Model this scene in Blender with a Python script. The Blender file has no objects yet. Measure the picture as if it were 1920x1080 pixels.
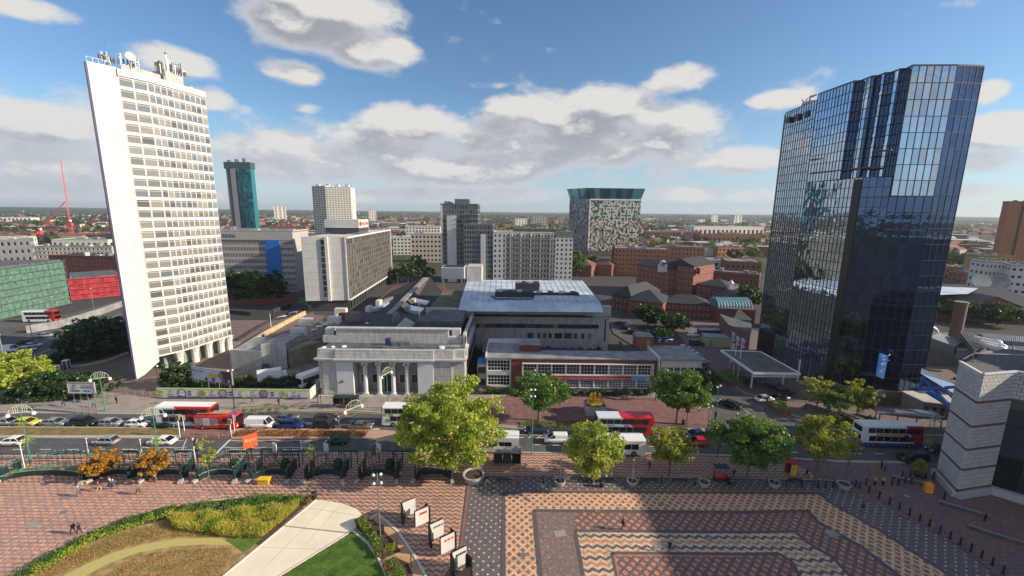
HAZE = True
import bpy, bmesh, math, random
import numpy as np
from mathutils import Vector, Matrix
random.seed(7); rng = np.random.default_rng(7)
S = bpy.context.scene; COL = S.collection
# ---------------------------------------------------------------- camera
FPX, PITCH, ROLL, CH = 788.0, math.radians(10.3), 0.0105, 42.0
_f = Vector((0, math.cos(PITCH), -math.sin(PITCH))); _r0 = Vector((1, 0, 0)); _u0 = _r0.cross(_f)
_r = _r0*math.cos(ROLL)+_u0*math.sin(ROLL); _u = -_r0*math.sin(ROLL)+_u0*math.cos(ROLL)
CAM = Vector((0, 0, CH))
cam = bpy.data.cameras.new('camera'); cam.lens = FPX/1920*36; cam.sensor_width = 36; cam.clip_end = 40000; cam.clip_start = .5
co = bpy.data.objects.new('camera', cam); COL.objects.link(co); S.camera = co
M3 = Matrix((_r, _u, -_f)).transposed(); co.matrix_world = Matrix.Translation(CAM) @ M3.to_4x4()
def ray(x, y): return (x-960)*_r + (540-y)*_u + FPX*_f
def G(x, y, z=0.0):
    "world point at height z seen in the photograph at pixel x, y (survey helper)"
    d = ray(x, y); t = (z-CH)/d.z; return CAM + d*t
def AT(x, y, Y):
    d = ray(x, y); return CAM + d*(Y/d.y)
def HZ(p, y):
    a = (540-y)/FPX; w = _u - _f*a
    return CH - (p.x*w.x + p.y*w.y)/w.z
# ---------------------------------------------------------------- sun, sky
SUN_EL, SUN_AZ = math.radians(24), math.radians(-7)     # from +X, slightly behind the camera
sd = Vector((math.cos(SUN_EL)*math.cos(SUN_AZ), math.cos(SUN_EL)*math.sin(SUN_AZ), math.sin(SUN_EL)))
sl = bpy.data.lights.new('sun', 'SUN'); sl.energy = 4.5; sl.angle = math.radians(.55); sl.color = (1.0, .85, .66)
so = bpy.data.objects.new('sun', sl); COL.objects.link(so); so.rotation_euler = sd.to_track_quat('Z', 'Y').to_euler(); so.location = (200, 0, 150)
S.view_settings.view_transform = 'Standard'; S.view_settings.look = 'None'; S.view_settings.gamma = 1; S.view_settings.use_curve_mapping = False
S.view_settings.exposure = 0.62
S.render.engine = 'CYCLES'; S.cycles.max_bounces = 6; S.cycles.diffuse_bounces = 3; S.cycles.glossy_bounces = 3; S.cycles.transparent_max_bounces = 8
W = bpy.data.worlds.new('World'); S.world = W; W.use_nodes = True; nt = W.node_tree; nt.nodes.clear()
def N(t, ty, **k):
    n = t.nodes.new(ty)
    for a, b in k.items(): setattr(n, a, b)
    return n
def mth(t, op, a, b=None, c=None, clamp=False):
    n = N(t, 'ShaderNodeMath', operation=op, use_clamp=clamp)
    for i, v in enumerate((a, b, c)):
        if v is None: continue
        if isinstance(v, (int, float)): n.inputs[i].default_value = v
        else: t.links.new(v, n.inputs[i])
    return n.outputs[0]
def vmt(t, op, a, b=None):
    n = N(t, 'ShaderNodeVectorMath', operation=op)
    for i, v in enumerate((a, b)):
        if v is None: continue
        if isinstance(v, (tuple, Vector)): n.inputs[i].default_value = tuple(v)
        else: t.links.new(v, n.inputs[i])
    return n.outputs['Value'] if op in ('LENGTH', 'DOT_PRODUCT') else n.outputs[0]
def sstep(t, v, a, b, lo=0, hi=1):
    n = N(t, 'ShaderNodeMapRange', interpolation_type='SMOOTHSTEP')
    t.links.new(v, n.inputs[0]); n.inputs[1].default_value = a; n.inputs[2].default_value = b; n.inputs[3].default_value = lo; n.inputs[4].default_value = hi
    return n.outputs[0]
def mixc(t, f, a, b, mode='MIX'):
    n = N(t, 'ShaderNodeMix', data_type='RGBA', blend_type=mode)
    for s, v in ((n.inputs['Factor'], f), (n.inputs[6], a), (n.inputs[7], b)):
        if isinstance(v, (int, float)): s.default_value = v
        elif isinstance(v, tuple): s.default_value = (*v[:3], 1)
        else: t.links.new(v, s)
    return n.outputs[2]
# cloud density group
cg = bpy.data.node_groups.new('cloud_density', 'ShaderNodeTree')
cg.interface.new_socket('dir', in_out='INPUT', socket_type='NodeSocketVector'); cg.interface.new_socket('d', in_out='OUTPUT', socket_type='NodeSocketFloat')
gi = N(cg, 'NodeGroupInput'); go = N(cg, 'NodeGroupOutput'); D = gi.outputs[0]
CLOUDS = [(900,285,470,66,.33),(560,300,240,60,.34),(1120,245,290,72,.36),(120,280,230,120,.30),(600,30,180,75,.42),(700,95,100,42,.40),(540,132,70,26,.34),(60,15,110,26,.25),(70,235,150,62,.36),(90,330,190,62,.34),(320,120,110,38,.30),(390,180,50,30,.3),
 (1090,215,190,55,.42),(1260,235,150,42,.36),(760,235,120,48,.38),(1000,255,330,45,.36),(620,300,220,42,.34),(820,320,320,34,.34),(1280,148,95,34,.24),(1460,187,80,18,.26),
 (1860,172,40,26,.26),(1880,250,90,40,.34),(1870,300,110,28,.30),(1390,300,110,34,.28),(900,365,520,20,.22),(1350,365,420,20,.2),(280,365,320,20,.26),(1850,365,120,30,.2),(585,205,60,12,.15),(905,160,50,10,.15)]
tot = None
for (x, y, rx, ry, w) in CLOUDS:
    d = ray(x, y).normalized(); k = (ray(x, y).length/FPX)
    ax = math.hypot(1, (x-960)/FPX)
    s1 = ray(x+rx, y).normalized()-d; s2 = ray(x, y-ry).normalized()-d
    v = vmt(cg, 'SUBTRACT', D, d)
    v = vmt(cg, 'MULTIPLY', v, (1/s1.length, 1/s1.length, 1/s2.length))
    l = vmt(cg, 'LENGTH', v); m = sstep(cg, l, 1.5, .3, 0, w*1.12+.07)
    tot = m if tot is None else mth(cg, 'MAXIMUM', tot, m)
# general cover elsewhere in the sky dome
beh = vmt(cg, 'DOT_PRODUCT', D, (0, 1, 0)); bm_ = sstep(cg, beh, .35, .05, 0, .24); tot = mth(cg, 'MAXIMUM', tot, bm_)
sc = vmt(cg, 'MULTIPLY', D, (1, 1, 1.9))
n1 = N(cg, 'ShaderNodeTexNoise'); n1.inputs['Scale'].default_value = 6.5; n1.inputs['Detail'].default_value = 9; n1.inputs['Roughness'].default_value = .62
cg.links.new(sc, n1.inputs['Vector'])
vo = N(cg, 'ShaderNodeTexVoronoi', feature='SMOOTH_F1'); vo.inputs['Scale'].default_value = 12; cg.links.new(sc, vo.inputs['Vector'])
q = mth(cg, 'MULTIPLY_ADD', vo.outputs['Distance'], -.26, n1.outputs['Fac']); q = mth(cg, 'SUBTRACT', q, .04)
cg.links.new(mth(cg, 'ADD', q, tot), go.inputs[0])
tc = N(nt, 'ShaderNodeTexCoord'); dv = tc.outputs['Generated']
def dens(v):
    g = N(nt, 'ShaderNodeGroup'); g.node_tree = cg; nt.links.new(v, g.inputs[0]); return g.outputs[0]
d0 = dens(dv); d1 = dens(vmt(nt, 'ADD', dv, (.03, -.01, .035)))
cover = sstep(nt, d0, .47, .71)
lit = sstep(nt, mth(nt, 'SUBTRACT', d0, d1), .0, .2)
thick = sstep(nt, d0, .62, .9)
sky = N(nt, 'ShaderNodeTexSky', sky_type='NISHITA', sun_disc=False); sky.sun_elevation = SUN_EL; sky.sun_rotation = math.pi/2 - SUN_AZ
sky.air_density = 1.0; sky.dust_density = .6; sky.ozone_density = 2.2; sky.altitude = 100
skc = mixc(nt, 1.0, sky.outputs[0], (.56, .68, .77), 'MULTIPLY')
grey = mixc(nt, thick, (3.15, 3.25, 3.5), (1.95, 2.05, 2.25)); cc = mixc(nt, lit, grey, (4.3, 4.15, 3.95))
sep = N(nt, 'ShaderNodeSeparateXYZ'); nt.links.new(dv, sep.inputs[0])
low = sstep(nt, sep.outputs[2], .22, .0); cc2 = mixc(nt, mth(nt, 'MULTIPLY', low, .45), cc, (3.5, 3.75, 4.1))
sk2 = mixc(nt, mth(nt, 'MULTIPLY', low, .55), skc, (2.8, 3.6, 4.5))
fin = mixc(nt, mth(nt, 'MULTIPLY', cover, .96), sk2, cc2)
bg = N(nt, 'ShaderNodeBackground'); bg.inputs[1].default_value = .12; nt.links.new(fin, bg.inputs[0])
wo = N(nt, 'ShaderNodeOutputWorld'); nt.links.new(bg.outputs[0], wo.inputs[0])

# ---------------------------------------------------------------- materials
MATS = {}
def mat(name, col, rough=.8, var=.12, scale=1.5, metal=0, bump=0, col2=None, island=0, spec=None, objvar=0, emit=0, streak=0):
    if name in MATS: return MATS[name]
    m = bpy.data.materials.new(name); m.use_nodes = True; t = m.node_tree; b = t.nodes['Principled BSDF']
    b.inputs['Roughness'].default_value = rough; b.inputs['Metallic'].default_value = metal
    if spec is not None: b.inputs['Specular IOR Level'].default_value = spec
    c = tuple(col); g = N(t, 'ShaderNodeTexCoord')
    if var or col2:
        n = N(t, 'ShaderNodeTexNoise'); n.inputs['Scale'].default_value = scale; n.inputs['Detail'].default_value = 6; n.inputs['Roughness'].default_value = .65
        t.links.new(g.outputs['Object'], n.inputs['Vector'])
        f = sstep(t, n.outputs['Fac'], .3, .7)
        lo = tuple(x*(1-var) for x in c) if col2 is None else tuple(col2); hi = tuple(min(1, x*(1+var)) for x in c)
        out = mixc(t, f, lo, hi)
    else:
        r = N(t, 'ShaderNodeRGB'); r.outputs[0].default_value = (*c, 1); out = r.outputs[0]
    if streak:
        mp = vmt(t, 'MULTIPLY', g.outputs['Object'], (1.3, 1.3, .12)); n2 = N(t, 'ShaderNodeTexNoise'); n2.inputs['Scale'].default_value = 1.4; n2.inputs['Detail'].default_value = 5; t.links.new(mp, n2.inputs['Vector'])
        out = mixc(t, mth(t, 'MULTIPLY', sstep(t, n2.outputs['Fac'], .42, .72), streak), out, tuple(x*.3 for x in c))
    if island:
        ge = N(t, 'ShaderNodeNewGeometry'); k = mth(t, 'MULTIPLY_ADD', ge.outputs['Random Per Island'], 2*island, 1-island)
        h = N(t, 'ShaderNodeHueSaturation'); t.links.new(k, h.inputs['Value']); t.links.new(out, h.inputs['Color']); out = h.outputs[0]
    if objvar:
        oi = N(t, 'ShaderNodeObjectInfo'); k = mth(t, 'MULTIPLY_ADD', oi.outputs['Random'], 2*objvar, 1-objvar)
        h = N(t, 'ShaderNodeHueSaturation'); t.links.new(k, h.inputs['Value']); t.links.new(out, h.inputs['Color']); out = h.outputs[0]
    t.links.new(out, b.inputs['Base Color'])
    if emit: b.inputs['Emission Strength'].default_value = emit; t.links.new(out, b.inputs['Emission Color'])
    if bump:
        bn = N(t, 'ShaderNodeBump'); bn.inputs['Strength'].default_value = bump; bn.inputs['Distance'].default_value = .05
        n3 = N(t, 'ShaderNodeTexNoise'); n3.inputs['Scale'].default_value = scale*6; t.links.new(g.outputs['Object'], n3.inputs['Vector']); t.links.new(n3.outputs['Fac'], bn.inputs['Height']); t.links.new(bn.outputs[0], b.inputs['Normal'])
    MATS[name] = m; return m
def leafmat(name, c1, c2, c3):
    m = bpy.data.materials.new(name); m.use_nodes = True; t = m.node_tree; t.nodes.remove(t.nodes['Principled BSDF'])
    ge = N(t, 'ShaderNodeNewGeometry'); oi = N(t, 'ShaderNodeObjectInfo'); g = N(t, 'ShaderNodeTexCoord')
    n = N(t, 'ShaderNodeTexNoise'); n.inputs['Scale'].default_value = .55; t.links.new(g.outputs['Object'], n.inputs['Vector'])
    c = mixc(t, ge.outputs['Random Per Island'], c1, c2); c = mixc(t, sstep(t, n.outputs['Fac'], .5, .72), c, c3)
    d = N(t, 'ShaderNodeBsdfDiffuse'); tr = N(t, 'ShaderNodeBsdfTranslucent'); t.links.new(c, d.inputs[0])
    t.links.new(mixc(t, 1.0, c, (1.3, 1.35, .6), 'MULTIPLY'), tr.inputs[0])
    ms = N(t, 'ShaderNodeMixShader'); ms.inputs[0].default_value = .38; t.links.new(d.outputs[0], ms.inputs[1]); t.links.new(tr.outputs[0], ms.inputs[2])
    gl = N(t, 'ShaderNodeBsdfGlossy'); gl.inputs['Roughness'].default_value = .45; ms2 = N(t, 'ShaderNodeMixShader'); ms2.inputs[0].default_value = .05
    t.links.new(ms.outputs[0], ms2.inputs[1]); t.links.new(gl.outputs[0], ms2.inputs[2]); t.links.new(ms2.outputs[0], t.nodes['Material Output'].inputs[0])
    MATS[name] = m; return m
def glass(name, col, rough=.06, metal=.6, objvar=.5, cols=None):
    if name in MATS: return MATS[name]
    m = bpy.data.materials.new(name); m.use_nodes = True; t = m.node_tree; b = t.nodes['Principled BSDF']
    b.inputs['Roughness'].default_value = rough; b.inputs['Metallic'].default_value = metal
    oi = N(t, 'ShaderNodeObjectInfo'); r = N(t, 'ShaderNodeValToRGB'); r.color_ramp.interpolation = 'CONSTANT'
    cols = cols or [(0, tuple(x*(1-objvar) for x in col)), (.35, col), (.7, tuple(min(1, x*(1+objvar)) for x in col))]
    e = r.color_ramp.elements
    e[0].position, e[0].color = cols[0][0], (*cols[0][1], 1); e[1].position, e[1].color = cols[1][0], (*cols[1][1], 1)
    for p, c in cols[2:]:
        k = e.new(p); k.color = (*c, 1)
    ge = N(t, 'ShaderNodeNewGeometry'); s = mth(t, 'FRACT', mth(t, 'ADD', oi.outputs['Random'], ge.outputs['Random Per Island']))
    t.links.new(s, r.inputs[0]); t.links.new(r.outputs[0], b.inputs['Base Color']); MATS[name] = m; return m
def pattern(name, kind, ca, cb, cc_=None, px=.95, py=.8, rot=0, th=.5, skew=0):
    m = bpy.data.materials.new(name); m.use_nodes = True; t = m.node_tree; b = t.nodes['Principled BSDF']; b.inputs['Roughness'].default_value = .78
    g = N(t, 'ShaderNodeTexCoord'); mp = N(t, 'ShaderNodeMapping'); mp.inputs['Rotation'].default_value = (0, 0, rot); t.links.new(g.outputs['Object'], mp.inputs[0])
    s = N(t, 'ShaderNodeSeparateXYZ'); t.links.new(mp.outputs[0], s.inputs[0]); X, Y = s.outputs[0], s.outputs[1]
    if skew: X = mth(t, 'MULTIPLY_ADD', Y, skew, X)
    ux, uy = mth(t, 'DIVIDE', X, px), mth(t, 'DIVIDE', Y, py)
    if kind == 'zigzag':
        tri = mth(t, 'PINGPONG', ux, .5); v = mth(t, 'FRACT', mth(t, 'MULTIPLY_ADD', tri, .95, uy))
        k = mth(t, 'GREATER_THAN', v, th); out = mixc(t, k, ca, cb)
        if cc_: 
            r2 = mth(t, 'FRACT', mth(t, 'MULTIPLY', mth(t, 'MULTIPLY_ADD', tri, .95, uy), .5)); out = mixc(t, mth(t, 'MULTIPLY', mth(t, 'GREATER_THAN', r2, .5), mth(t, 'LESS_THAN', v, th)), out, cc_)
    elif kind == 'diamond' or kind == 'dots':
        a = mth(t, 'PINGPONG', ux, .5); c = mth(t, 'PINGPONG', uy, .5); sm = mth(t, 'ADD', a, c)
        dd = mth(t, 'ABSOLUTE', mth(t, 'SUBTRACT', sm, .5))     # 0 on lattice lines, .5 in centres
        k = mth(t, 'GREATER_THAN', dd, th); out = mixc(t, k, cb, ca)
        if cc_:
            fl = mth(t, 'FRACT', mth(t, 'MULTIPLY', mth(t, 'ADD', mth(t, 'FLOOR', ux), mth(t, 'FLOOR', mth(t, 'MULTIPLY', uy, 1.0))), .5))
            out = mixc(t, mth(t, 'MULTIPLY', k, mth(t, 'GREATER_THAN', fl, .3)), out, cc_)
    elif kind == 'brick':
        br = N(t, 'ShaderNodeTexBrick'); br.offset = .5; br.inputs['Scale'].default_value = 1; br.inputs['Brick Width'].default_value = px; br.inputs['Row Height'].default_value = py
        br.inputs['Mortar Size'].default_value = th; br.inputs['Mortar Smooth'].default_value = 0
        cx = N(t, 'ShaderNodeCombineXYZ'); t.links.new(X, cx.inputs[0]); t.links.new(Y, cx.inputs[1]); t.links.new(cx.outputs[0], br.inputs[0])
        br.inputs['Color1'].default_value = (*ca, 1); br.inputs['Color2'].default_value = (*(cc_ or ca), 1); br.inputs['Mortar'].default_value = (*cb, 1); out = br.outputs[0]
    # individual brick tone plus grime
    b2 = N(t, 'ShaderNodeTexVoronoi'); b2.inputs['Scale'].default_value = 5; t.links.new(g.outputs['Object'], b2.inputs['Vector'])
    sv = N(t, 'ShaderNodeSeparateColor'); t.links.new(b2.outputs['Color'], sv.inputs[0])
    h = N(t, 'ShaderNodeHueSaturation'); t.links.new(mth(t, 'MULTIPLY_ADD', sv.outputs[0], .5, .75), h.inputs['Value']); t.links.new(out, h.inputs['Color'])
    n = N(t, 'ShaderNodeTexNoise'); n.inputs['Scale'].default_value = .35; n.inputs['Detail'].default_value = 7; t.links.new(g.outputs['Object'], n.inputs['Vector'])
    o = mixc(t, mth(t, 'MULTIPLY', sstep(t, n.outputs['Fac'], .48, .74), .38), h.outputs[0], (.17, .135, .12)); t.links.new(o, b.inputs['Base Color'])
    MATS[name] = m; return m
# ---------------------------------------------------------------- mesh helpers
class MB:
    def __init__(s): s.v = []; s.f = []; s.m = []
    def add(s, vs, fs, mi=0):
        o = len(s.v); s.v += [tuple(x) for x in vs]; s.f += [tuple(i+o for i in f) for f in fs]; s.m += [mi]*len(fs); return s
    def hexa(s, b, t_, mi=0): return s.add(list(b)+list(t_), [(3,2,1,0),(4,5,6,7),(0,1,5,4),(1,2,6,5),(2,3,7,6),(3,0,4,7)], mi)
    def box(s, c, d, rz=0, mi=0):
        x, y, z = d[0]/2, d[1]/2, d[2]/2; ca, sa = math.cos(rz), math.sin(rz)
        q = [(-x,-y),(x,-y),(x,y),(-x,y)]; q = [(c[0]+a*ca-b*sa, c[1]+a*sa+b*ca) for a, b in q]
        return s.hexa([(*p, c[2]-z) for p in q], [(*p, c[2]+z) for p in q], mi)
    def prism(s, pts, z0, z1, mi=0, side=None):
        n = len(pts); a = sum(pts[i][0]*pts[(i+1)%n][1]-pts[(i+1)%n][0]*pts[i][1] for i in range(n))
        if a < 0: pts = list(reversed(pts))
        vs = [(p[0], p[1], z0) for p in pts]+[(p[0], p[1], z1) for p in pts]
        o = len(s.v); s.v += vs
        s.f += [tuple(o+i for i in range(n-1, -1, -1)), tuple(o+n+i for i in range(n))]; s.m += [mi, mi]
        for i in range(n): s.f.append((o+i, o+(i+1)%n, o+n+(i+1)%n, o+n+i)); s.m.append(mi if side is None else side)
        return s
    def tube(s, p0, p1, r, n=6, r1=None, mi=0, cap=True):
        p0, p1 = Vector(p0), Vector(p1); d = (p1-p0); q = d.to_track_quat('Z', 'Y'); r1 = r if r1 is None else r1
        a = [q @ Vector((math.cos(2*math.pi*i/n)*r, math.sin(2*math.pi*i/n)*r, 0))+p0 for i in range(n)]
        b = [q @ Vector((math.cos(2*math.pi*i/n)*r1, math.sin(2*math.pi*i/n)*r1, 0))+p1 for i in range(n)]
        f = [(i, (i+1)%n, n+(i+1)%n, n+i) for i in range(n)]
        if cap: f += [tuple(range(n-1, -1, -1)), tuple(range(n, 2*n))]
        return s.add(a+b, f, mi)
    def path(s, pts, r, n=5, mi=0):
        for a, b in zip(pts, pts[1:]): s.tube(a, b, r, n, mi=mi)
        return s
    def ball(s, c, r, n=8, m=5, mi=0, sz=1):
        vs = [(c[0], c[1], c[2]+r*sz)]
        for j in range(1, m):
            a = math.pi*j/m
            vs += [(c[0]+r*math.sin(a)*math.cos(2*math.pi*i/n), c[1]+r*math.sin(a)*math.sin(2*math.pi*i/n), c[2]+r*sz*math.cos(a)) for i in range(n)]
        vs.append((c[0], c[1], c[2]-r*sz)); f = [(0, 1+i, 1+(i+1)%n) for i in range(n)]
        for j in range(m-2):
            b = 1+j*n; f += [(b+i, b+n+i, b+n+(i+1)%n, b+(i+1)%n) for i in range(n)]
        b = 1+(m-2)*n; f += [(b+i, len(vs)-1, b+(i+1)%n) for i in range(n)]
        return s.add(vs, f, mi)
    def lathe(s, c, prof, n=12, mi=0):
        vs = [(c[0]+r*math.cos(2*math.pi*i/n), c[1]+r*math.sin(2*math.pi*i/n), c[2]+z) for r, z in prof for i in range(n)]
        f = [(j*n+i, j*n+(i+1)%n, (j+1)*n+(i+1)%n, (j+1)*n+i) for j in range(len(prof)-1) for i in range(n)]
        f += [tuple(range(n-1, -1, -1)), tuple((len(prof)-1)*n+i for i in range(n))]
        return s.add(vs, f, mi)
    def mesh(s, name, mats):
        me = bpy.data.meshes.new(name); me.from_pydata(s.v, [], s.f)
        for m in mats: me.materials.append(m)
        if len(mats) > 1: me.polygons.foreach_set('material_index', s.m)
        me.update(); return me
    def obj(s, name, mats, root=None, world=True, **k):
        if not isinstance(mats, (list, tuple)): mats = [mats]
        return link(name, s.mesh(name, mats), root, world=world, **k)
def link(name, me, root=None, loc=None, rz=None, world=True, label=None, cat=None, group=None, kind=None, smooth=False):
    o = bpy.data.objects.new(name, me); COL.objects.link(o)
    if root is not None:
        o.parent = root
        base = Vector(loc) if loc is not None else Vector((0, 0, 0))
        o.location = base - ROOTLOC.get(root.name, Vector()) if world else base
    elif loc is not None: o.location = loc
    if rz is not None: o.rotation_euler = (0, 0, rz)
    if smooth: me.shade_smooth()
    tag(o, label, cat, group, kind); return o
ROOTLOC = {}
def tag(o, label=None, cat=None, group=None, kind=None):
    if label: o['label'] = label
    if cat: o['category'] = cat
    if group: o['group'] = group
    if kind: o['kind'] = kind
    return o
def thing(name, label, cat, loc=(0,0,0), rz=0, group=None):
    o = bpy.data.objects.new(name, None); COL.objects.link(o); o.location = loc; o.rotation_euler = (0, 0, rz); o.empty_display_size = .5
    ROOTLOC[o.name] = Vector(loc); return tag(o, label, cat, group)
def dup(root, loc, rz=0, label=None, group=None, scale=None, swap=None):
    def cp(o, par):
        c = o.copy(); COL.objects.link(c)
        if par is not None: c.parent = par
        if swap and c.type == 'MESH':
            for i, sl_ in enumerate(c.material_slots):
                nm_ = c.data.materials[i].name
                if nm_ in swap: sl_.link = 'OBJECT'; sl_.material = swap[nm_]
        for ch in list(KIDS.get(o.name, [])): cp(ch, c)
        return c
    c = cp(root, None); c.location = loc; c.rotation_euler = (0, 0, rz)
    if scale: c.scale = scale if isinstance(scale, tuple) else (scale,)*3
    if label: c['label'] = label
    if group: c['group'] = group
    return c
KIDS = {}
def index_kids():
    KIDS.clear()
    for o in bpy.data.objects:
        if o.parent: KIDS.setdefault(o.parent.name, []).append(o)
def sheet(name, pts, z, m, kind='structure', **k):
    "flat surface from pixel survey points"
    w = [G(x, y, z) for x, y in pts]; n = len(w)
    a = sum(w[i].x*w[(i+1)%n].y-w[(i+1)%n].x*w[i].y for i in range(n))
    if a < 0: w.reverse()
    me = bpy.data.meshes.new(name); me.from_pydata([(p.x, p.y, z) for p in w], [], [tuple(range(n))]); me.materials.append(m)
    return link(name, me, kind=kind, **k)
def slab(name, pts, z0, z1, m, kind='structure', **k):
    b = MB(); b.prism([(p.x, p.y) for p in [G(x, y, z1) for x, y in pts]], z0, z1); return b.obj(name, m, kind=kind, **k)
def text(name, s, size, m, root, org, rz, tilt=math.pi/2, ex=.01, world=True, align='CENTER', **k):
    cu = bpy.data.curves.new(name, 'FONT'); cu.body = s; cu.size = size; cu.extrude = ex; cu.align_x = align; cu.resolution_u = 1
    t = bpy.data.objects.new('_t', cu); COL.objects.link(t); dg = bpy.context.evaluated_depsgraph_get(); dg.update()
    me = bpy.data.meshes.new_from_object(t.evaluated_get(dg)); bpy.data.objects.remove(t); me.materials.clear(); me.materials.append(m)
    o = link(name, me, root, loc=org, world=world, **k); o.rotation_euler = (tilt, 0, rz); return o
# facade: wall grid with real openings in front of a dark core; windows as parts
WIN = {}
def winmesh(w, h, fm, gm, nx=1, ny=1, fr=.07):
    key = (round(w, 2), round(h, 2), fm.name, gm.name, nx, ny)
    if key in WIN: return WIN[key]
    b = MB(); b.add([(-w/2, 0, -h/2), (w/2, 0, -h/2), (w/2, 0, h/2), (-w/2, 0, h/2)], [(0, 1, 2, 3)], 1)
    for i in range(nx+1): b.box((-w/2+fr/2+(w-fr)*i/nx, -.04, 0), (fr, .08, h), mi=0)
    for j in range(ny+1): b.box((0, -.045, -h/2+fr/2+(h-fr)*j/ny), (w-.004, .07, fr), mi=0)
    WIN[key] = b.mesh('window', [fm, gm]); return WIN[key]
def facade(root, A, B, z0, z1, nc, nr, wf, hf, wm, fm, gm, depth=.22, ind=True, nx=1, ny=1, skip=None, zoff=.5, wallname='wall', winname='window', fr=.07):
    A = Vector((A[0], A[1], 0)); B = Vector((B[0], B[1], 0)); L = (B-A).length; d = (B-A)/L; n = Vector((d.y, -d.x, 0)); rz = math.atan2(d.y, d.x)
    cw, chh = L/nc, (z1-z0)/nr; w, h = cw*wf, chh*hf; b = MB()
    def bx(u0, u1, za, zb, dp=depth):
        c = A+d*((u0+u1)/2)+n*(dp/2); b.box((c.x, c.y, (za+zb)/2), (u1-u0, dp, zb-za), rz)
    for i in range(nc+1):
        u0 = 0 if i == 0 else i*cw-(cw-w)/2; u1 = L if i == nc else i*cw+(cw-w)/2; bx(u0, u1, z0, z1)
    for j in range(nr+1):
        za = z0 if j == 0 else z0+j*chh-(chh-h)*(1-zoff); zb = z1 if j == nr else z0+j*chh+(chh-h)*zoff
        for i in range(nc): bx(i*cw+(cw-w)/2, i*cw+(cw+w)/2, za, zb, depth-.004)
    if wm is not None: b.obj(wallname, wm, root)
    me = winmesh(w, h, fm, gm, nx, ny, fr); cnt = 0; rest = MB()
    for j in range(nr-1, -1, -1):
        for i in range(nc):
            if skip and skip(i, j): continue
            c = A+d*((i+.5)*cw)+n*.03; c.z = z0+j*chh+(chh-h)*zoff+h/2
            if ind and cnt < 300: link(winname, me, root, loc=c, rz=rz); cnt += 1
            else:
                a0 = c-d*(w/2)+n*.01; a1 = c+d*(w/2)+n*.01
                rest.add([(a0.x, a0.y, c.z-h/2), (a1.x, a1.y, c.z-h/2), (a1.x, a1.y, c.z+h/2), (a0.x, a0.y, c.z+h/2)], [(0, 1, 2, 3)])
    if rest.v: rest.obj('window_band', gm, root, kind='stuff')
M = dict(
 white=mat('white_cladding', (.62,.61,.59), .6, .05, .3, streak=.16), cream=mat('cream_render', (.64,.61,.55), .8, .06, .4), conc=mat('grey_concrete', (.47,.46,.44), .85, .12, .5, streak=.22),
 stone=mat('portland_stone', (.52,.51,.50), .8, .12, .8, streak=.35, bump=.2), brick=mat('red_brick', (.25,.085,.055), .85, .25, 2.5), brickd=mat('dark_red_brick', (.17,.055,.04), .85, .2, 2.5),
 orange=mat('orange_brick', (.42,.17,.09), .85, .2, 2), slate=mat('dark_slate', (.032,.033,.038), .7, .3, .6), tile=mat('brown_tile', (.16,.085,.06), .8, .25, 1), felt=mat('grey_roof_felt', (.10,.105,.115), .8, .35, .35),
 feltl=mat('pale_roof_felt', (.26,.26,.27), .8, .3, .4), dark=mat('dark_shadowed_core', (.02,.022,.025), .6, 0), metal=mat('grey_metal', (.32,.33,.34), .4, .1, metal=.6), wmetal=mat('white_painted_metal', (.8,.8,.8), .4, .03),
 dmetal=mat('dark_metal', (.03,.033,.037), .45, .1), green=mat('dark_green_paint', (.012,.032,.036), .4, .15), gpaint=mat('bright_green_paint', (.04,.26,.16), .4, .1), tarmac=mat('asphalt', (.085,.085,.088), .85, .22, .6, bump=.2),
 pave=mat('buff_paving', (.29,.26,.24), .85, .15, .5), paver=mat('red_paving', (.24,.12,.10), .85, .15, .6), kerb=mat('pale_kerb_stone', (.42,.39,.35), .8, .1), line=mat('white_road_paint', (.72,.72,.70), .6, .15, 4),
 yline=mat('yellow_road_paint', (.6,.42,.06), .6, .15, 4), grass=mat('lawn_grass', (.085,.155,.02), .95, .3, .8, col2=(.05,.10,.012), bump=.5), black=mat('black_plastic', (.012,.012,.014), .4, 0), rubber=mat('tyre_rubber', (.015,.015,.016), .8, 0),
 bark=mat('tree_bark', (.16,.12,.085), .9, .3, 3), soil=mat('dark_soil', (.07,.045,.03), .95, .3, 1), redp=mat('red_paint', (.62,.03,.03), .25, .03), gold=mat('gilded_bronze', (.95,.60,.12), .28, .12, 3, metal=1),
 lamp=mat('lamp_globe_glass', (.85,.83,.75), .2, 0), blue=mat('blue_paint', (.02,.14,.55), .35, .06), cgold=mat('straw_path', (.80,.70,.54), .8, .06, .4, bump=.1), light=mat('headlamp_glass', (.8,.8,.8), .1, 0), tail=mat('red_lamp_glass', (.5,.01,.01), .2, 0),
 crane=mat('crane_red', (.65,.09,.08), .5, .1), netg=mat('green_netting', (.10,.20,.155), .8, .25, .8, col2=(.045,.12,.095)), netr=mat('red_netting', (.38,.03,.045), .8, .25, .5, col2=(.14,.02,.03)), orangep=mat('orange_plastic', (.85,.33,.02), .45, .05),
 teal=mat('teal_cladding', (.015,.17,.21), .3, .08), purple=mat('purple_shade_edge', (.035,.025,.10), .5, 0), paleb=mat('pale_blue_roof', (.50,.58,.66), .7, .18, .15, col2=(.36,.43,.50)), blueg=mat('blue_cladding', (.015,.15,.50), .45, .05),
)
M['glass'] = glass('window_glass', (.10,.115,.13), .08, .5)
M['gdark'] = glass('dark_window_glass', (.035,.04,.045), .08, .35)
M['gblue'] = glass('blue_window_glass', (.10,.16,.24), .08, .6)
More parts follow.
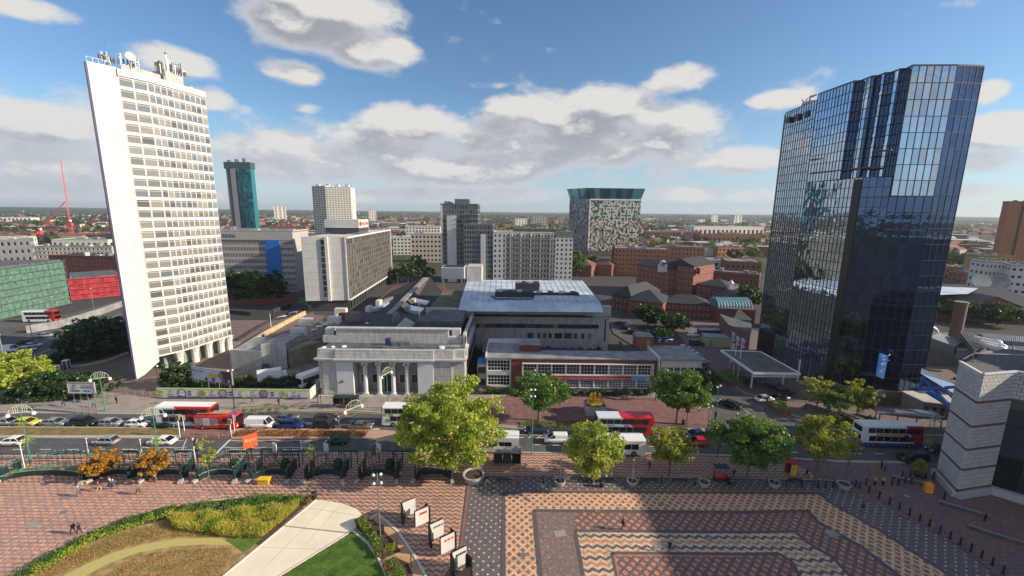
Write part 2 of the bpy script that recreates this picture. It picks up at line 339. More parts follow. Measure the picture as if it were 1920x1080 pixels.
M['gcurt'] = glass('curtained_window_glass', (.2,.2,.2), .15, .25, cols=[(0, (.19,.20,.20)), (.25, (.25,.25,.245)), (.48, (.30,.295,.28)), (.74, (.13,.135,.14)), (.85, (.36,.34,.28)), (.94, (.17,.22,.25))])
M['gteal'] = glass('teal_window_glass', (.06,.22,.24), .06, .5)
# ---------------------------------------------------------------- setting
def ground_mat():
    m = bpy.data.materials.new('distant_land'); m.use_nodes = True; t = m.node_tree; b = t.nodes['Principled BSDF']; b.inputs['Roughness'].default_value = .95; b.inputs['Specular IOR Level'].default_value = .1
    g = N(t, 'ShaderNodeTexCoord'); v = N(t, 'ShaderNodeTexVoronoi'); v.inputs['Scale'].default_value = .018; t.links.new(g.outputs['Object'], v.inputs['Vector'])
    r = N(t, 'ShaderNodeValToRGB'); e = r.color_ramp.elements; r.color_ramp.interpolation = 'CONSTANT'
    cols = [(0, (.10,.10,.095)), (.22, (.045,.075,.02)), (.45, (.13,.10,.08)), (.55, (.035,.06,.018)), (.75, (.10,.105,.11)), (.85, (.06,.095,.03))]
    e[0].color = (*cols[0][1], 1); e[1].position, e[1].color = cols[1][0], (*cols[1][1], 1)
    for p, c in cols[2:]: k = e.new(p); k.color = (*c, 1)
    s = N(t, 'ShaderNodeSeparateColor'); t.links.new(v.outputs['Color'], s.inputs[0]); t.links.new(s.outputs[0], r.inputs[0])
    n = N(t, 'ShaderNodeTexNoise'); n.inputs['Scale'].default_value = .12; n.inputs['Detail'].default_value = 6; t.links.new(g.outputs['Object'], n.inputs['Vector'])
    c = mixc(t, sstep(t, n.outputs['Fac'], .4, .65), r.outputs[0], (.04, .065, .022))
    ln = vmt(t, 'LENGTH', g.outputs['Object']); c = mixc(t, sstep(t, ln, 430, 220), c, (.085, .08, .08))
    t.links.new(c, b.inputs['Base Color']); return m
def grid(name, x0, x1, y0, y1, z, m):
    me = bpy.data.meshes.new(name); me.from_pydata([(x0, y0, z), (x1, y0, z), (x1, y1, z), (x0, y1, z)], [], [(0, 1, 2, 3)]); me.materials.append(m); return link(name, me, kind='structure')
grid('ground', -14000, 14000, -3000, 16000, -.06, ground_mat())
# hills closing the view
hm = mat('wooded_hill', (.045,.07,.035), .95, .35, .004, spec=.1)
for (D0, zt, sd_) in ((3600, 20, 3), (5200, 31, 5), (7600, 37, 9)):
    rr = np.random.default_rng(sd_); b = MB(); n = 420; az = np.linspace(-1.05, 1.05, n); h = sum(np.sin(az*k+rr.uniform(0, 6))*a for k, a in ((3, .1), (9, .07), (31, .035), (90, .03)))*zt + rr.uniform(-.03, .05, n)*zt + zt*.9
    vs = []
    for a, hh in zip(az, h):
        dx, dy = math.sin(a), math.cos(a); vs += [(dx*D0*.86, dy*D0*.86, -.5), (dx*D0, dy*D0, float(hh)), (dx*D0*1.2, dy*D0*1.2, -.5)]
    fs = []
    for i in range(n-1): o = 3*i; fs += [(o, o+3, o+4, o+1), (o+1, o+4, o+5, o+2)]
    b.add(vs, fs); b.obj('hills', hm, kind='structure')
# ---- square and roads
M['zz'] = pattern('zigzag_brick_paving', 'zigzag', (.17,.145,.15), (.60,.30,.185), px=.95, py=.78)
M['zl'] = pattern('basket_brick_paving', 'brick', (.66,.33,.21), (.26,.215,.21), (.56,.27,.17), px=1.15, py=.62, th=.11, skew=.35)
M['zr'] = pattern('dark_basket_brick_paving', 'brick', (.30,.11,.075), (.115,.10,.115), (.16,.10,.10), px=1.1, py=.62, th=.12, skew=-.3)
M['dots'] = pattern('dotted_blue_brick_paving', 'dots', (.62,.50,.30), (.125,.11,.12), px=1.25, py=1.25, th=.37)
M['cdia'] = pattern('cream_diamond_brick_paving', 'diamond', (.24,.11,.09), (.62,.42,.26), (.36,.14,.09), px=1.15, py=1.3, th=.2)
M['rdot'] = pattern('red_dotted_brick_paving', 'dots', (.50,.15,.08), (.19,.145,.14), px=1.4, py=1.7, th=.36)
M['rdia'] = pattern('red_diamond_brick_paving', 'diamond', (.56,.23,.13), (.12,.10,.11), (.48,.18,.10), px=1.25, py=1.3, th=.2)
M['czz'] = pattern('cream_zigzag_brick_paving', 'zigzag', (.11,.095,.11), (.62,.45,.29), (.46,.23,.14), px=1.25, py=.9, th=.5)
grid('square', -170, 85, 20, 66, .10, M['zl'])
sheet('road', [(-700,772),(0,774),(300,777),(420,777),(480,774),(540,770),(660,771),(730,775),(800,790),(960,803),(1340,810),(1560,812),(2300,824),(2300,885),(1740,868),(1570,865),(1400,856),(1290,852),(960,849),(640,850),(0,856),(-700,860)], .16, M['tarmac'])
# kerb edge of the square
def ribbon(name, pts, w, z, m, h=.12, kind='structure', **k):
    P = [G(x, y, z) for x, y in pts]; b = MB()
    for a, c in zip(P, P[1:]):
        d = (c-a); L = d.length; rz = math.atan2(d.y, d.x); mid = (a+c)/2; b.box((mid.x, mid.y, z+h/2), (L, w, h), rz)
    return b.obj(name, m, kind=kind, **k)
ZR = .16
def flat(name, pts, w, z, m, **k):
    P = [G(x, y, z) for x, y in pts]; b = MB()
    for a, c in zip(P, P[1:]):
        d = (c-a).normalized(); n = Vector((-d.y, d.x, 0))*w/2; b.add([a-n, c-n, c+n, a+n], [(0, 1, 2, 3)])
    o = b.obj(name, m, kind='structure', **k); return o
ribbon('kerb', [(-300,858),(0,856.5),(640,850.5),(960,849.5),(1290,852.5),(1400,856.5),(1570,865.5),(1740,868.5)], .3, .10, M['kerb'], .2)
PAVE = [(-700,771.5),(0,773.5),(300,776.5),(420,776.5),(480,773.5),(540,769.5),(660,770.5),(730,774.5),(800,789),(960,802.5),(1322,809.5),(1322,790),(1290,745),(1225,735),(600,745),(590,748),(300,748),(200,735),(60,712),(-300,712)]
slab('pavement', PAVE, -.05, .28, M['pave'])
ribbon('kerb', [(-700,772.2),(0,774.2),(300,777.2),(420,777.2),(480,774.2),(540,770.2),(660,771.2),(730,775.2),(800,790),(960,803.2),(1322,810.2)], .28, .15, M['kerb'], .16)
# red brick joints laid across the far pavement, and the yellow line
for (x0, y0, x1, y1) in [(415,777,460,752),(470,775,520,750),(530,770,572,750),(330,777,385,752),(560,769,575,760),(655,770,690,746),(700,772,745,746),(600,770,628,748),(760,778,790,746)]:
    flat('brick_joint', [(x0,y0),(x1,y1)], .35, .285, M['paver'])
flat('brick_joint', [(300,764),(590,762),(790,766)], .3, .289, M['paver'])
flat('yellow_line', [(415,779),(480,775.6),(540,772),(660,773),(730,777),(800,792),(960,805.5),(1322,812.5)], .16, ZR+.004, M['yline'])
# brick forecourt round the gilded statue
sheet('forecourt', [(960,797),(1330,803),(1335,770),(1300,752),(1225,744),(950,742),(905,748),(880,775),(880,790)], .289, mat('plum_brick_paving', (.20,.105,.10), .85, .2, .8))
# side road and hotel apron
sheet('side_road', [(1322,811.5),(1560,812),(1478,775),(1440,755),(1395,735),(1340,700),(1290,668),(1200,620),(1180,600),(1140,600),(1150,625),(1240,680),(1275,715),(1290,742),(1330,790)], .17, M['tarmac'])
slab('forecourt', [(1345,700),(1395,735),(1440,752),(1478,775),(1575,812),(1800,818),(1800,700),(1640,690),(1500,640),(1380,612),(1330,600),(1250,600),(1290,650)], -.05, .26, mat('plum_setts', (.165,.12,.115), .85, .2, .8))
ribbon('kerb', [(1345,700.5),(1395,735.5),(1440,752.5),(1478,775.5),(1575,812.5),(1800,818.5)], .25, .15, M['kerb'], .14)
flat('yellow_line', [(1345,703),(1393,738),(1438,756),(1475,779),(1572,816)], .16, ZR+.02, M['yline'])
# central reservations
slab('central_reservation', [(-300,800),(0,799),(338,801),(338,821),(0,820),(-300,820)], .1, .36, M['kerb'])
sheet('verge', [(-298,802),(0,801),(336,802.6),(336,816),(0,816),(-298,816)], .364, mat('rough_verge', (.20,.125,.055), .95, .4, .9, col2=(.09,.11,.03), bump=.5))
slab('crossing_island', [(340,801),(434,803),(434,822),(340,821)], .1, .30, M['paver'])
slab('central_reservation', [(434,803),(690,803.5),(742,808),(742,811),(700,821),(434,822)], .1, .36, mat('pink_kerb_stone', (.45,.27,.21), .8, .1))
# white road markings
def dash(x0, y0, x1, y1, n, fr=.5, w=.14):
    a, c = G(x0, y0, ZR), G(x1, y1, ZR); b = MB(); d = (c-a)/n; u = d.normalized(); nn = Vector((-u.y, u.x, 0))*w/2
    for i in range(n):
        p = a+d*i; q = p+d*fr; b.add([p-nn, q-nn, q+nn, p+nn], [(0, 1, 2, 3)])
    for i in range(len(b.v)): b.v[i] = (b.v[i][0], b.v[i][1], ZR+.006)
    b.obj('lane_marking', M['line'], kind='structure')
dash(0,786,300,789,9); dash(420,790,720,789,9); dash(-80,843,330,842,8,.4); dash(1000,834,1290,838,8,.35); dash(1480,848,1760,853,7,.4); dash(960,820,1100,822,3); dash(1300,832,1480,838,4,.5)
def zig(x0, x1, y, a, n):
    flat('zigzag_line', [(x0+(x1-x0)*i/n, y+(a if i % 2 else -a)) for i in range(n+1)], .13, ZR+.006, M['line'])
zig(330,345,826,.8,2); zig(430,595,826,.9,8); zig(265,350,839,.9,4); zig(420,585,839,.9,8)
flat('stop_line', [(432,824),(400,855)], .32, ZR+.01, M['line'])
for x in (350,371): flat('crossing_studs', [(x,822),(x-12,852)], .12, ZR+.006, M['line'])
flat('road_arrow', [(675,805),(712,804)], .3, ZR+.006, M['line']); flat('road_arrow', [(1400,716+60),(1405,812)], .1, ZR+.012, M['line'])
flat('lane_marking', [(1390,764),(1410,779),(1425,788)], .12, ZR+.02, M['line']); flat('lane_marking', [(1400,763),(1412,770),(1418,773)], .12, ZR+.02, M['line']); flat('lane_marking', [(1437,798),(1452,811)], .12, ZR+.02, M['line'])
flat('give_way_triangle', [(1446,794),(1464,806),(1457,805),(1446,794)], .15, ZR+.024, M['line'])
for (x, y) in [(1000,818),(1016,818),(1035,818)]: flat('lane_marking', [(x,815),(x-10,822)], .13, ZR+.012, M['line'])
flat('lane_marking', [(965,815),(1100,816.5)], .12, ZR+.007, M['line']); flat('lane_marking', [(1280,812),(1292,826)], .14, ZR+.007, M['line'])
flat('lane_marking', [(1215,827),(1300,828)], .12, ZR+.009, M['line'])
for x in (633,655): flat('bus_stop_marking', [(x,772.5+2),(x-8,780),(x+6,780),(x+13,774.5)], .12, ZR+.008, M['yline'])
# ---- pattern bands of the square, nested sheets
ZS = .104
L1 = [(560,1500),(700,1340),(862,1032),(877,905),(882,893),(1000,894),(1400,899),(1560.5,902),(1591,920),(1672,957),(1763,1002),(1823,1041),(1869,1080),(2100,1300),(2300,1500)]
L2 = [(944,1500),(944,1080),(944,925),(1006,921.5),(1400,923.5),(1536,925),(1560.5,944.6),(1642,990),(1702.5,1029),(1769,1071),(1900,1160),(2100,1500)]
L3 = [(1040,1500),(1013,1080),(1001,957),(1394,960),(1515,958),(1533,978),(1612,1023),(1687,1080),(1800,1200),(1900,1500)]
L3B = [(1040,1500),(1013,1080),(1001,957),(1078,957.5),(1078,995),(1093,1080),(1150,1500)]
L4 = [(1150,1500),(1093,1080),(1078,995),(1394,998),(1491,996),(1509,1014),(1563.5,1047),(1594,1080),(1660,1200),(1700,1500)]
L5 = [(1230,1500),(1157,1080),(1147,1036.6),(1394,1038.6),(1461,1038),(1485,1053),(1498.6,1080),(1520,1200),(1520,1500)]
sheet('paving_band', [(-400,851.5),(0,858),(640,851.5),(960,850.5),(1290,854),(1400,858),(1480,863),(1545,900),(1300,892),(880,891),(870,910),(855,1032),(760,1200),(600,1500),(300,1500),(350,1200),(470,950),(340,905),(0,905),(-400,905)], ZS, M['zz'])
sheet('paving_band', [(1480,863),(1570,867),(1740,871),(2300,890),(2300,1500),(2100,1290),(1869,1078),(1823,1039),(1763,1000),(1672,955),(1591,918),(1562,900),(1540,898)], ZS+.004, M['zr'])
dk = mat('blue_brick_edging', (.10,.088,.10), .8, .15, 2)
for i, (L, mm) in enumerate(((L1, 'dots'), (L2, 'cdia'), (L3, 'rdia'), (L3B, 'rdot'), (L4, 'czz'), (L5, 'rdia'))):
    z = ZS+.006+.004*i; sheet('paving_band', L, z, M[mm])
for L, w in ((L1, .35), (L2, .55), (L3, .6), (L4, .5), (L5, .45)): flat('paving_edging', L[1:-1], w, ZS+.034, dk)
flat('paving_edging', [(883,891),(880,905),(864,1032),(700,1340)], .35, ZS+.038, M['paver'])
flat('paving_edging', [(1006,919.5),(1400,921),(1536,922)], .12, ZS+.040, mat('orange_brick_edging', (.45,.19,.10), .8, .1, 2))
flat('paving_edging', [(1152,1500),(1160,1080),(1152,1041),(1394,1043)], .2, ZS+.042, MATS['orange_brick_edging'])
# ---- garden in front
KL = (.55,)
def garden():
    bed = [(588,934),(480,931),(390,941),(270,966),(200,990),(150,1012),(85,1045),(20,1090),(-200,1250),(200,1400),(300,1500),(640,1500),(417,1081)]
    sheet('planting_bed', bed, .16, M['soil'])
    dry = mat('dry_meadow', (.34,.22,.10), .95, .35, 1.2, col2=(.19,.14,.05), bump=.6)
    sheet('meadow', [(35,1090),(150,1024),(230,994),(330,968),(440,1000),(500,1030),(417,1080),(330,1230),(100,1400),(-100,1300)], .166, dry)
    arcm = mat('mown_grass_arc', (.36,.34,.09), .95, .25, 1, bump=.4, col2=(.48,.38,.17))
    sheet('mown_path', [(110,1084),(160,1058),(215,1035),(270,1020),(330,1010),(400,1008),(438,1012),(436,1022),(380,1021),(320,1025),(260,1036),(200,1058),(150,1086),(60,1150),(20,1150)], .172, arcm)
    sheet('lawn', [(420,1012),(452,1008),(492,1009),(456,1036),(440,1024)], .176, M['grass'])
    sheet('concrete_path', [(592,936.5),(640,943),(670,955),(688,974),(672,985),(662,993),(520,1080),(200,1400),(-50,1500),(0,1350),(417,1080)], .178, M['cgold'])
    sheet('lawn', [(661,998),(690,1022),(708,1050),(722,1082),(780,1300),(300,1300),(535,1076)], .182, M['grass'])
    sheet('planting_bed', [(666,975),(700,975),(736,1012),(752,1033),(716,1048),(700,1020),(668,988)], .184, M['soil'])
    sheet('brick_path', [(700,972),(708,965),(745,1000),(775,1045),(800,1090),(860,1300),(780,1300),(722,1082),(718,1050),(752,1033),(735,1012)], .180, mat('tan_resin_path', (.50,.30,.17), .85, .1, 1))
    sheet('planting_bed', [(722,1052),(738,1044),(765,1055),(778,1088),(800,1200),(740,1200)], .188, M['soil'])
    for nm, pts, w in (('garden_edging', [(590,933.5),(480,930),(390,940),(270,965),(150,1011),(20,1089)], .12), ('garden_edging', [(661,995),(690,1019),(710,1048),(725,1081),(790,1300)], .28),
                       ('garden_edging', [(693,974),(709,964),(747,998),(778,1044),(803,1089),(870,1300)], .3), ('garden_edging', [(592,938),(417,1082),(150,1320)], .2), ('garden_edging', [(660,996),(520,1083),(300,1230)], .14)):
        ribbon(nm, pts, w, .16, mat('white_edge_stone', (.62,.58,.52), .8, .08), .1)
garden()
pj = mat('path_joint_dark', (.42,.36,.28), .9, .2, 2)
for q in ([(640,944),(566,1030)],[(572,951),(690,970)],[(528,985),(668,1000)],[(480,1026),(610,1030)],[(618,940),(500,1060)]): flat('path_joint', q, .05, .1795, pj)
for x, y in ((1120,958),(1330,1010),(905,1000),(300,1000),(120,960),(640,915),(1480,975),(980,1040),(1700,930),(420,920),(1240,945)): p = G(x, y, .15); b = MB(); b.box((p.x, p.y, .152), (.75, .6, .012), .1); b.obj('manhole_cover', M['metal'], kind='structure')
for x, y in ((130,930),(1236,1022),(760,950),(1050,1000),(60,985),(1560,1000)): p = G(x, y, .15); b = MB(); b.box((p.x, p.y, .15), (1.6, 1.1, .01), .2); b.obj('paving_repair', M['pave'], kind='structure')
# ---------------------------------------------------------------- white tower on the left
def alpha():
    Z = 73.0; A = Vector((-93.15, 98.7, 0)); Bv = Vector((-87.6, 107.3, 0)); Cv = Vector((-84.1, 121.6, 0)); zb = 4.3
    t = thing('office_tower', 'tall white slab tower block with a pointed blank prow and rows of windows', 'tower block', (-90, 108, 0))
    d = (Bv-A).normalized(); F = A+d*4.9; n = Vector((d.y, -d.x, 0))
    back = [Vector((-88.5, 123.5, 0)), Vector((-94.6, 116, 0)), Vector((-95.6, 106, 0)), Vector((-93.9, 99.2, 0))]
    core = MB(); core.prism([(p.x, p.y) for p in [A+d*.4-n*.5, Bv-n*.5, Cv-Vector((.5,.2,0))]+back], zb, Z-.3); core.obj('core', M['white'], t)
    fin = MB(); fin.prism([(p.x, p.y) for p in (A, F, F-n*.6, A-n*.55)], 3.2, Z+.35)
    # cut-back foot of the prow
    a, f_, f2, a2 = A, F, F-n*.6, A-n*.55; g = A+d*1.6
    fin.hexa([(a.x,a.y,0),(g.x,g.y,.6),(g.x-n.x*.6,g.y-n.y*.6,.6),(a2.x,a2.y,0)], [(a.x,a.y,3.2),(f_.x,f_.y,3.2),(f2.x,f2.y,3.2),(a2.x,a2.y,3.2)]); fin.obj('prow_fin', M['white'], t)
    e = MB(); e.box(((A.x+a2.x)/2-.16, (A.y+a2.y)/2-.1, 36.6), (.34, .6, 73.2), math.atan2(d.y, d.x)); e.obj('shade_edge', M['purple'], t)  # shadow side of the prow edge, put in as a dark purple strip
    ztop = Z-1.4; z0 = 4.4; NR = 27
    for (P, Q, nc) in ((F, Bv+d*-.0, 2), (Bv, Cv, 10)):
        P2 = P; facade(t, (P2.x, P2.y), (Q.x, Q.y), z0, ztop, nc, NR, .91, .72, M['white'], M['wmetal'], M['gcurt'], .08, nx=1, ny=1, zoff=.55, wallname='window_wall', fr=.025)
        dd = (Q-P).normalized(); nn = Vector((dd.y, -dd.x, 0)); c = (P+Q)/2; L = (Q-P).length; rz = math.atan2(dd.y, dd.x)
        s = MB()                                                # brown sill strips under every window row
        for j in range(NR):
            z = z0+(ztop-z0)/NR*j+.50; s.box((c.x+nn.x*.10, c.y+nn.y*.10, z), (L-.3, .06, .12), rz)
        s.obj('sill_strips', mat('brown_sill', (.24,.17,.15), .7, .1), t, kind='stuff')
        r = MB(); r.box((c.x+nn.x*.12, c.y+nn.y*.12, ztop+.75), (L+.06, .5, 1.5), rz); r.obj('cornice', M['white'], t)
        v = MB()                                                # head rails
        for j in range(NR): v.box((c.x+nn.x*.10, c.y+nn.y*.10, z0+(ztop-z0)/NR*j+1.78), (L-.3, .05, .06), rz)
        v.obj('window_rails', M['wmetal'], t, kind='stuff')
    # flared columns at the foot
    k = MB(); pts = [F, Bv-d*.2, Bv+(Cv-Bv)*.28, Bv+(Cv-Bv)*.55, Bv+(Cv-Bv)*.82, Cv]
    for p in pts[1:]:
        k.lathe((p.x-1.1, p.y, 0), [(.9, 0), (.85, 1.8), (.95, 3.0), (1.2, 3.9), (1.4, 4.35)], 10)
    k.obj('flared_columns', M['white'], t)
    lb = MB(); lb.prism([(-92,106),(-90,109),(-87.2,121),(-93,120),(-94,110)], 0, 4.25); lb.obj('lobby', mat('lobby_glass', (.25,.30,.24), .2, .3, .4), t)
    # roof plant
    rp = MB(); rp.prism([(-90.4,104),(-88.6,107.4),(-87.6,111.6),(-90,112),(-92,106)], Z-.3, Z+1.4); rp.prism([(-87.5,112.5),(-86.4,117.5),(-90,118),(-90.6,113)], Z-.3, Z+2.6); rp.box((-88.6,113.4,Z+3.6), (2,1.6,2.2), .2); rp.box((-87.2,119.4,Z+.3), (2.5,2,1.2), .2)
    rp.obj('roof_plant', M['conc'], t)
    rl = MB(); rr = random.Random(4)
    rl.path([(A.x,A.y,Z+1.3),(A.x+d.x*4,A.y+d.y*4,Z+1.3)], .05); [rl.tube((A.x+d.x*i,A.y+d.y*i,Z),(A.x+d.x*i,A.y+d.y*i,Z+1.3),.04) for i in range(5)]
    rl.obj('roof_railing', M['metal'], t)
    for i in range(46):
        w = rr.random(); p = A.lerp(Bv, .35+w*.65) if i < 24 else Bv.lerp(Cv, .45+w*.35); p = p+Vector((-1.2-rr.random()*.8, rr.uniform(-.3, .3), 0)); base = Z+(1.2 if i < 24 else 2.6); h = rr.uniform(.8, 2.4) if i < 24 else rr.uniform(1.2, 3.6)*(1-.6*abs(w-.3))
        b = MB(); b.tube((p.x,p.y,base),(p.x,p.y,base+h),.06); q = rr.uniform(0, 6.3)
        for k_ in range(3):
            z = base+h*(.4+.28*k_); b.tube((p.x-math.cos(q)*.6,p.y-math.sin(q)*.6,z),(p.x+math.cos(q)*.6,p.y+math.sin(q)*.6,z+rr.uniform(-.2,.2)),.05); b.box((p.x+math.cos(q)*.6,p.y+math.sin(q)*.6,z),(.22,.16,.7),q)
        b.obj('antenna', M['metal'], t)
    ds = MB(); c = AT(244.5, 106, 105.2); nrm = Vector((.75,-.6,.1)).normalized(); qq = nrm.to_track_quat('Z','Y')
    prof = [(.05,0),(.6,.05),(1.05,.22),(1.0,.2)]; vs = []; n_ = 16
    for r_, z in [(.02,0),(.5,.05),(.98,.24)]: vs += [tuple(c+qq@Vector((r_*math.cos(6.2832*i/n_), r_*math.sin(6.2832*i/n_), z))) for i in range(n_)]
    fs = [(j*n_+i, j*n_+(i+1)%n_, (j+1)*n_+(i+1)%n_, (j+1)*n_+i) for j in range(2) for i in range(n_)]; ds.add(vs, fs); ds.tube(c, (c.x-.5, c.y+.3, Z+.9), .12); ds.obj('satellite_dish', M['cream'], t)
    for (px, py, r_) in ((299,116,.4),(310,100,.3),(327,120,.22)):
        c = AT(px, py, 112.5); b = MB(); b.ball(c, r_, 10, 6, sz=.9); b.tube((c.x,c.y,Z+2),(c.x,c.y,c.z),.1); b.obj('satellite_dish', M['metal'], t)
    mst = MB(); c = AT(197, 100, 103); mst.tube((c.x,c.y,Z),(c.x,c.y,Z+2.6),.12); top = AT(195, 62, 103); mst.tube((c.x,c.y,Z+2.6), top, .06, r1=.02); mst.obj('mast', M['metal'], t)
alpha()
# ---------------------------------------------------------------- dark glass tower on the right
def hotel():
    Z = 70.7; t = thing('glass_tower', 'tall dark blue mirror glass hotel tower with a pleated upper side', 'tower block', (85, 105, 0))
    up = [G(x, y, Z) for x, y in [(1534.3,177.3),(1601.7,152.7),(1612,152.7),(1634,144),(1645,143.3),(1660,137.3),(1669,137.3),(1686.7,130.7),(1697.7,130),(1710.7,123.3)]]
    R = Vector((91.3, 88.2, 0)); K = up[-1].copy()
    Lm = Vector((up[0].x-.03, up[0].y+.06, 0)); L = Vector((Lm.x+.9, 122.2, 0)); back = [(92.5, 124), (76, 125)]
    lowz = HZ(up[0], 187.3)
    gm = bpy.data.materials.new('mirror_glass'); gm.use_nodes = True; tt = gm.node_tree; bb = tt.nodes['Principled BSDF']; bb.inputs['Metallic'].default_value = 1; bb.inputs['Roughness'].default_value = .03
    ge = N(tt, 'ShaderNodeNewGeometry'); oi = N(tt, 'ShaderNodeObjectInfo'); k = mth(tt, 'FRACT', mth(tt, 'ADD', ge.outputs['Random Per Island'], oi.outputs['Random']))
    tt.links.new(mixc(tt, k, (.38,.46,.56), (.50,.59,.70)), bb.inputs['Base Color'])
    gc = N(tt, 'ShaderNodeTexCoord'); nz = N(tt, 'ShaderNodeTexNoise'); nz.inputs['Scale'].default_value = .5; tt.links.new(gc.outputs['Object'], nz.inputs['Vector']); bn = N(tt, 'ShaderNodeBump'); bn.inputs['Strength'].default_value = .12; bn.inputs['Distance'].default_value = .3; tt.links.new(nz.outputs['Fac'], bn.inputs['Height']); tt.links.new(bn.outputs[0], bb.inputs['Normal'])
    gdk = gm.copy(); gdk.name = 'dim_reflection_glass'; tb = gdk.node_tree  # darker copy of the mirror glass; dimmer reflections put into its tint
    for n_ in tb.nodes:
        if n_.bl_idname == 'ShaderNodeMix': n_.inputs[6].default_value = (.07,.11,.2,1); n_.inputs[7].default_value = (.10,.15,.27,1)
    fr = M['dmetal']; cnt = [0]; rest = MB()
    def wall(A, B, z0, z1, nc, nr, mm=gm, jit=.0022):
        A = Vector((A[0], A[1], 0)); B = Vector((B[0], B[1], 0)); Lh = (B-A).length; d = (B-A)/Lh; n = Vector((d.y, -d.x, 0)); rz = math.atan2(d.y, d.x); w, h = Lh/nc, (z1-z0)/nr
        bars = MB()
        for i in range(nc+1): p = A+d*(w*i); bars.box((p.x+n.x*.03, p.y+n.y*.03, (z0+z1)/2), (.10, .10, z1-z0), rz)
        c = A+d*(Lh/2)
        for j in range(nr+1): bars.box((c.x+n.x*.03, c.y+n.y*.03, z0+j*h), (Lh-.01, .08, .13), rz)
        bars.obj('glazing_bars', fr, t, kind='stuff')
        key = (round(w,3), round(h,3), mm.name)
        for j in range(nr-1, -1, -1):
            for i in range(nc):
                a_, b_, c_, e_ = (random.gauss(0, jit*w*2) for _ in range(4))
                p = A+d*(w*(i+.5)); hw, hh = w/2-.03, h/2-.04
                if (w > 1.5 or j % 4 == 0) and cnt[0] < 300:
                    mb = MB(); mb.add([(-hw,a_,-hh),(hw,b_,-hh),(hw,c_,hh),(-hw,e_,hh)], [(0,1,2),(0,2,3)] if 0 else [(0,1,2,3)]); o = mb.obj('pane', mm, t, world=True); o.location = Vector((p.x, p.y, z0+h*(j+.5)))-ROOTLOC[t.name]; o.rotation_euler = (0, 0, rz); cnt[0] += 1
                else:
                    q = []
                    for (u, v, g_) in ((-hw,-hh,a_),(hw,-hh,b_),(hw,hh,c_),(-hw,hh,e_)): x = p+d*u-n*g_; q.append((x.x, x.y, z0+h*(j+.5)+v))
                    rest.add(q, [(0,1,2,3)], 0 if mm is gm else 1)
    # right-hand end wall: two facets with a shallow fold, big panes
    fold = K.lerp(Vector((R.x, R.y, 0)), .60); fold.z = 0; fold += Vector((.1, -.35, 0)); Kl = Vector((78.6, 90.0, 0)); zl = 46.0
    wall((K.x, K.y), (fold.x, fold.y), zl, Z, 6, 8); wall((fold.x, fold.y), (R.x, R.y), zl, Z, 4, 8, gdk)
    wall((Kl.x, Kl.y), (fold.x, fold.y), 0, zl, 5, 14, gdk); wall((fold.x, fold.y), (R.x, R.y), 0, zl, 4, 14, gdk)
    # pleated upper side
    zp = [52.5, 52.5, 48.5, 48.5, 48.5, 48.5, 53.5, 53.5, 53.5]
    for i in range(len(up)-1):
        a, b = up[i], up[i+1]; l = (b-a).length; wall((a.x, a.y), (b.x, b.y), 50, Z, max(1, round(l/.95)), 10, gm if i % 2 == 0 else gdk)
    # lower-left part
    wall((L.x, L.y), (Lm.x, Lm.y), 0, lowz, 13, 33); 
    Pb = Vector((75.2, 93.2, 0)); Pg = Vector((75.9, 92.2, 0))
    wall((Lm.x, Lm.y), (Pb.x, Pb.y), 0, 50, 15, 24); wall((Pb.x, Pb.y), (Kl.x, Kl.y), 0, 50, 4, 24, gdk)
    if rest.v: rest.obj('pane_band', [gm, gdk], t, kind='stuff')
    core = MB(); core.prism([(L.x+.1, L.y-.1), (Lm.x+.1, Lm.y), (Pb.x+.15, Pb.y+.1), (Kl.x+.1, Kl.y+.12), (fold.x, fold.y+.12), (R.x-.1, R.y+.1)]+back, 0, 49.9)
    core.prism([(L.x+.1, L.y-.1), (Lm.x+.15, Lm.y-.1), (93, 108), (92.5, 124), (76, 125)], 49.9, lowz)
    core.prism([(p.x+.14, p.y+.1) for p in up]+[(fold.x, fold.y+.12), (R.x-.1, R.y+.1), (92, 108)], 49.92, Z+.3)
    core.obj('core', M['dark'], t)
    # dark groove running down the side and the ledges under the pleats
    g = MB(); g.box((Pb.x-.1, Pb.y+.9, 24.9), (.5, 1.8, 49.6), .1); g.obj('dark_recess', M['black'], t)
    led = MB()
    for (x0, y0, x1, y1, z) in ((1520,300,1592,291,54.2), (1520,325,1650,312,50.1), (1635,285,1672,281,55.0)):
        d0, d1 = ray(x0, y0), ray(x1, y1); led.tube(CAM+d0*((up[0].x-.2)/d0.x), CAM+d1*((up[3].x-.2)/d1.x), .2, 5)
    led.obj('ledges', mat('copper_ledge', (.14,.045,.04), .5, .1), t)
    lv = MB()
    for x, y in ((1478,225),(1495,220),(1513,214)): 
        d0 = ray(x, y); lv = MB(); c = CAM+d0*((Lm.x+.15)/d0.x); lv.box(c, (.4, 1.5, 1.5), 0); lv.obj('louvre', M['black'], t)
    rp = MB(); c = Vector((77, 117, lowz)); rr = random.Random(2)
    for i in range(9): rp.tube((c.x+rr.uniform(-1,1), c.y+rr.uniform(-2.5,2.5), lowz), (c.x+rr.uniform(-1,1), c.y+rr.uniform(-2.5,2.5), lowz+rr.uniform(1.5,3)), .1)
    rp.box((c.x, c.y, lowz+1), (1.2, 3.4, 1.2)); rp.box((c.x, c.y-1.5, lowz+2.6), (.5, 2.4, .3)); rp.obj('roof_cradle', M['metal'], t)
    # podium, canopy over the pavement, hanging banner
    pd = MB(); pd.prism([(76,91.2),(79,88.4),(97,86.6),(99,90),(92,92),(90,89.6),(80,91.0)], 0, 3.6); pd.prism([(96,86),(112,84),(112,96),(94,96)], 0, 6.5); pd.obj('podium', mat('brown_stone_podium', (.16,.12,.10), .8, .15), t)
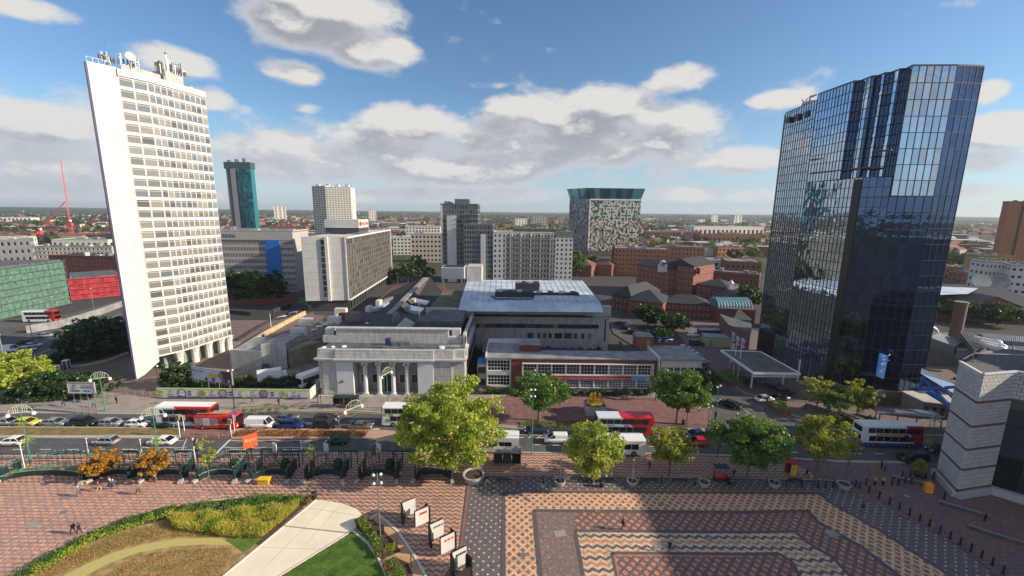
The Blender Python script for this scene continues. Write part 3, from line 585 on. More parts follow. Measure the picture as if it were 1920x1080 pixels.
    cp = MB(); a, b = G(1640,771,3.3), G(1760,779,3.3); dd = b-a; mid = (a+b)/2
    for i in range(16):
        p = a.lerp(b, (i+.5)/16); cp.box((p.x, p.y, 3.5+.04*(i % 2)), (dd.length/16-.02, 3.2, .12), math.atan2(dd.y, dd.x))
    for f_ in (.02,.3,.6,.98): p = a.lerp(b, f_); cp.tube((p.x,p.y-1,0),(p.x,p.y-1,3.4),.12)
    cp.obj('entrance_canopy', M['metal'], t)
    bn_ = thing('banner', 'tall blue banner with white lettering hung on the dark glass tower', 'banner', (84,86,10)); m1 = MB()
    P = [G(1644,661,14.4), None]; c0 = AT(1650,662,87.6); c1 = AT(1666,667,87.6); c2 = AT(1657,711,87.6); c3 = AT(1643,705,87.6)
    off = Vector((0,-.18,0)); m1.add([c3, c2, c1, c0, c3-off, c2-off, c1-off, c0-off], [(0,1,2,3),(7,6,5,4),(0,4,5,1),(1,5,6,2),(2,6,7,3),(3,7,4,0)]); m1.obj('banner_cloth', mat('bright_blue_cloth', (.08,.32,.85), .6, .1), bn_)
    for i, f_ in enumerate((.12,.24,.34,.44,.55,.66,.76)):
        a = c0.lerp(c3, f_)-Vector((0,.1,0)); b = c1.lerp(c2, f_)-Vector((0,.1,0)); q0 = a.lerp(b, .25+.1*(i % 3)); q1 = a.lerp(b, .55+.12*(i % 2)); sb = MB(); sb.tube(q0, q1+Vector((0,0,.35)), .1, 4); sb.obj('lettering', M['white'], bn_)
    ar = MB(); q = AT(1676,668,88.2); ar.tube(c1, (c1.x+1.6, 88.9, c1.z+.2), .12); ar.tube(c1-Vector((0,0,1)), (c1.x+1.6, 88.9, c1.z-1.6), .1); ar.obj('bracket', M['metal'], bn_)
hotel()
# ---------------------------------------------------------------- neoclassical bank
def bank():
    Y0 = 90.1; XL, XR = -43.9, -10.6; W_ = XR-XL; t = thing('bank_building', 'low pale stone classical building with four columns and a stepped roof', 'bank building', ((XL+XR)/2, Y0, 0))
    st = M['stone']
    def bx(nm, x0, x1, y0, y1, z0, z1, m=st): b = MB(); b.box(((x0+x1)/2, (y0+y1)/2, (z0+z1)/2), (x1-x0, y1-y0, z1-z0)); return b.obj(nm, m, t)
    def X(px): return AT(px, 700, Y0).x
    rx = [X(x) for x in (597, 631, 662, 783, 812, 847, 869)]
    bx('rear_block', XL+.6, XR-.6, Y0+3.2, Y0+32, 0, 10.6)
    # end pavilions with rusticated courses
    for (a, b, y) in ((XL, rx[0]+.9, Y0+.9), (rx[0]+.9, rx[1], Y0+.25), (rx[4], rx[5], Y0+.25), (rx[5], XR, Y0+.9)):
        bx('plinth', a, b-.01, y-.15, Y0+3.2, .3, 1.2)
        for j in range(13):
            z = 1.2+j*.545; c = MB(); c.box(((a+b)/2, (y+Y0+3.2)/2, z+.23), (b-a-.01, Y0+3.2-y, .46)); c.obj('stone_course', st, t)
        bx('course_joint', a+.06, b-.07, y+.10, Y0+3.19, 1.2, 8.2, mat('dark_joint', (.13,.125,.12), .9, .2, 1))
    for (a, b) in ((rx[1], rx[2]), (rx[3], rx[4])): bx('pier', a, b-.01, Y0, Y0+3.19, 1.0, 8.25, mat('smooth_pale_stone', (.62,.62,.63), .8, .05, .5)); bx('pier_base', a-.05, b+.03, Y0-.1, Y0+3.18, .3, 1.0, M['conc'])
    # portico wall, windows, door
    dw = mat('weathered_stone', (.30,.28,.26), .85, .2, .8, streak=.4); bx('portico_wall', rx[2], rx[3], Y0+2.6, Y0+3.15, .3, 8.2, dw)
    cxs = [X(x) for x in (683, 709, 735.5, 761.5)]
    xs = [(rx[2]+cxs[0])/2+.2]+[(cxs[i]+cxs[i+1])/2 for i in range(3)]+[(rx[3]+cxs[3])/2]
    for i, x in enumerate(xs):
        for (z, h) in ((2.4, 2.0), (7.0, 1.5)):
            if i == 2 and z < 3: continue
            f = MB(); f.box((x, Y0+2.58, z+h/2), (1.7, .12, h+.3)); o = f.obj('window', st, t)
            p = MB(); p.box((x, Y0+2.50, z+h/2), (1.25, .06, h)); link('pane', p.mesh('pane', [M['gdark']]), o, loc=(0, 0, 0), world=False)
    door = MB(); x = xs[2]; ang = [math.pi*i/10 for i in range(11)]; pr = [(x-.95, .3)]+[(x-.95*math.cos(a), 3.4+.95*math.sin(a)) for a in ang]+[(x+.95, .3)]
    n = len(pr); door.add([(a, Y0+2.5, z) for a, z in pr]+[(a, Y0+2.6, z) for a, z in pr], [tuple(range(n-1, -1, -1))]+[(i, (i+1)%n, n+(i+1)%n, n+i) for i in range(n)]); door.obj('door', M['black'], t)
    ar = MB(); ar.path([(x-1.2*math.cos(a), Y0+2.5, 3.4+1.2*math.sin(a)) for a in ang], .2, 6); ar.tube((x-1.2, Y0+2.5, .3), (x-1.2, Y0+2.5, 3.4), .2); ar.tube((x+1.2, Y0+2.5, .3), (x+1.2, Y0+2.5, 3.4), .2); ar.obj('door_arch', st, t)
    for cx in cxs:
        c = MB(); c.box((cx, Y0+.75, .5), (1.35, 1.35, .3)); c.lathe((cx, Y0+.75, .6), [(.66, .05), (.68, .2), (.56, .35), (.54, .5), (.54, 2.2), (.46, 6.7), (.48, 6.8)], 16); c.box((cx, Y0+.75, 7.95), (1.45, 1.2, .3))
        for s in (-1, 1): c.tube((cx+s*.5, Y0+.15, 7.62), (cx+s*.5, Y0+1.35, 7.62), .24, 10)
        c.obj('column', M['stone'] if 0 else mat('column_stone', (.60,.60,.60), .8, .08, 1), t, smooth=False)
    b = MB(); b.box(((rx[2]+rx[3])/2, Y0+1.5, .15), (rx[3]-rx[2]-.1, 3.2, .3)); b.box(((XL+XR)/2, Y0+1.5, .12), (W_+.4, 3.9, .24)); b.obj('steps', M['conc'], t)
    # entablature, cornice and parapet
    bx('architrave', rx[1]-.1, rx[4]+.1, Y0-.05, Y0+3.3, 8.22, 8.72); bx('architrave', XL-.02, rx[1]-.11, Y0+.3, Y0+3.3, 8.22, 8.68); bx('architrave', rx[4]+.11, XR+.02, Y0+.3, Y0+3.3, 8.22, 8.68)
    bx('cornice', rx[1]-.3, rx[4]+.3, Y0-.75, Y0+3.4, 8.75, 9.1, M['conc']); bx('cornice', XL-.5, rx[1]-.32, Y0-.25, Y0+3.4, 8.74, 9.08, M['conc']); bx('cornice', rx[4]+.32, XR+.5, Y0-.25, Y0+3.4, 8.74, 9.08, M['conc'])
    for k in range(3): bx('parapet_course', rx[1]-.1+.0, rx[4]+.1, Y0+.15*k, Y0+1.1, 9.12+.66*k, 9.12+.66*(k+1)-.03)
    for k in range(3):
        for (a, b_) in ((rx[0]-.2, rx[1]-.12), (rx[4]+.12, rx[5]+.4)): bx('parapet_course', a, b_, Y0+.45+.12*k, Y0+1.3, 9.11+.66*k, 9.11+.66*(k+1)-.03)
        for (a, b_) in ((XL, rx[0]-.22), (rx[5]+.42, XR)): bx('parapet_course', a, b_, Y0+1.1+.1*k, Y0+2.4, 9.1+.6*k, 9.1+.6*(k+1)-.03)
    bx('roof', XL+.4, XR-.4, Y0+1.35, Y0+7.9, 9.6, 10.75, M['felt'])
    ya = G(700, 642.5, 10.8).y; za = HZ(Vector((-25, ya, 0)), 618)
    xa = AT(605, 630, ya).x; xb = AT(866, 630, ya).x
    for k in range(4):
        z = 10.75+(za-10.75)*k/4; bx('attic_course', xa+(0 if k < 2 else 3.2), xb-(0 if k < 2 else 3.2), ya+.05*k, ya+1.2, z, z+(za-10.75)/4-.04)
    for s, x in ((-1, xa+1.3), (1, xb-1.5)):
        bx('corner_niche', x-1.0, x+1.0, ya+.9, ya+2.6, 10.9, za-.1); 
    bx('attic_coping', xa+2.6, xb-2.6, ya-.15, ya+1.35, za-.02, za+.25, M['conc'])
    bx('roof', xa+.8, xb-.8, ya+1.4, ya+19, 10.7, za-.9, M['slate'])
    bx('side_wall', XR-.65, XR-.05, Y0+4, Y0+31, .2, 9.6, dw); bx('side_cornice', XR-.8, XR+.25, Y0+3.5, Y0+31.5, 9.62, 9.95); bx('side_attic', XR-1.0, XR-.3, Y0+6, Y0+30, 9.97, 13.1)
    for k in range(9):
        for z in (2.2, 5.4, 11.0): 
            f = MB(); f.box((XR+.02 if z < 10 else XR-.27, Y0+6.5+k*2.6, z+.8), (.1, 1.2, 1.7)); f.obj('window', M['gdark'], t)
    # raised roof tanks, rooflights and plant
    r2 = MB(); r2.prism([(AT(782,610,ya+8).x, ya+6), (xb-.9, ya+6), (xb-.9, ya+18), (AT(782,610,ya+8).x+2, ya+18)], za-.9, za+.6); r2.obj('upper_roof', M['felt'], t)
    for (x, y, z, r_) in [(607,651.5,10.8,.55),(624,650.5,10.8,.5),(645,650,10.8,.65),(828,652,10.8,.8),(688,606,za-.8,.4)]:
        p = G(x, y, z); b = MB(); b.ball(p, r_, 10, 6, sz=.5); b.obj('domed_rooflight', M['wmetal'], t)
    p = G(752, 647, 10.8); b = MB(); b.box((p.x-3, p.y, 11.6), (1.2,.9,1.7)); b.obj('roof_unit', M['blueg'] if 0 else mat('navy_paint', (.03,.05,.13), .5, .1), t)
    for i in range(3): b = MB(); b.box((p.x-1.4+i*1.6, p.y, 11.25), (1.3,.9,1.0)); b.tube((p.x-1.4+i*1.6, p.y-.5, 11.3), (p.x-1.4+i*1.6, p.y-.42, 11.3), .38, 10); b.obj('roof_unit', M['metal'], t)
    for x in (700, 770, 842):
        p = G(x, 649, 10.8); b = MB(); b.box((p.x, p.y, 10.83), (5, 1.5, .12)); b.obj('roof_patch', M['felt'] if x < 800 else M['feltl'], t)
    b = MB(); c = G(753, 618, za-.9); q = 2.1; b.add([(c.x-q,c.y-q+4,za-.9),(c.x+q,c.y-q+4,za-.9),(c.x+q,c.y+q+4,za-.9),(c.x-q,c.y+q+4,za-.9),(c.x,c.y+4,za+1.2)], [(0,1,4),(1,2,4),(2,3,4),(3,0,4)]); b.obj('pyramid_rooflight', M['metal'], t)
    b = MB(); c = G(733, 612, za-.8); b.path([(c.x+math.cos(a)*.9-.3*math.cos(a), c.y+4, za-.9+2.6*math.sin(a)) for a in ang], .12); b.path([(c.x+math.cos(a)*.6, c.y+6, za-.9+2.4*math.sin(a)) for a in ang], .12); b.obj('ventilator_hood', M['metal'], t)
    b = MB(); c = G(780, 605, za); b.tube((c.x, c.y+4, za-.5), (c.x, c.y+4, za+4.6), .07); b.obj('flagpole', M['wmetal'], t)
    c = G(660, 604, za); b = MB(); b.box((c.x-1.6, c.y+5, za-1), (3.4, 2.4, 4.6)); b.obj('chimney_stack', mat('grey_brown_brick', (.17,.14,.12), .9, .2, 2), t)
    # small emblem on the left pier
    b = MB(); p = AT(641, 716, Y0-.06); b.tube((p.x-.5,p.y,p.z-.1),(p.x+.5,p.y,p.z-.1),.06,4); b.tube((p.x-.2,p.y,p.z-.1),(p.x-.1,p.y,p.z+.25),.06,4); b.tube((p.x+.1,p.y,p.z-.1),(p.x+.2,p.y,p.z+.45),.07,4); b.obj('emblem', M['dmetal'], t)
bank()
# ---------------------------------------------------------------- glazed low college block
def college():
    p0 = G(914, 728, .2); p1 = G(1219, 731.5, .2); Y0 = 95.4; t = thing('college_building', 'long low brick and white building with white gridded windows and a red banner', 'college building', (14, Y0, 0))
    X = lambda px: AT(px, 700, Y0).x; z1 = 7.9; x0, x1, x2, x3 = X(912), X(958.5), X(1228), X(1229)
    yb = G(1000, 657, z1).y
    wm = M['wmetal']; dm = M['gdark']
    b = MB(); b.prism([(x0+.1, Y0+.35), (x2-.1, Y0+.35), (x2-.1, yb), (x0+.1, yb+6)], .1, z1-.35); b.obj('core', M['dark'], t)
    facade(t, (x0, Y0+.3), (x1-.02, Y0+.3), .3, z1-.2, 1, 2, .90, .70, M['white'], wm, dm, .3, nx=7, ny=3, zoff=.45, fr=.09)
    # brick frame round the long window band
    bb = MB(); xa, xb_ = X(980.5), X(1222); zt = AT(1000, 681, Y0).z
    bb.box(((x1+xa)/2, Y0+.15, z1/2), (xa-x1, .5, z1-.3)); bb.box(((xb_+x2)/2, Y0+.15, z1/2), (x2-xb_, .5, z1-.3)); bb.box(((xa+xb_)/2, Y0+.15, (zt+z1-.15)/2), (xb_-xa-.01, .48, z1-.15-zt)); bb.obj('brick_surround', M['brickd'], t)
    zl0, zl1 = .25, AT(1000, 712, Y0).z; zu0 = AT(1000, 703, Y0).z
    facade(t, (xa, Y0+.3), (xb_, Y0+.3), zu0, zt-.1, 9, 1, .90, .86, wm, wm, M['glass'], .2, nx=4, ny=3, fr=.06)
    facade(t, (xa, Y0+.3), (xb_, Y0+.3), zl0, zl1, 9, 1, .90, .9, wm, wm, M['gcurt'], .2, nx=4, ny=3, fr=.05)
    b = MB(); b.box(((xa+xb_)/2, Y0+.1, (zl1+zu0)/2), (xb_-xa-.1, .35, zu0-zl1-.02)); b.obj('spandrel', M['conc'], t)
    b = MB(); b.box(((xa+xb_)/2, Y0-.15, zt+.05), (xb_-xa+.5, .9, .14)); b.box((xa-.15, Y0-.1, (zt+.2)/2+.1), (.2, .7, zt-.3)); b.box((xb_+.15, Y0-.1, (zt+.2)/2+.1), (.2, .7, zt-.3)); b.obj('window_surround', wm, t)
    b = MB(); b.prism([(x0-.3, Y0-.35), (x2+.2, Y0-.35), (x2+.2, yb+.2), (x0+8, yb+.2), (x0+8, yb+6), (x0-.3, yb+6)], z1-.3, z1); b.obj('roof', M['feltl'], t)
    b = MB(); b.box((x0-.15, (Y0+yb+6)/2, z1+.15), (.3, yb+6-Y0, .5)); b.box(((x0+x0+8)/2, yb+6, z1+.5), (8.3, .3, 1.2)); b.obj('parapet', M['white'], t)
    b = MB(); b.prism([(x0+8, yb-1), (x0+13, yb-1), (x0+13, yb+4), (x0+8, yb+4)], z1+.01, z1+1.7); b.obj('brick_penthouse', M['brickd'], t)
    rg = MB(); rg.box((x0+10.5, yb+1.5, z1+1.8), (5.3, 5.3, .15)); rg.obj('penthouse_roof', M['feltl'], t)
    # banner
    zb0, zb1 = AT(1000, 711.5, Y0-.1).z, AT(1000, 704, Y0-.1).z
    for (a, c, m_, nm) in ((986, 1008, mat('sky_blue_banner', (.06,.36,.85), .6, .05), 'banner_end'), (1008, 1184, mat('deep_red_banner', (.40,.02,.025), .6, .05), 'banner'), (1184, 1210, MATS['sky_blue_banner'], 'banner_end')):
        b = MB(); b.box(((X(a)+X(c))/2, Y0-.14, (zb0+zb1)/2), (X(c)-X(a)-.01, .05, zb1-zb0)); b.obj(nm, m_, t)
    text('banner_lettering', 'UNIVERSITY  CITY CENTRE 13.1 MILES HALF MARATHON BIRMINGHAM.ORG/BIRMINGHAM', .62, M['white'], t, ((X(1012)+X(1182))/2, Y0-.19, zb0+.2), 0, ex=.005)
    # right wing
    q0 = X(1239); Zr = 7.9; y2 = Y0+.1; q1 = AT(1316, 676, y2).x; ybr = G(1240, 648.6, Zr).y
    xr0 = G(1216, 648.6, Zr).x; xr1 = G(1276, 648.6, Zr).x
    b = MB(); b.prism([(q0, y2+.4), (q1, y2+.4), (xr1, ybr), (xr0, ybr)], .1, Zr-.4); b.obj('core', M['white'], t)
    facade(t, (q0, y2+.35), (q1, y2+.35), .3, Zr-.2, 6, 1, .86, .30, M['white'], wm, M['glass'], .3, nx=2, ny=2, zoff=.62, fr=.07)
    fin = MB()
    for i in range(7): fin.box((q0+(q1-q0)*i/6, y2-.02, Zr/2+.6), (.08, .16, Zr-1.6))
    fin.obj('glazing_fins', wm, t, kind='stuff')
    b = MB(); b.prism([(q0-.5, y2-.5), (q1+.9, y2-.5), (xr1+1, ybr+.5), (xr0-.2, ybr+.5)], Zr-.25, Zr+.05); b.obj('roof', M['feltl'], t)
    b = MB(); b.prism([(X(1232), Y0-.6), (q0-.55, Y0-.6), (xr0-.4, ybr), (xr0-1, ybr)], 0.1, Zr+.55); b.obj('dividing_wall', M['cream'], t)
    b = MB(); c = G(1207, 652, z1); b.box((c.x, c.y+1.2, z1+1.5), (4.2, 3.2, 3.0)); b.obj('stair_tower', M['brick'], t)
    b = MB(); b.box((c.x, c.y+1.2, z1+3.06), (4.5, 3.5, .12)); b.obj('stair_tower_roof', M['feltl'], t); b = MB(); b.box((c.x+1, c.y-.42, z1+1.1), (.8, .08, 2.1)); b.obj('door', M['metal'], t)
    b = MB(); c = G(1167, 655, z1); b.box((c.x, c.y+.7, z1+.6), (.3, 5, 1.3)); b.box(((c.x+xr1)/2+2, ybr+1, z1+.3), (xr1-c.x-4, .4, .7)); b.obj('rear_parapet', M['brickd'], t)
    # small blue-topped annex at the left
    b = MB(); xa_, xb2 = X(895), X(911); b.box(((xa_+xb2)/2, Y0+2.5, 3), (xb2-xa_, 4, 6)); b.obj('annex', M['conc'], t); b = MB(); b.box(((xa_+xb2)/2, Y0+2.4, 6.1), (xb2-xa_+.2, 4.3, .2)); b.obj('annex_roof', mat('blue_sheet_roof', (.07,.20,.50), .6, .1), t)
    for z in (1.4, 4.4): b = MB(); b.box(((xa_+xb2)/2, Y0+.45, z), (xb2-xa_-.3, .1, 1.6)); b.obj('window', M['gdark'], t)
college()
# ---------------------------------------------------------------- brutalist concrete block with a pale roof
def concrete():
    Y0 = 121.5; t = thing('concrete_building', 'grey concrete block with ribbon windows and a patched pale blue roof', 'office building', (5, Y0, 0)); X = lambda px: AT(px, 600, Y0).x
    xl, xr = X(882), X(1143); c = M['conc']; Z = lambda py: AT(1000, py, Y0).z
    b = MB(); b.prism([(xl, Y0+.5), (xr-.1, Y0+.5), (xr-.1, Y0+36), (xl, Y0+36)], 0, 14.2); b.obj('core', M['dark'], t)
    bands = [(0, Z(615.5)), (Z(607.5), Z(594.5)), (Z(590.5), Z(575))]
    def bx(nm, x0, x1, z0, z1, y0=Y0, y1=Y0+.49, m=c): q = MB(); q.box(((x0+x1)/2, (y0+y1)/2, (z0+z1)/2), (x1-x0, y1-y0, z1-z0)); q.obj(nm, m, t)
    # each band split into cast panels
    for k, (z0, z1) in enumerate(bands[:2]):
        n = 22; dx = (xr-xl)/n
        for i in range(n): bx('concrete_panel', xl+i*dx, xl+(i+1)*dx-.05, max(z0, 2.6 if k == 0 else z0), z1, Y0-(.02 if i % 3 else 0))
        if k == 0:
            for i in range(n): bx('concrete_panel', xl+i*dx, xl+(i+1)*dx-.05, 0, 2.55)
    bx('end_wall', X(1123), xr, bands[0][1]+.01, bands[1][0]-.01); bx('end_wall', X(1110), xr, bands[1][1]+.01, bands[2][0]-.01)
    brown = glass('brown_window_panel', (.12,.08,.06), .3, .1, cols=[(0, (.11,.065,.045)), (.3, (.05,.045,.045)), (.55, (.15,.09,.06)), (.8, (.07,.05,.045)), (.9, (.35,.24,.13)), (.96, (.10,.15,.2))])
    for i in range(21):
        for j, (za, zb) in enumerate(((bands[0][1], bands[1][0]), (bands[1][1], bands[2][0]))):
            if j and i not in (6, 7, 8, 17, 18, 19): continue
            w = (X(1112)-X(888))/21; x = X(888)+w*i; bx('window', x+.05, x+w-.08, za+.05, zb-.05, Y0+.2, Y0+.45, brown)
    for px, w in ((995,.9),(1011,.5),(1022,.5),(1032,.5),(1048,1.1),(1066,1.1),(1080,.5),(1094,.5),(1107,.5)):
        x = X(px); bx('window', x-w, x+w, Z(634), Z(624), Y0-.06, Y0+.1, brown)
    bx('tall_window', X(1134), X(1137), Z(638), Z(597), Y0-.06, Y0+.1, M['brickd'])
    zb0, zb1 = Z(592), Z(574)
    yl = Y0-5; bx('overhanging_fascia', X(805), X(892), zb0+.2, zb1+.2, yl, yl+1.1); bx('overhanging_fascia', X(892)+.02, X(1097), zb0+.5, zb1-1.0, Y0-.6, Y0+1); bx('overhanging_fascia', X(1097)+.02, xr+.2, zb0+.2, zb1+.3, Y0-.6, Y0+1)
    bx('side_slab', X(805), X(888), zb0-3, zb0+.18, yl+1.2, Y0+20, M['dark']); bx('left_block', X(805)+.3, X(882), 0, zb0-3.1, yl+2.5, Y0+24, c)
    bx('roof_deck', X(805)+.3, X(865), zb1-.6, zb1-.4, yl+1.2, Y0+26, mat('mossy_roof', (.10,.11,.06), .9, .4, .3))
    # pale roof
    R = [G(860, 572, 16), G(1131, 574, 16), G(1092, 526, 16), G(877, 524.5, 16)]; n = 5
    pb = M['paleb']
    rp = MB(); rp.add([(R[0].x, R[0].y-.3, 14.3), (R[1].x, R[1].y-.3, 14.3), (R[1].x, R[1].y+2.8, 16), (R[0].x, R[0].y+2.8, 16)], [(0,1,2,3)]); rp.add([(R[0].x, R[0].y+2.8, 16), (R[1].x, R[1].y+2.8, 16), (R[2].x, R[2].y, 16), (R[3].x, R[3].y, 16)], [(0,1,2,3)])
    rp.add([(R[1].x, R[1].y-.3, 14.3), (R[1].x+.5, R[2].y, 14.3), (R[2].x, R[2].y, 16), (R[1].x, R[1].y+2.8, 16)], [(0,1,2,3)]); rp.add([(R[0].x, R[0].y-.3, 14.3), (R[0].x, R[0].y+2.8, 16), (R[3].x, R[3].y, 16), (R[3].x-.5, R[3].y, 14.3)], [(0,1,2,3)])
    rp.obj('pale_roof', pb, t)
    sm = MB(); rr = random.Random(5)
    for i in range(22):
        a = R[0].lerp(R[1], (i+.5)/22); b_ = R[3].lerp(R[2], (i+.5)/22); sm.tube((a.x, a.y+3, 16.03), (b_.x, b_.y-.2, 16.03), .05, 4)
    for j in range(5): a = R[0].lerp(R[3], .15+.18*j); b_ = R[1].lerp(R[2], .15+.18*j); sm.tube((a.x+1, a.y, 16.03), (b_.x-1, b_.y, 16.03), .06, 4)
    sm.obj('roof_seams', M['feltl'], t, kind='stuff')
    for (x0, y0, x1, y1, h) in ((928,557,1000,552,1.5),(966,546,1010,541,2.6),(1000,552,1084,551,.6)):
        p, q = G(x0, y0, 16.2), G(x1, y1, 16.2); b = MB(); b.box(((p.x+q.x)/2, (p.y+q.y)/2, 16+h/2), (abs(q.x-p.x), 3.2 if h > 1 else 1.2, h)); b.obj('roof_plant', M['slate'], t)
        for i in range(4): b = MB(); b.box((p.x+(q.x-p.x)*(i+.5)/4, (p.y+q.y)/2, 16+h+.3), (1.6, 1.4, .6)); b.obj('vent_unit', M['felt'] if i % 2 else M['conc'], t)
    pth = MB(); p = [G(x, y, 16.1) for x, y in ((922,556),(930,561),(998,561),(1002,550),(1084,549),(1084,555))]; pth.path(p, .28, 5); pth.obj('roof_duct', M['slate'], t)
    # stilted louvred tank
    a = G(842, 545, 14); b = MB(); b.box((a.x+.6, a.y+10, 19.4), (8.5, 8, 4.2)); b.obj('louvred_tank_room', mat('white_louvres', (.62,.63,.64), .6, .1), t)
    sl_ = MB()
    for k in range(9): sl_.box((a.x+.6, a.y+5.95, 17.6+k*.45), (8.6, .1, .12))
    sl_.obj('louvre_blades', M['metal'], t, kind='stuff')
    b = MB(); b.box((a.x+8.2, a.y+13, 18.6), (5.5, 9, 6)); b.obj('lift_tower', M['conc'], t)
    b = MB(); b.box((a.x+.6, a.y+10, 21.52), (7.6, 7, .1)); b.obj('tank_room_roof', M['dark'], t)
    for dx in (-3, 3.8): b = MB(); b.tube((a.x+dx, a.y+6.2, 14), (a.x+dx, a.y+6.2, 17.3), .2); b.obj('stilt', M['metal'], t)
concrete()
# ---------------------------------------------------------------- generic blocks
def block(name, label, cat, A, B, depth, ztop, wm, nc, nr, wf=.6, hf=.55, gm=None, fm=None, side=None, roofm=None, ind=True, z0=0, group=None, dp=.25, nx=1, ny=1, left=True, right=True, parapet=.6, sdepth=None):
    "rectangular block: A, B front base corners (left, right); side = (cols, rows) for the ends"
    A = Vector((A[0], A[1], 0)); B = Vector((B[0], B[1], 0)); d = (B-A).normalized(); n = Vector((d.y, -d.x, 0)); gm = gm or M['gdark']; fm = fm or M['wmetal']; t = thing(name, label, cat, ((A.x+B.x)/2, (A.y+B.y)/2, z0), group=group)
    A2, B2 = A-n*depth, B-n*depth
    c = MB(); c.prism([(p.x, p.y) for p in (A+d*.02, B-d*.02, B2-d*.02, A2+d*.02)], z0, ztop-.05); c.obj('core', wm, t)
    if nc: facade(t, A, B, z0, ztop, nc, nr, wf, hf, wm, fm, gm, dp, ind, nx, ny)
    if side:
        if right: facade(t, B, B2, z0, ztop, side[0], side[1], wf, hf, wm, fm, gm, dp, ind, nx, ny)
        if left: facade(t, A2, A, z0, ztop, side[0], side[1], wf, hf, wm, fm, gm, dp, ind, nx, ny)
    r = MB(); e = .3; r.prism([((A-d*e+n*e).x, (A-d*e+n*e).y), ((B+d*e+n*e).x, (B+d*e+n*e).y), ((B2+d*e).x, (B2+d*e).y), ((A2-d*e).x, (A2-d*e).y)], ztop, ztop+.25); r.obj('roof', roofm or M['felt'], t)
    if parapet:
        q = MB()
        for u, v in ((A, B), (B, B2), (B2, A2), (A2, A)):
            m_ = (u+v)/2; dd = v-u; q.box((m_.x, m_.y, ztop+.25+parapet/2), (dd.length-.02, .3, parapet), math.atan2(dd.y, dd.x))
        q.obj('parapet', wm, t)
        rr = random.Random(int(A.x*7+A.y)); LL = (B-A).length
        for i in range(min(7, 2+int(LL/9))):
            p_ = A+d*(LL*rr.uniform(.08, .92))-n*(depth*rr.uniform(.25, .75)); q = MB(); sx, sy, sz = rr.uniform(1, 4), rr.uniform(1, 3), rr.uniform(.6, 2); q.box((p_.x, p_.y, ztop+.25+sz/2), (sx, sy, sz), math.atan2(d.y, d.x)); q.obj('roof_plant', rr.choice([M['metal'], M['conc'], M['feltl']]), t)
    return t, A, B, A2, B2, d, n
def roof_box(t, x, y, z, w, dp, h, m, rz=0, nm='roof_plant'): b = MB(); b.box((x, y, z+h/2), (w, dp, h), rz); return b.obj(nm, m, t)
def gabled(name, label, cat, A, B, depth, zw, zr, wm, rm, nc, nr, gm=None, hip=True, group=None, side=None, ind=True, wf=.45, hf=.5, over=.5):
    t, A, B, A2, B2, d, n = block(name, label, cat, A, B, depth, zw, wm, nc, nr, wf, hf, gm, None, side, ind=ind, group=group, parapet=0, roofm=rm, dp=.12)
    L = (B-A).length; o = over; P = [A-d*o+n*o, B+d*o+n*o, B2+d*o-n*o, A2-d*o-n*o]; r = MB(); z = zw+.26; W2 = depth/2+o
    if L >= depth: i = W2 if hip else 0; R1, R2 = A-d*o+n*o-n*W2+d*i, B+d*o+n*o-n*W2-d*i; F = [(0,1,5,4),(1,2,5),(2,3,4,5),(3,0,4)]
    else: i = (L/2+o) if hip else 0; R1, R2 = (A+B)/2+n*o-n*i, (A2+B2)/2-n*o+n*i; F = [(1,2,5,4),(0,1,4),(3,0,4,5),(2,3,5)]
    r.add([(p.x, p.y, z) for p in P]+[(R1.x, R1.y, zr), (R2.x, R2.y, zr)], F+[(3,2,1,0)]); r.obj('pitched_roof', rm, t)
    return t, A, B, A2, B2, d, n
def gp(x, y): v = G(x, y, 0); return (v.x, v.y)
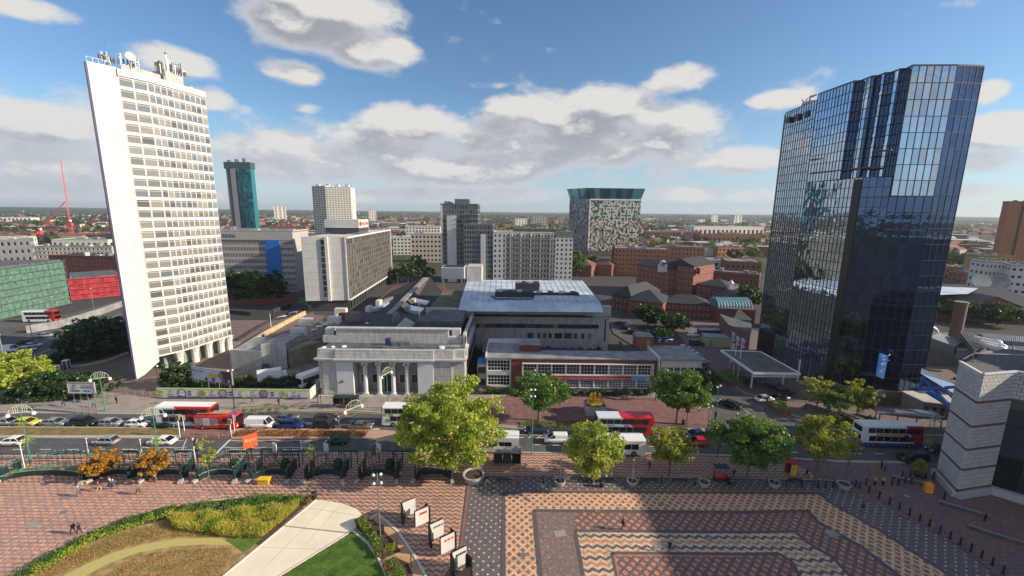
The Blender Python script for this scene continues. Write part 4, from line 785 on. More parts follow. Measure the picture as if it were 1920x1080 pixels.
# white clad hotel slab
def white_hotel():
    A = Vector((*gp(574, 585), 0)); B = Vector((-68.4, 173.2, 0)); E = Vector((-72.0, 247.5, 0)); E.x = AT(733, 500, 247.5).x; A.y = 171
    Z = HZ(B, 443.5); t = thing('white_hotel', 'white clad slab hotel with a dark gridded window side and rooftop sign', 'hotel', (-70, 200, 0)); zb = 4.6
    d = (B-A).normalized(); n = Vector((d.y, -d.x, 0)); e = (E-B).normalized(); en = Vector((e.y, -e.x, 0)); Lf = (B-A).length
    b = MB(); b.prism([(p.x, p.y) for p in (A-n*.1, B-n*.1-d*.1, E-d*.1, E-d*Lf)], zb, Z-.4); b.obj('core', M['white'], t)
    b = MB(); b.prism([(p.x, p.y) for p in (A-n*.5+d*.4, B-n*.5-d*.5, E-d*.5, E-d*(Lf-.5))], 0, zb); b.obj('dark_base', mat('charcoal_cladding', (.05,.052,.058), .6, .1), t)
    def strip(u0, u1, dp, nm='cladding_panel', rows=9, m=M['white']):
        for j in range(rows):
            z0 = zb+(Z-zb)*j/rows; z1 = zb+(Z-zb)*(j+1)/rows-.06; q = MB(); c = A+d*(Lf*(u0+u1)/2)+n*(dp/2); q.box((c.x, c.y, (z0+z1)/2), (Lf*(u1-u0)-.03, dp, z1-z0), math.atan2(d.y, d.x)); q.obj(nm, m, t)
    strip(0, .40, .5); strip(.40, .53, .44); strip(.53, .60, 1.4); strip(.60, .97, .2); strip(.97, 1.0, .6)
    for k in range(10):
        z = Z-2.3-k*(Z-zb-2)/10.2; c = A+d*(Lf*.485)+n*.5; q = MB(); q.box((c.x, c.y, z), (1.9, .12, 1.9), math.atan2(d.y, d.x)); w = q.obj('window', M['dmetal'], t); q = MB(); q.box((c.x+.2, c.y-.08, z), (.9, .05, 1.4), math.atan2(d.y, d.x)); link('pane', q.mesh('pane', [M['glass']]), w, loc=(0,0,0), world=False)
    facade(t, B+en*.02, E, zb+.6, Z-.9, 22, 10, .80, .86, M['cream'] if 0 else mat('buff_window_frame', (.14,.13,.12), .7, .1), M['dmetal'], M['gcurt'], .35, nx=2, fr=.12)
    fr = MB(); c = (B+E)/2+en*.25; L = (E-B).length; rz = math.atan2(e.y, e.x)
    fr.box((c.x, c.y, zb+.25), (L+.6, .9, .6), rz); fr.box((c.x, c.y, Z-.5), (L+.6, .9, .7), rz); fr.box(((E+en*.25).x, (E+en*.25).y, (zb+Z)/2), (.8, .9, Z-zb-.5), rz); fr.obj('white_frame', M['white'], t)
    facade(t, B-e*-.6+en*-.4, E-en*.4, .2, zb-.2, 18, 1, .6, .8, MATS['charcoal_cladding'], M['dmetal'], M['gdark'], .2)
    rl = MB()
    for i in range(36): p = B.lerp(E, i/35); rl.tube((p.x, p.y, Z-.2), (p.x, p.y, Z+1.0), .06, 4)
    for i in range(14): p = A.lerp(B, i/13); rl.tube((p.x, p.y, Z-.2), (p.x, p.y, Z+1.0), .06, 4)
    rl.tube((B.x, B.y, Z+.9), (E.x, E.y, Z+.9), .05, 4); rl.tube((A.x, A.y, Z+.9), (B.x, B.y, Z+.9), .05, 4); rl.obj('roof_railing', M['metal'], t)
    p = B.lerp(E, .42)-Vector((9.8, 0, 0)); zt = HZ(p, 416); q = MB(); q.box((p.x, p.y, Z+1.2), (15.5, 13, 2.6)); q.obj('penthouse_base', MATS['charcoal_cladding'], t); q = MB(); q.box((p.x, p.y, Z+4.4), (16, 13.5, 3.8)); q.obj('penthouse', M['white'], t)
    s = text('roof_sign', 'PARK INN', 2.1, mat('sign_red', (.75,.03,.02), .4, 0), t, (p.x+8.05, p.y+1.2, Z+3.6), math.pi/2, ex=.05)
    q = MB(); q.tube((p.x+8.02, p.y-4.8, Z+4.4), (p.x+8.15, p.y-4.8, Z+4.4), 1.1, 14); q.obj('sign_roundel', MATS['sign_red'], t)
    q = MB(); q.tube((p.x+3, p.y, Z+6.2), (p.x+3, p.y, Z+15), .14, r1=.04); q.obj('mast', M['metal'], t)
white_hotel()
# panelled office with a blue stripe
A = G(430, 548); A.x = -151; B = G(566, 545); B.y = A.y+2; t, A, B, A2, B2, d, n = block('office_block', 'long pale office block with blue stripe of cladding and rows of small windows', 'office block', A, B, 18, HZ(G(430,548), 434), mat('pinkish_precast', (.44,.40,.38), .8, .08), 0, 0, roofm=M['felt'])
zt = HZ(G(430,548), 434)
facade(t, A, A+d*((B-A).length*.66), 2, zt-4, 37, 8, .56, .6, MATS['pinkish_precast'], M['dmetal'], glass('blue_office_glass', (.01,.035,.11), .15, .0), .15, wallname='precast_frame')
facade(t, A+d*((B-A).length*.835), B, 2, zt-4, 6, 8, .6, .5, MATS['pinkish_precast'], M['wmetal'], M['gdark'], .4, wallname='precast_frame')
b = MB(); p, q = A+d*((B-A).length*.662)+n*.3, A+d*((B-A).length*.833)+n*.3; m_ = (p+q)/2; b.box((m_.x, m_.y, (zt-4)/2), ((q-p).length, .9, zt-4), math.atan2(d.y, d.x)); b.obj('blue_panel', M['blueg'], t)
b = MB(); m_ = (A+B)/2+n*.2; b.box((m_.x, m_.y, zt-2), ((B-A).length, .7, 4.1), math.atan2(d.y, d.x)); b.obj('fascia', MATS['pinkish_precast'], t)
text('sign_lettering', 'ATKINS', 2.4, mat('grey_blue_letters', (.10,.12,.22), .5, 0), t, A+d*9+n*.6+Vector((0,0,zt-2.9)), math.atan2(d.y, d.x), ex=.08)
# twin slab residential tower
A = G(593, 462); B = G(617, 463.5); C_ = G(673, 461)
zt = HZ(G(600,462), 351)
t, *_ = block('residential_tower', 'tall pale concrete residential tower beyond the white hotel', 'tower block', A, B, 30, zt, M['cream'], 5, 28, .62, .42, M['gdark'], ind=False, side=None, parapet=1)
facade(t, B, B+Vector((C_.x-B.x, 6, 0)), 0, zt+.4, 9, 28, .5, .36, M['cream'], M['wmetal'], M['glass'], .6, False)
b = MB(); b.prism([(B.x+.3, B.y+.1), (C_.x-.3, B.y+6.1), (C_.x-2, B.y+25), (B.x+.3, B.y+25)], 0, zt); b.obj('core', M['cream'], t)
b = MB(); m_ = B.lerp(C_, .22); b.box((m_.x, m_.y-1, zt/2), (2.5, 4, zt+2), 0); b.obj('stair_shaft', M['cream'], t)
for i in range(4): roof_box(t, B.x-12+i*11, B.y+10, zt, 4, 4, 3.2, M['white'], nm='roof_tank')
# teal tower
A = G(428, 461); B = G(441, 461); C_ = G(476, 461); zt = HZ(G(445,461), 306)
A.y = B.y = C_.y = 470
t = thing('teal_tower', 'tall slim hotel tower, grey stone on one side and teal glass on the other', 'tower block', (A.x, A.y, 0))
X = lambda px: AT(px, 432, 470).x
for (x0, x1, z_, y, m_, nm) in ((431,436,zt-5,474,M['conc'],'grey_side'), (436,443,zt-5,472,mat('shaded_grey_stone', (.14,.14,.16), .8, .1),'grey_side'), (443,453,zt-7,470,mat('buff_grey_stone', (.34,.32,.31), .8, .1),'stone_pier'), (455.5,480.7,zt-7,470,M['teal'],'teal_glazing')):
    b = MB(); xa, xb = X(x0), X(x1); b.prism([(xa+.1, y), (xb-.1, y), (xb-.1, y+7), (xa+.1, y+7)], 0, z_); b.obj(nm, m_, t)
tf = glass('teal_cladding_glass', (.012,.16,.20), .08, .3); b = MB(); xa, xb = X(455.5), X(480.7)
for i in range(6):
    for j in range(24):
        w = (xb-xa)/6; z_ = (zt-7)/24; x = xa+w*i; b.add([(x+.1, 469.8, z_*j+.2), (x+w-.1, 469.8, z_*j+.2), (x+w-.1, 469.8, z_*(j+1)-.2), (x+.1, 469.8, z_*(j+1)-.2)], [(0,1,2,3)])
b.obj('glass_panels', tf, t, kind='stuff')
for x0, x1, za, zb_ in ((462.5,464.5,.22,1), (470,471,.3,.72)): b = MB(); b.box(((X(x0)+X(x1))/2, 469.5, (za+zb_)/2*(zt-7)), (X(x1)-X(x0), .5, (zb_-za)*(zt-7))); b.obj('dark_slot', mat('dark_teal', (.01,.06,.09), .4, 0), t)
b = MB(); b.box(((X(432)+X(480))/2, 475, zt-3.5), (X(480)-X(432), 9, 7)); b.obj('crown', glass('grey_teal_glass', (.12,.20,.22), .15, .3), t)
for i in range(3): roof_box(t, X(438+i*14), 475, zt, 3, 3, 2.5+i, M['metal'], nm='antenna')
# stepped apartment tower
Y0 = 250
X = lambda px: AT(px, 525, Y0).x
zt = HZ(Vector((X(860), Y0, 0)), 384.5); gs = glass('green_grey_glass', (.10,.14,.15), .1, .4)
gw = mat('grey_green_metal', (.16,.18,.18), .5, .1)
t, *_ = block('apartment_tower', 'grey glass stepped apartment tower with white end panel', 'tower block', (X(829), Y0), (X(896), Y0), 16, zt, gw, 14, 17, .8, .72, gs, gw, (5,17), roofm=M['slate'], ind=True)
b = MB(); b.box(((X(840)+X(857))/2, Y0-.5, (zt-6)/2), (X(857)-X(840), .6, zt-6)); b.obj('white_panel', M['white'], t)
b = MB(); b.box((X(829)+.4, Y0-.5, zt/2), (.9, .8, zt)); b.obj('white_fin', M['white'], t)
roof_box(t, (X(853)+X(880))/2, Y0+8, zt, X(880)-X(853), 9, 3.6, gw, nm='penthouse')
z2 = HZ(Vector((X(900), Y0, 0)), 422)
bc = MB()
for j in range(15): bc.box((X(884), Y0-1, zt*(j+1)/17), (X(894)-X(872), 1.6, .25))
bc.obj('balconies', M['metal'], t, kind='stuff')
t, *_ = block('apartment_block', 'grey and white apartment block against the stepped tower', 'apartment block', (X(872), Y0-4), (X(924), Y0-4), 16, z2, gw, 11, 12, .72, .66, gs, gw, (5,12), ind=True)
b = MB(); b.box((X(907), Y0-4.5, (z2-5)/2), (X(921)-X(912), .6, z2-5)); b.obj('white_panel', M['white'], t)
z3 = HZ(Vector((X(1000), Y0, 0)), 437)
t, *_ = block('apartment_block', 'long cream apartment block with rows of balconies and white end towers', 'apartment block', (X(926), Y0-3), (X(1040), Y0-3), 16, z3, M['cream'], 20, 10, .62, .6, gs, M['wmetal'], None)
for (a, c_, zz) in ((925, 949, z3), (1038, 1070, z3+1.5)):
    facade(t, (X(a), Y0-4), (X(c_), Y0-4), 0, zz-4 if a > 1000 else zz, 3 if a < 1000 else 4, 10, .42, .5, M['white'], M['wmetal'], M['gdark'], .5, zoff=.5); b = MB(); b.prism([(X(a)+.1, Y0-3.8), (X(c_)-.1, Y0-3.8), (X(c_)-.1, Y0+12), (X(a)+.1, Y0+12)], 0, zz-.2); b.obj('end_tower', M['white'] if a < 1000 else gw, t)
bc = MB()
for j in range(9):
    for i in range(10): bc.box((X(952+i*8.6), Y0-3.9, z3*(j+1)/10+.3), (2.1, 1.7, .16)); bc.box((X(952+i*8.6), Y0-4.7, z3*(j+1)/10+.8), (2.1, .06, .8))
bc.obj('balconies', M['metal'], t, kind='stuff')
for i in range(5): b = MB(); b.box((X(957+i*18), Y0-3.9, z3/2), (.5, 1.6, z3)); b.obj('party_wall', M['cream'], t)
roof_box(t, X(1010), Y0+5, z3, 30, 9, 2.4, M['felt'], nm='penthouse')
# cream terraces between white hotel and tower
for (x0, x1, y, yt, lab, m_, nc, nr, dp) in ((738,798,478,446,'pale four storey block behind the green trees by the white hotel', M['cream'], 9, 5, 10), (762,826,468,425,'cream apartment terrace left of the grey stepped tower', M['cream'], 11, 8, 12), (772,828,492,440,'banded cream and grey car park block left of the grey stepped tower', mat('beige_bands', (.46,.42,.34), .8, .1), 8, 6, 10)):
    a, b_ = G(x0, y), G(x1, y); block('apartment_block', lab, 'apartment block', a, b_, dp, HZ(a, yt), m_, nc, nr, .6, .5, M['gdark'], ind=True)
# patterned cube building
def cube():
    C0 = G(1102, 480); Lf = G(1066, 473); Rt = G(1196, 481); Rt = Vector((AT(1196, 470, C0.y+2).x, C0.y+2, 0)); Lf = Vector((AT(1065, 470, C0.y+22).x, C0.y+22, 0)); zt = HZ(C0, 373); t = thing('patterned_cube_building', 'cube shaped block clad in a jigsaw of metal panels with a flared glass crown', 'office block', (C0.x, C0.y, 0))
    bk = Vector((Rt.x-8, Rt.y+34, 0)); core = MB(); core.prism([(p.x, p.y) for p in (C0, Rt, bk, Lf)], 0, zt); core.obj('core', mat('cube_dark', (.10,.09,.085), .6, .2, .3), t)
    rr = random.Random(11); d = (Rt-C0).normalized(); n = Vector((d.y, -d.x, 0)); L = (Rt-C0).length; nc, nr = 38, 34; w, h = L/nc, (zt-5)/nr
    ms = [mat('cube_panel_pale', (.68,.62,.50), .4, .1, metal=.2), mat('cube_panel_buff', (.40,.36,.27), .4, .1), mat('cube_panel_dark', (.05,.05,.05), .3, 0), mat('cube_panel_brown', (.20,.16,.12), .4, .1), M['gteal']]
    pan = MB(); cross = set(); outl = set()
    for (cx, cy, s) in ((11, 29, 2), (19, 29, 2), (31, 28, 3), (16, 21, 1), (22, 18, 1), (32, 12, 2), (16, 25, 2), (27, 23, 3), (24, 31, 1)):
        for k in range(-s, s+1): cross |= {(cx+k, cy), (cx, cy+k)}; outl |= {(cx+k+a, cy+b) for a in (-1, 0, 1) for b in (-1, 0, 1)} | {(cx+a, cy+k+b) for a in (-1, 0, 1) for b in (-1, 0, 1)}
    for j in range(nr):
        for i in range(nc):
            if (i, j) in cross: mi = 4
            elif (i, j) in outl: mi = 0
            elif j > 20 and rr.random() < .3: mi = 4
            else: mi = rr.choices([0, 1, 2, 3], [.4, .2, .25, .15])[0]
            c = C0+d*(w*(i+.5)); o = .3 if mi == 0 else .12; ww, hh = (w, h) if mi != 2 else (w*.9, h*.9)
            pan.box((c.x+n.x*o/2, c.y+n.y*o/2, 5+h*(j+.5)), (ww-.05, o+.02*(i % 2), hh-.05-.02*(j % 2)), math.atan2(d.y, d.x), mi)
    pan.obj('jigsaw_panels', ms, t, kind='stuff')
    d2 = (C0-Lf).normalized(); n2 = Vector((d2.y, -d2.x, 0)); L2 = (C0-Lf).length; pan = MB(); nc = 26; w = L2/nc; nr = 30; h = (zt-3)/nr
    ms2 = [mat('cube_side_grey', (.20,.18,.19), .4, .1), mat('cube_side_pale', (.36,.34,.34), .4, .1), mat('cube_side_dark', (.045,.04,.055), .4, .1)]
    for j in range(nr):
        for i in range(nc):
            c = Lf+d2*(w*(i+.5)); o = .1+.1*rr.random(); pan.box((c.x+n2.x*o/2, c.y+n2.y*o/2, 3+h*(j+.5)), (w-.03, o, h-.05), math.atan2(d2.y, d2.x), rr.choices([0,1,2], [.5,.2+.01*j,.3])[0])
    pan.obj('dark_side_panels', ms2, t, kind='stuff')
    fr = MB(); m_ = (C0+Rt)/2+n*.3; fr.box((m_.x, m_.y, zt-.5), (L+.5, .8, 1.2), math.atan2(d.y, d.x)); q = C0+n*.2; fr.box((q.x, q.y, zt/2+3), (1.0, 1.0, zt-8)); fr.obj('white_frame', M['wmetal'], t)
    zc = HZ(C0, 352.5); e = 3.2; base = [C0, Rt, bk, Lf]; cen = sum(base, Vector())/4; top = [p+(p-cen).normalized()*e for p in base]; cr = MB(); N_ = 10
    for i in range(4):
        a, b_, a1, b1 = base[i], base[(i+1)%4], top[i], top[(i+1)%4]
        for k in range(N_):
            q = [a.lerp(b_, k/N_), a.lerp(b_, (k+1)/N_), a1.lerp(b1, (k+1)/N_), a1.lerp(b1, k/N_)]; zz = zc+((k % 3)-1)*.5
            cr.add([(q[0].x, q[0].y, zt+.1), (q[1].x, q[1].y, zt+.1), (q[2].x, q[2].y, zc), (q[3].x, q[3].y, zc)], [(0,1,2,3)])
    cr.obj('glass_crown', glass('crown_glass', (.10,.26,.34), .06, .6), t)
cube()
# ---------------------------------------------------------------- brick quarter in the middle distance
gabs = [ # name,label,cat, A px, B px, depth, wall z, roof z, wall, roof, nc, nr, side
 ('brick_hotel','tall red brick hotel wing with arched white gable and rooftop crest','hotel',(1192,543),(1252,556),14,14,17,'brick','slate',8,5,(4,5)),
 ('brick_hotel','large red brick hotel wing with purple moon sign at its corner','hotel',(1248,552),(1296,560),22,16,19.5,'brick','slate',7,5,(6,5)),
 ('brick_office','low brick office with a broad brown hipped roof beside the concrete block','office building',(1146,578),(1182,585),26,6,10.5,'brickd','slate',5,2,(6,2)),
 ('brick_office','two storey brick office with hipped slate roof beyond the car park trees','office building',(1178,592),(1240,600),16,6.5,10.5,'brick','slate',7,2,(5,2)),
 ('brick_office','long two storey brick range between the hipped office and the teal roof','office building',(1241,592),(1330,598),12,5.5,8.5,'brickd','slate',11,2,None),
 ('canal_building','brick canalside building with a dark gabled roof below the brick hotel','office building',(1304,563),(1362,572),14,8,11,'brickd','slate',6,2,(3,2)),
 ('canal_building','brick building with grey hipped roof and white cupola','office building',(1330,580),(1392,588),16,5,9,'brickd','slate',6,1,(3,1)),
 ('brick_terrace','bright red brick terrace with orange pantile roof near the cream apartments','terrace',(1072,516),(1108,519),14,7,11,'brick','tile',6,3,(3,3)),
 ('brick_terrace','red brick corner terrace with orange hipped roof below the cube building','terrace',(1104,514),(1146,518),12,7,11,'brick','tile',6,3,(3,3)),
]
for nm, lab, cat, a, b, dp, zw, zr, wm, rm, nc, nr, sd_ in gabs:
    t, A, B, A2, B2, d, n = gabled(nm, lab, cat, gp(*a), gp(*b), dp, zw, zr, M[wm], M[rm], nc, nr, M['glass'] if 'hotel' in nm else M['gdark'], hip='hotel' not in nm, side=sd_, wf=.4, hf=.45)
    if 'moon' in lab:
        c = B+(B2-B)*.12; q = MB(); q.box((c.x+.5, c.y, 14), (.4, 5.5, 3)); o = q.obj('purple_sign', mat('sign_purple', (.10,.02,.16), .5, 0), t); q = MB(); q.ball((c.x+.75, c.y, 14), .9, 10, 6); q.obj('moon_emblem', M['wmetal'], t)
    if 'crest' in lab:
        c = B+n*.4-d*2; q = MB(); q.box((c.x-2, c.y-.3, 14.5), (4.6, .5, 4)); q.ball((c.x-2, c.y-.3, 17), 1.5, 12, 6); q.obj('white_gable', M['white'], t); q = MB(); q.tube((c.x-2, c.y-1.95, 17), (c.x-2, c.y-1.7, 17), 1.0, 12); q.obj('round_sign', MATS.get('sign_purple') or mat('sign_purple', (.10,.02,.16), .5, 0), t)
    if 'cupola' in lab:
        c = (A+B2)/2; q = MB(); q.box((c.x, c.y, 10), (1.8, 1.8, 3)); q.lathe((c.x, c.y, 11.5), [(1.4, 0), (.02, 1.6)], 4); q.obj('cupola', M['white'], t)
blks = [ # label, a, b, depth, ytop, wall, roof, nc,nr, cat
 ('curved orange brick apartment block with flat pale roof beyond the brick hotel',(1150,515),(1250,520),14,466,'orange','feltl',14,6,'apartment block'),
 ('orange brick apartment range with overhanging white roof behind the brick hotel',(1235,495),(1318,499),12,462,'orange','feltl',12,4,'apartment block'),
 ('dark brick and glass block at the left end of the orange apartments',(1146,505),(1192,510),16,462,'brickd','feltl',6,5,'apartment block'),
 ('long dark brick viaduct building behind the canal roofs',(1318,538),(1420,548),9,508,'brickd','metal',12,1,'warehouse'),
 ('low red and white shed with arched silver roof left of the glass tower',(1360,508),(1426,511),22,490,'brick','feltl',7,1,'warehouse'),
 ('silver curved roof unit beside the red and white shed',(1298,500),(1358,502),20,488,'cream','feltl',6,1,'warehouse'),
 ('long low dark red shopping hall with white stripes on the far side',(1210,452),(1310,452),20,434,'brickd','feltl',14,2,'shop'),
 ('wide pale roofed stadium-like hall left of the glass tower',(1300,446),(1430,446),30,425,'cream','feltl',16,1,'hall'),
 ('flat dark red warehouse row below the wide pale hall',(1310,463),(1425,463),15,440,'brickd','slate',14,1,'warehouse'),
 ('red brick row of flats with gable fronts far right of the cube',(1345,482),(1420,482),12,464,'orange','slate',10,2,'flats'),
]
for lab, a, b, dp, yt, wm, rm, nc, nr, cat in blks:
    A, B = G(*a), G(*b); block(cat.replace(' ', '_'), lab, cat, A, B, dp, HZ(A, yt), M[wm], nc, nr, .5, .45, M['gdark'], None, (3, nr), M[rm], ind=True, parapet=.4)
# teal barrel roofed hall
A, B = G(1345, 606), G(1414, 610); t = thing('barrel_roofed_hall', 'brick hall with a teal glazed barrel roof left of the glass tower', 'hall', A)
b = MB(); b.prism([(A.x, A.y), (B.x, B.y), (B.x, B.y+12), (A.x, A.y+12)], 0, 6); b.obj('wall', M['brickd'], t)
b = MB(); ang = [math.pi*i/10 for i in range(11)]
for x0, x1 in ((A.x, B.x),):
    vs = [(x, A.y+4+4*math.cos(a), 6+3.4*math.sin(a)) for x in (x0, x1) for a in ang]; b.add(vs, [(i, i+1, 12+i, 11+i) for i in range(10)]+[tuple(range(11)), tuple(range(21, 10, -1))])
b.obj('barrel_roof', mat('teal_barrel', (.05,.22,.24), .35, .15, .6), t)
rb = MB()
for i in range(12): rb.path([(A.x+(B.x-A.x)*i/11, A.y+4+4.05*math.cos(a), 6+3.46*math.sin(a)) for a in ang], .1, 4)
rb.obj('roof_ribs', M['wmetal'], t, kind='stuff')
A = G(1372, 622); b = MB(); b.add([(A.x,A.y,4.5),(A.x+7,A.y,4.5),(A.x+7,A.y+7,4.5),(A.x,A.y+7,4.5),(A.x+3.5,A.y+3.5,8)], [(0,1,4),(1,2,4),(2,3,4),(3,0,4),(3,2,1,0)]); b.obj('pyramid_roof', M['slate'], t)
b = MB(); b.box((A.x+3.5, A.y+3.5, 2.2), (6.4, 6.4, 4.5)); b.obj('porch', mat('green_porch', (.03,.13,.11), .5, .1), t)
# brick blank block by the flags and beige cabin
A, B = G(1362, 650), G(1402, 668); t = thing('brick_block', 'plain plum brick block with a flat roof behind the three flagpoles', 'building', A); b = MB(); b.prism([(A.x, A.y), (B.x, B.y), (B.x+6, B.y+10), (A.x+4, A.y+14)], 0, 7.2); b.obj('wall', mat('plum_wall', (.20,.09,.10), .85, .15, 1), t); b = MB(); b.prism([(A.x-.2, A.y-.2), (B.x+.1, B.y-.3), (B.x+6, B.y+10.2), (A.x+4, A.y+14.2)], 7.2, 7.4); b.obj('roof', M['felt'], t)
A = G(1326, 652); t = thing('site_cabin', 'beige flat roofed cabin parked behind the low college wing', 'cabin', A); b = MB(); b.box((A.x+4, A.y+2.2, 1.7), (8.5, 4.4, 3.2), -.15); b.obj('wall', mat('beige_cabin', (.42,.38,.24), .7, .06), t); b = MB(); b.box((A.x+4, A.y+2.2, 3.35), (8.7, 4.6, .15), -.15); b.obj('roof', mat('green_grey_roof', (.30,.33,.28), .8, .1), t); b = MB(); b.box((A.x+1.2, A.y+.4, 1.3), (1, .1, 2.1), -.15); b.obj('door', M['metal'], t)
A = G(1312, 632); t = thing('skip', 'long dark container skip heaped with white sacks', 'skip', A); b = MB(); b.prism([(A.x, A.y), (A.x+8, A.y-.3), (A.x+8, A.y+2.4), (A.x, A.y+2.6)], .1, 2.2); b.obj('container', mat('slate_blue_skip', (.05,.065,.08), .6, .1), t)
for i in range(7): b = MB(); b.ball((A.x+.8+i*1.05, A.y+1.2, 2.4), .6, 7, 5, sz=.6); b.obj('sack', M['white'], t)
# canopy beside the glass tower
def canopy():
    P = [G(1352, 657, 6.2), G(1413, 699, 6.2), G(1500, 700.5, 6.2), G(1426, 660, 6.2)]; t = thing('drive_in_canopy', 'flat grey canopy on white columns in front of the glass tower', 'canopy', (70, 100, 0))
    b = MB(); b.prism([(p.x, p.y) for p in P], 5.9, 6.2); b.obj('roof', mat('canopy_roof', (.12,.115,.10), .8, .25, .4), t)
    e = MB()
    for i in range(4):
        a, c = P[i], P[(i+1) % 4]; d = c-a; m_ = (a+c)/2; e.box((m_.x, m_.y, 6.1), (d.length+.1, .35, .5), math.atan2(d.y, d.x))
    e.obj('white_edge', M['wmetal'], t)
    tr = MB(); a, c = P[1], P[2]
    for i in range(12):
        u, v = a.lerp(c, i/12), a.lerp(c, (i+1)/12); tr.tube((u.x, u.y, 5.85), ((u.x+v.x)/2, (u.y+v.y)/2, 5.3), .06, 4); tr.tube(((u.x+v.x)/2, (u.y+v.y)/2, 5.3), (v.x, v.y, 5.85), .06, 4)
    tr.tube((a.x, a.y, 5.3), (c.x, c.y, 5.3), .07, 4); tr.obj('edge_truss', M['wmetal'], t, kind='stuff')
    for x, y in ((1408, 728), (1466, 728), (1495, 715), (1372, 680)): p = G(x, y, .2); c = MB(); c.tube((p.x, p.y, .2), (p.x, p.y, 5.9), .22, 8); c.obj('column', M['wmetal'], t)
canopy()
# ---------------------------------------------------------------- left: netted blocks, flats, cranes
def netted(label, P0, P1, dep, ztop, m, nr):
    A, B = Vector(P0), Vector(P1); A.z = B.z = 0; t = thing('scaffolded_building', label, 'building site', A); d = (B-A).normalized(); n = Vector((d.y, -d.x, 0)); b = MB(); b.prism([(p.x, p.y) for p in (A, B, B-n*dep, A-n*dep)], 0, ztop); b.obj('netting', m, t)
    L = (B-A).length
    for j in range(nr+1):
        z = ztop*j/nr; q = MB(); c = (A+B)/2+n*.35; q.box((c.x, c.y, z), (L, .7, .16), math.atan2(d.y, d.x)); c2 = B-n*dep/2+d*.3; q.box((c2.x, c2.y, z), (.6, dep, .16), math.atan2(d.y, d.x)); q.obj('scaffold_deck', M['metal'] if m is M['netg'] else mat('red_scaffold', (.6,.06,.08), .5, .1), t)
    s = MB(); k = int(L/2.2)
    for i in range(k+1): p = A+d*(L*i/k)+n*.66; s.tube((p.x, p.y, 0), (p.x, p.y, ztop+1), .05, 4)
    s.obj('scaffold_poles', M['metal'] if m is M['netg'] else MATS['red_scaffold'], t, kind='stuff')
    q = MB(); c = (A+B)/2-n*dep/2; q.box((c.x, c.y, ztop+.3), (L-1, dep-1, .6), math.atan2(d.y, d.x)); q.obj('roof', M['felt'], t); return t
netted('building wrapped in green scaffold netting at the left edge', G(-60, 612), G(132, 568), 22, HZ(G(0,598), 506), M['netg'], 7)
netted('low block wrapped in bright red netting beside the ring road', G(134, 562), G(226, 553), 24, HZ(G(134,562), 524), M['netr'], 4)
for lab, a, b, dp, yt, wm, rm, nc, nr in (
  ('dark red brick student block behind the red netted site', (100,527),(238,531),12,480,'brick','slate',22,6), ('long grey and white block of flats left of the white tower', (60,500),(215,500),12,463,'conc','slate',20,5),
  ('steel framed grey block under construction at the far left', (-40,512),(66,506),14,452,'metal','metal',9,4), ('pale green roofed hall behind the grey flats', (100,470),(205,470),26,450,'cream','netg',10,1), ('white and grey offices far beyond the building sites', (-20,478),(60,476),12,446,'cream','felt',9,3),
  ('brick and cream flats near the foot of the red cranes', (150,452),(215,452),14,438,'orange','slate',8,3), ('cream factory building on the far left skyline', (0,420),(60,420),30,408,'white','feltl',8,2), ('orange brick flats between the white tower and the teal tower', (412,452),(428,452),10,434,'orange','felt',3,3),
  ('small pale tower block on the plain right of the teal tower', (515,412),(538,412),25,387,'cream','felt',3,9), ('small cream tower block right of the pale residential tower', (692,416),(706,416),20,394,'cream','felt',3,8), ('red brick works behind the blue striped office', (505,440),(575,440),20,425,'brick','slate',9,2),
  ('pair of pale flats with pink sides beyond the cream apartments', (966,430),(988,430),16,410,'cream','felt',4,7), ('grey and white flats beyond the cream apartments', (996,427),(1026,427),16,406,'feltl','slate',6,7), ('first distant white tower block on the wooded horizon', (1333,418),(1345,418),20,404,'white','felt',2,5), ('second distant white tower block nearest the glass tower', (1376,420),(1390,420),20,404,'white','felt',2,5), ('small distant white block left of the white tower pair', (1309,420),(1321,420),20,412,'white','felt',2,3),
  ('long low brick school on the plain right of the glass tower', (1776,474),(1868,478),24,459,'brick','felt',12,1), ('pink brick houses right of the glass tower', (1760,525),(1812,528),12,500,'orange','feltl',6,2), ('small red house beside the right hand trees', (1800,532),(1832,533),10,512,'brick','feltl',3,2)):
    A, B = G(*a), G(*b); 
    if a[1] < 425:
        k = 1.0
    block('flats' if 'flats' in lab or 'tower' in lab else 'building', lab, 'building', A, B, dp, HZ(A, yt), M[wm], nc, nr, .5, .5, M['gdark'], None, (3, nr) if a[1] > 440 else None, M[rm], ind=a[1] > 460, parapet=.4)
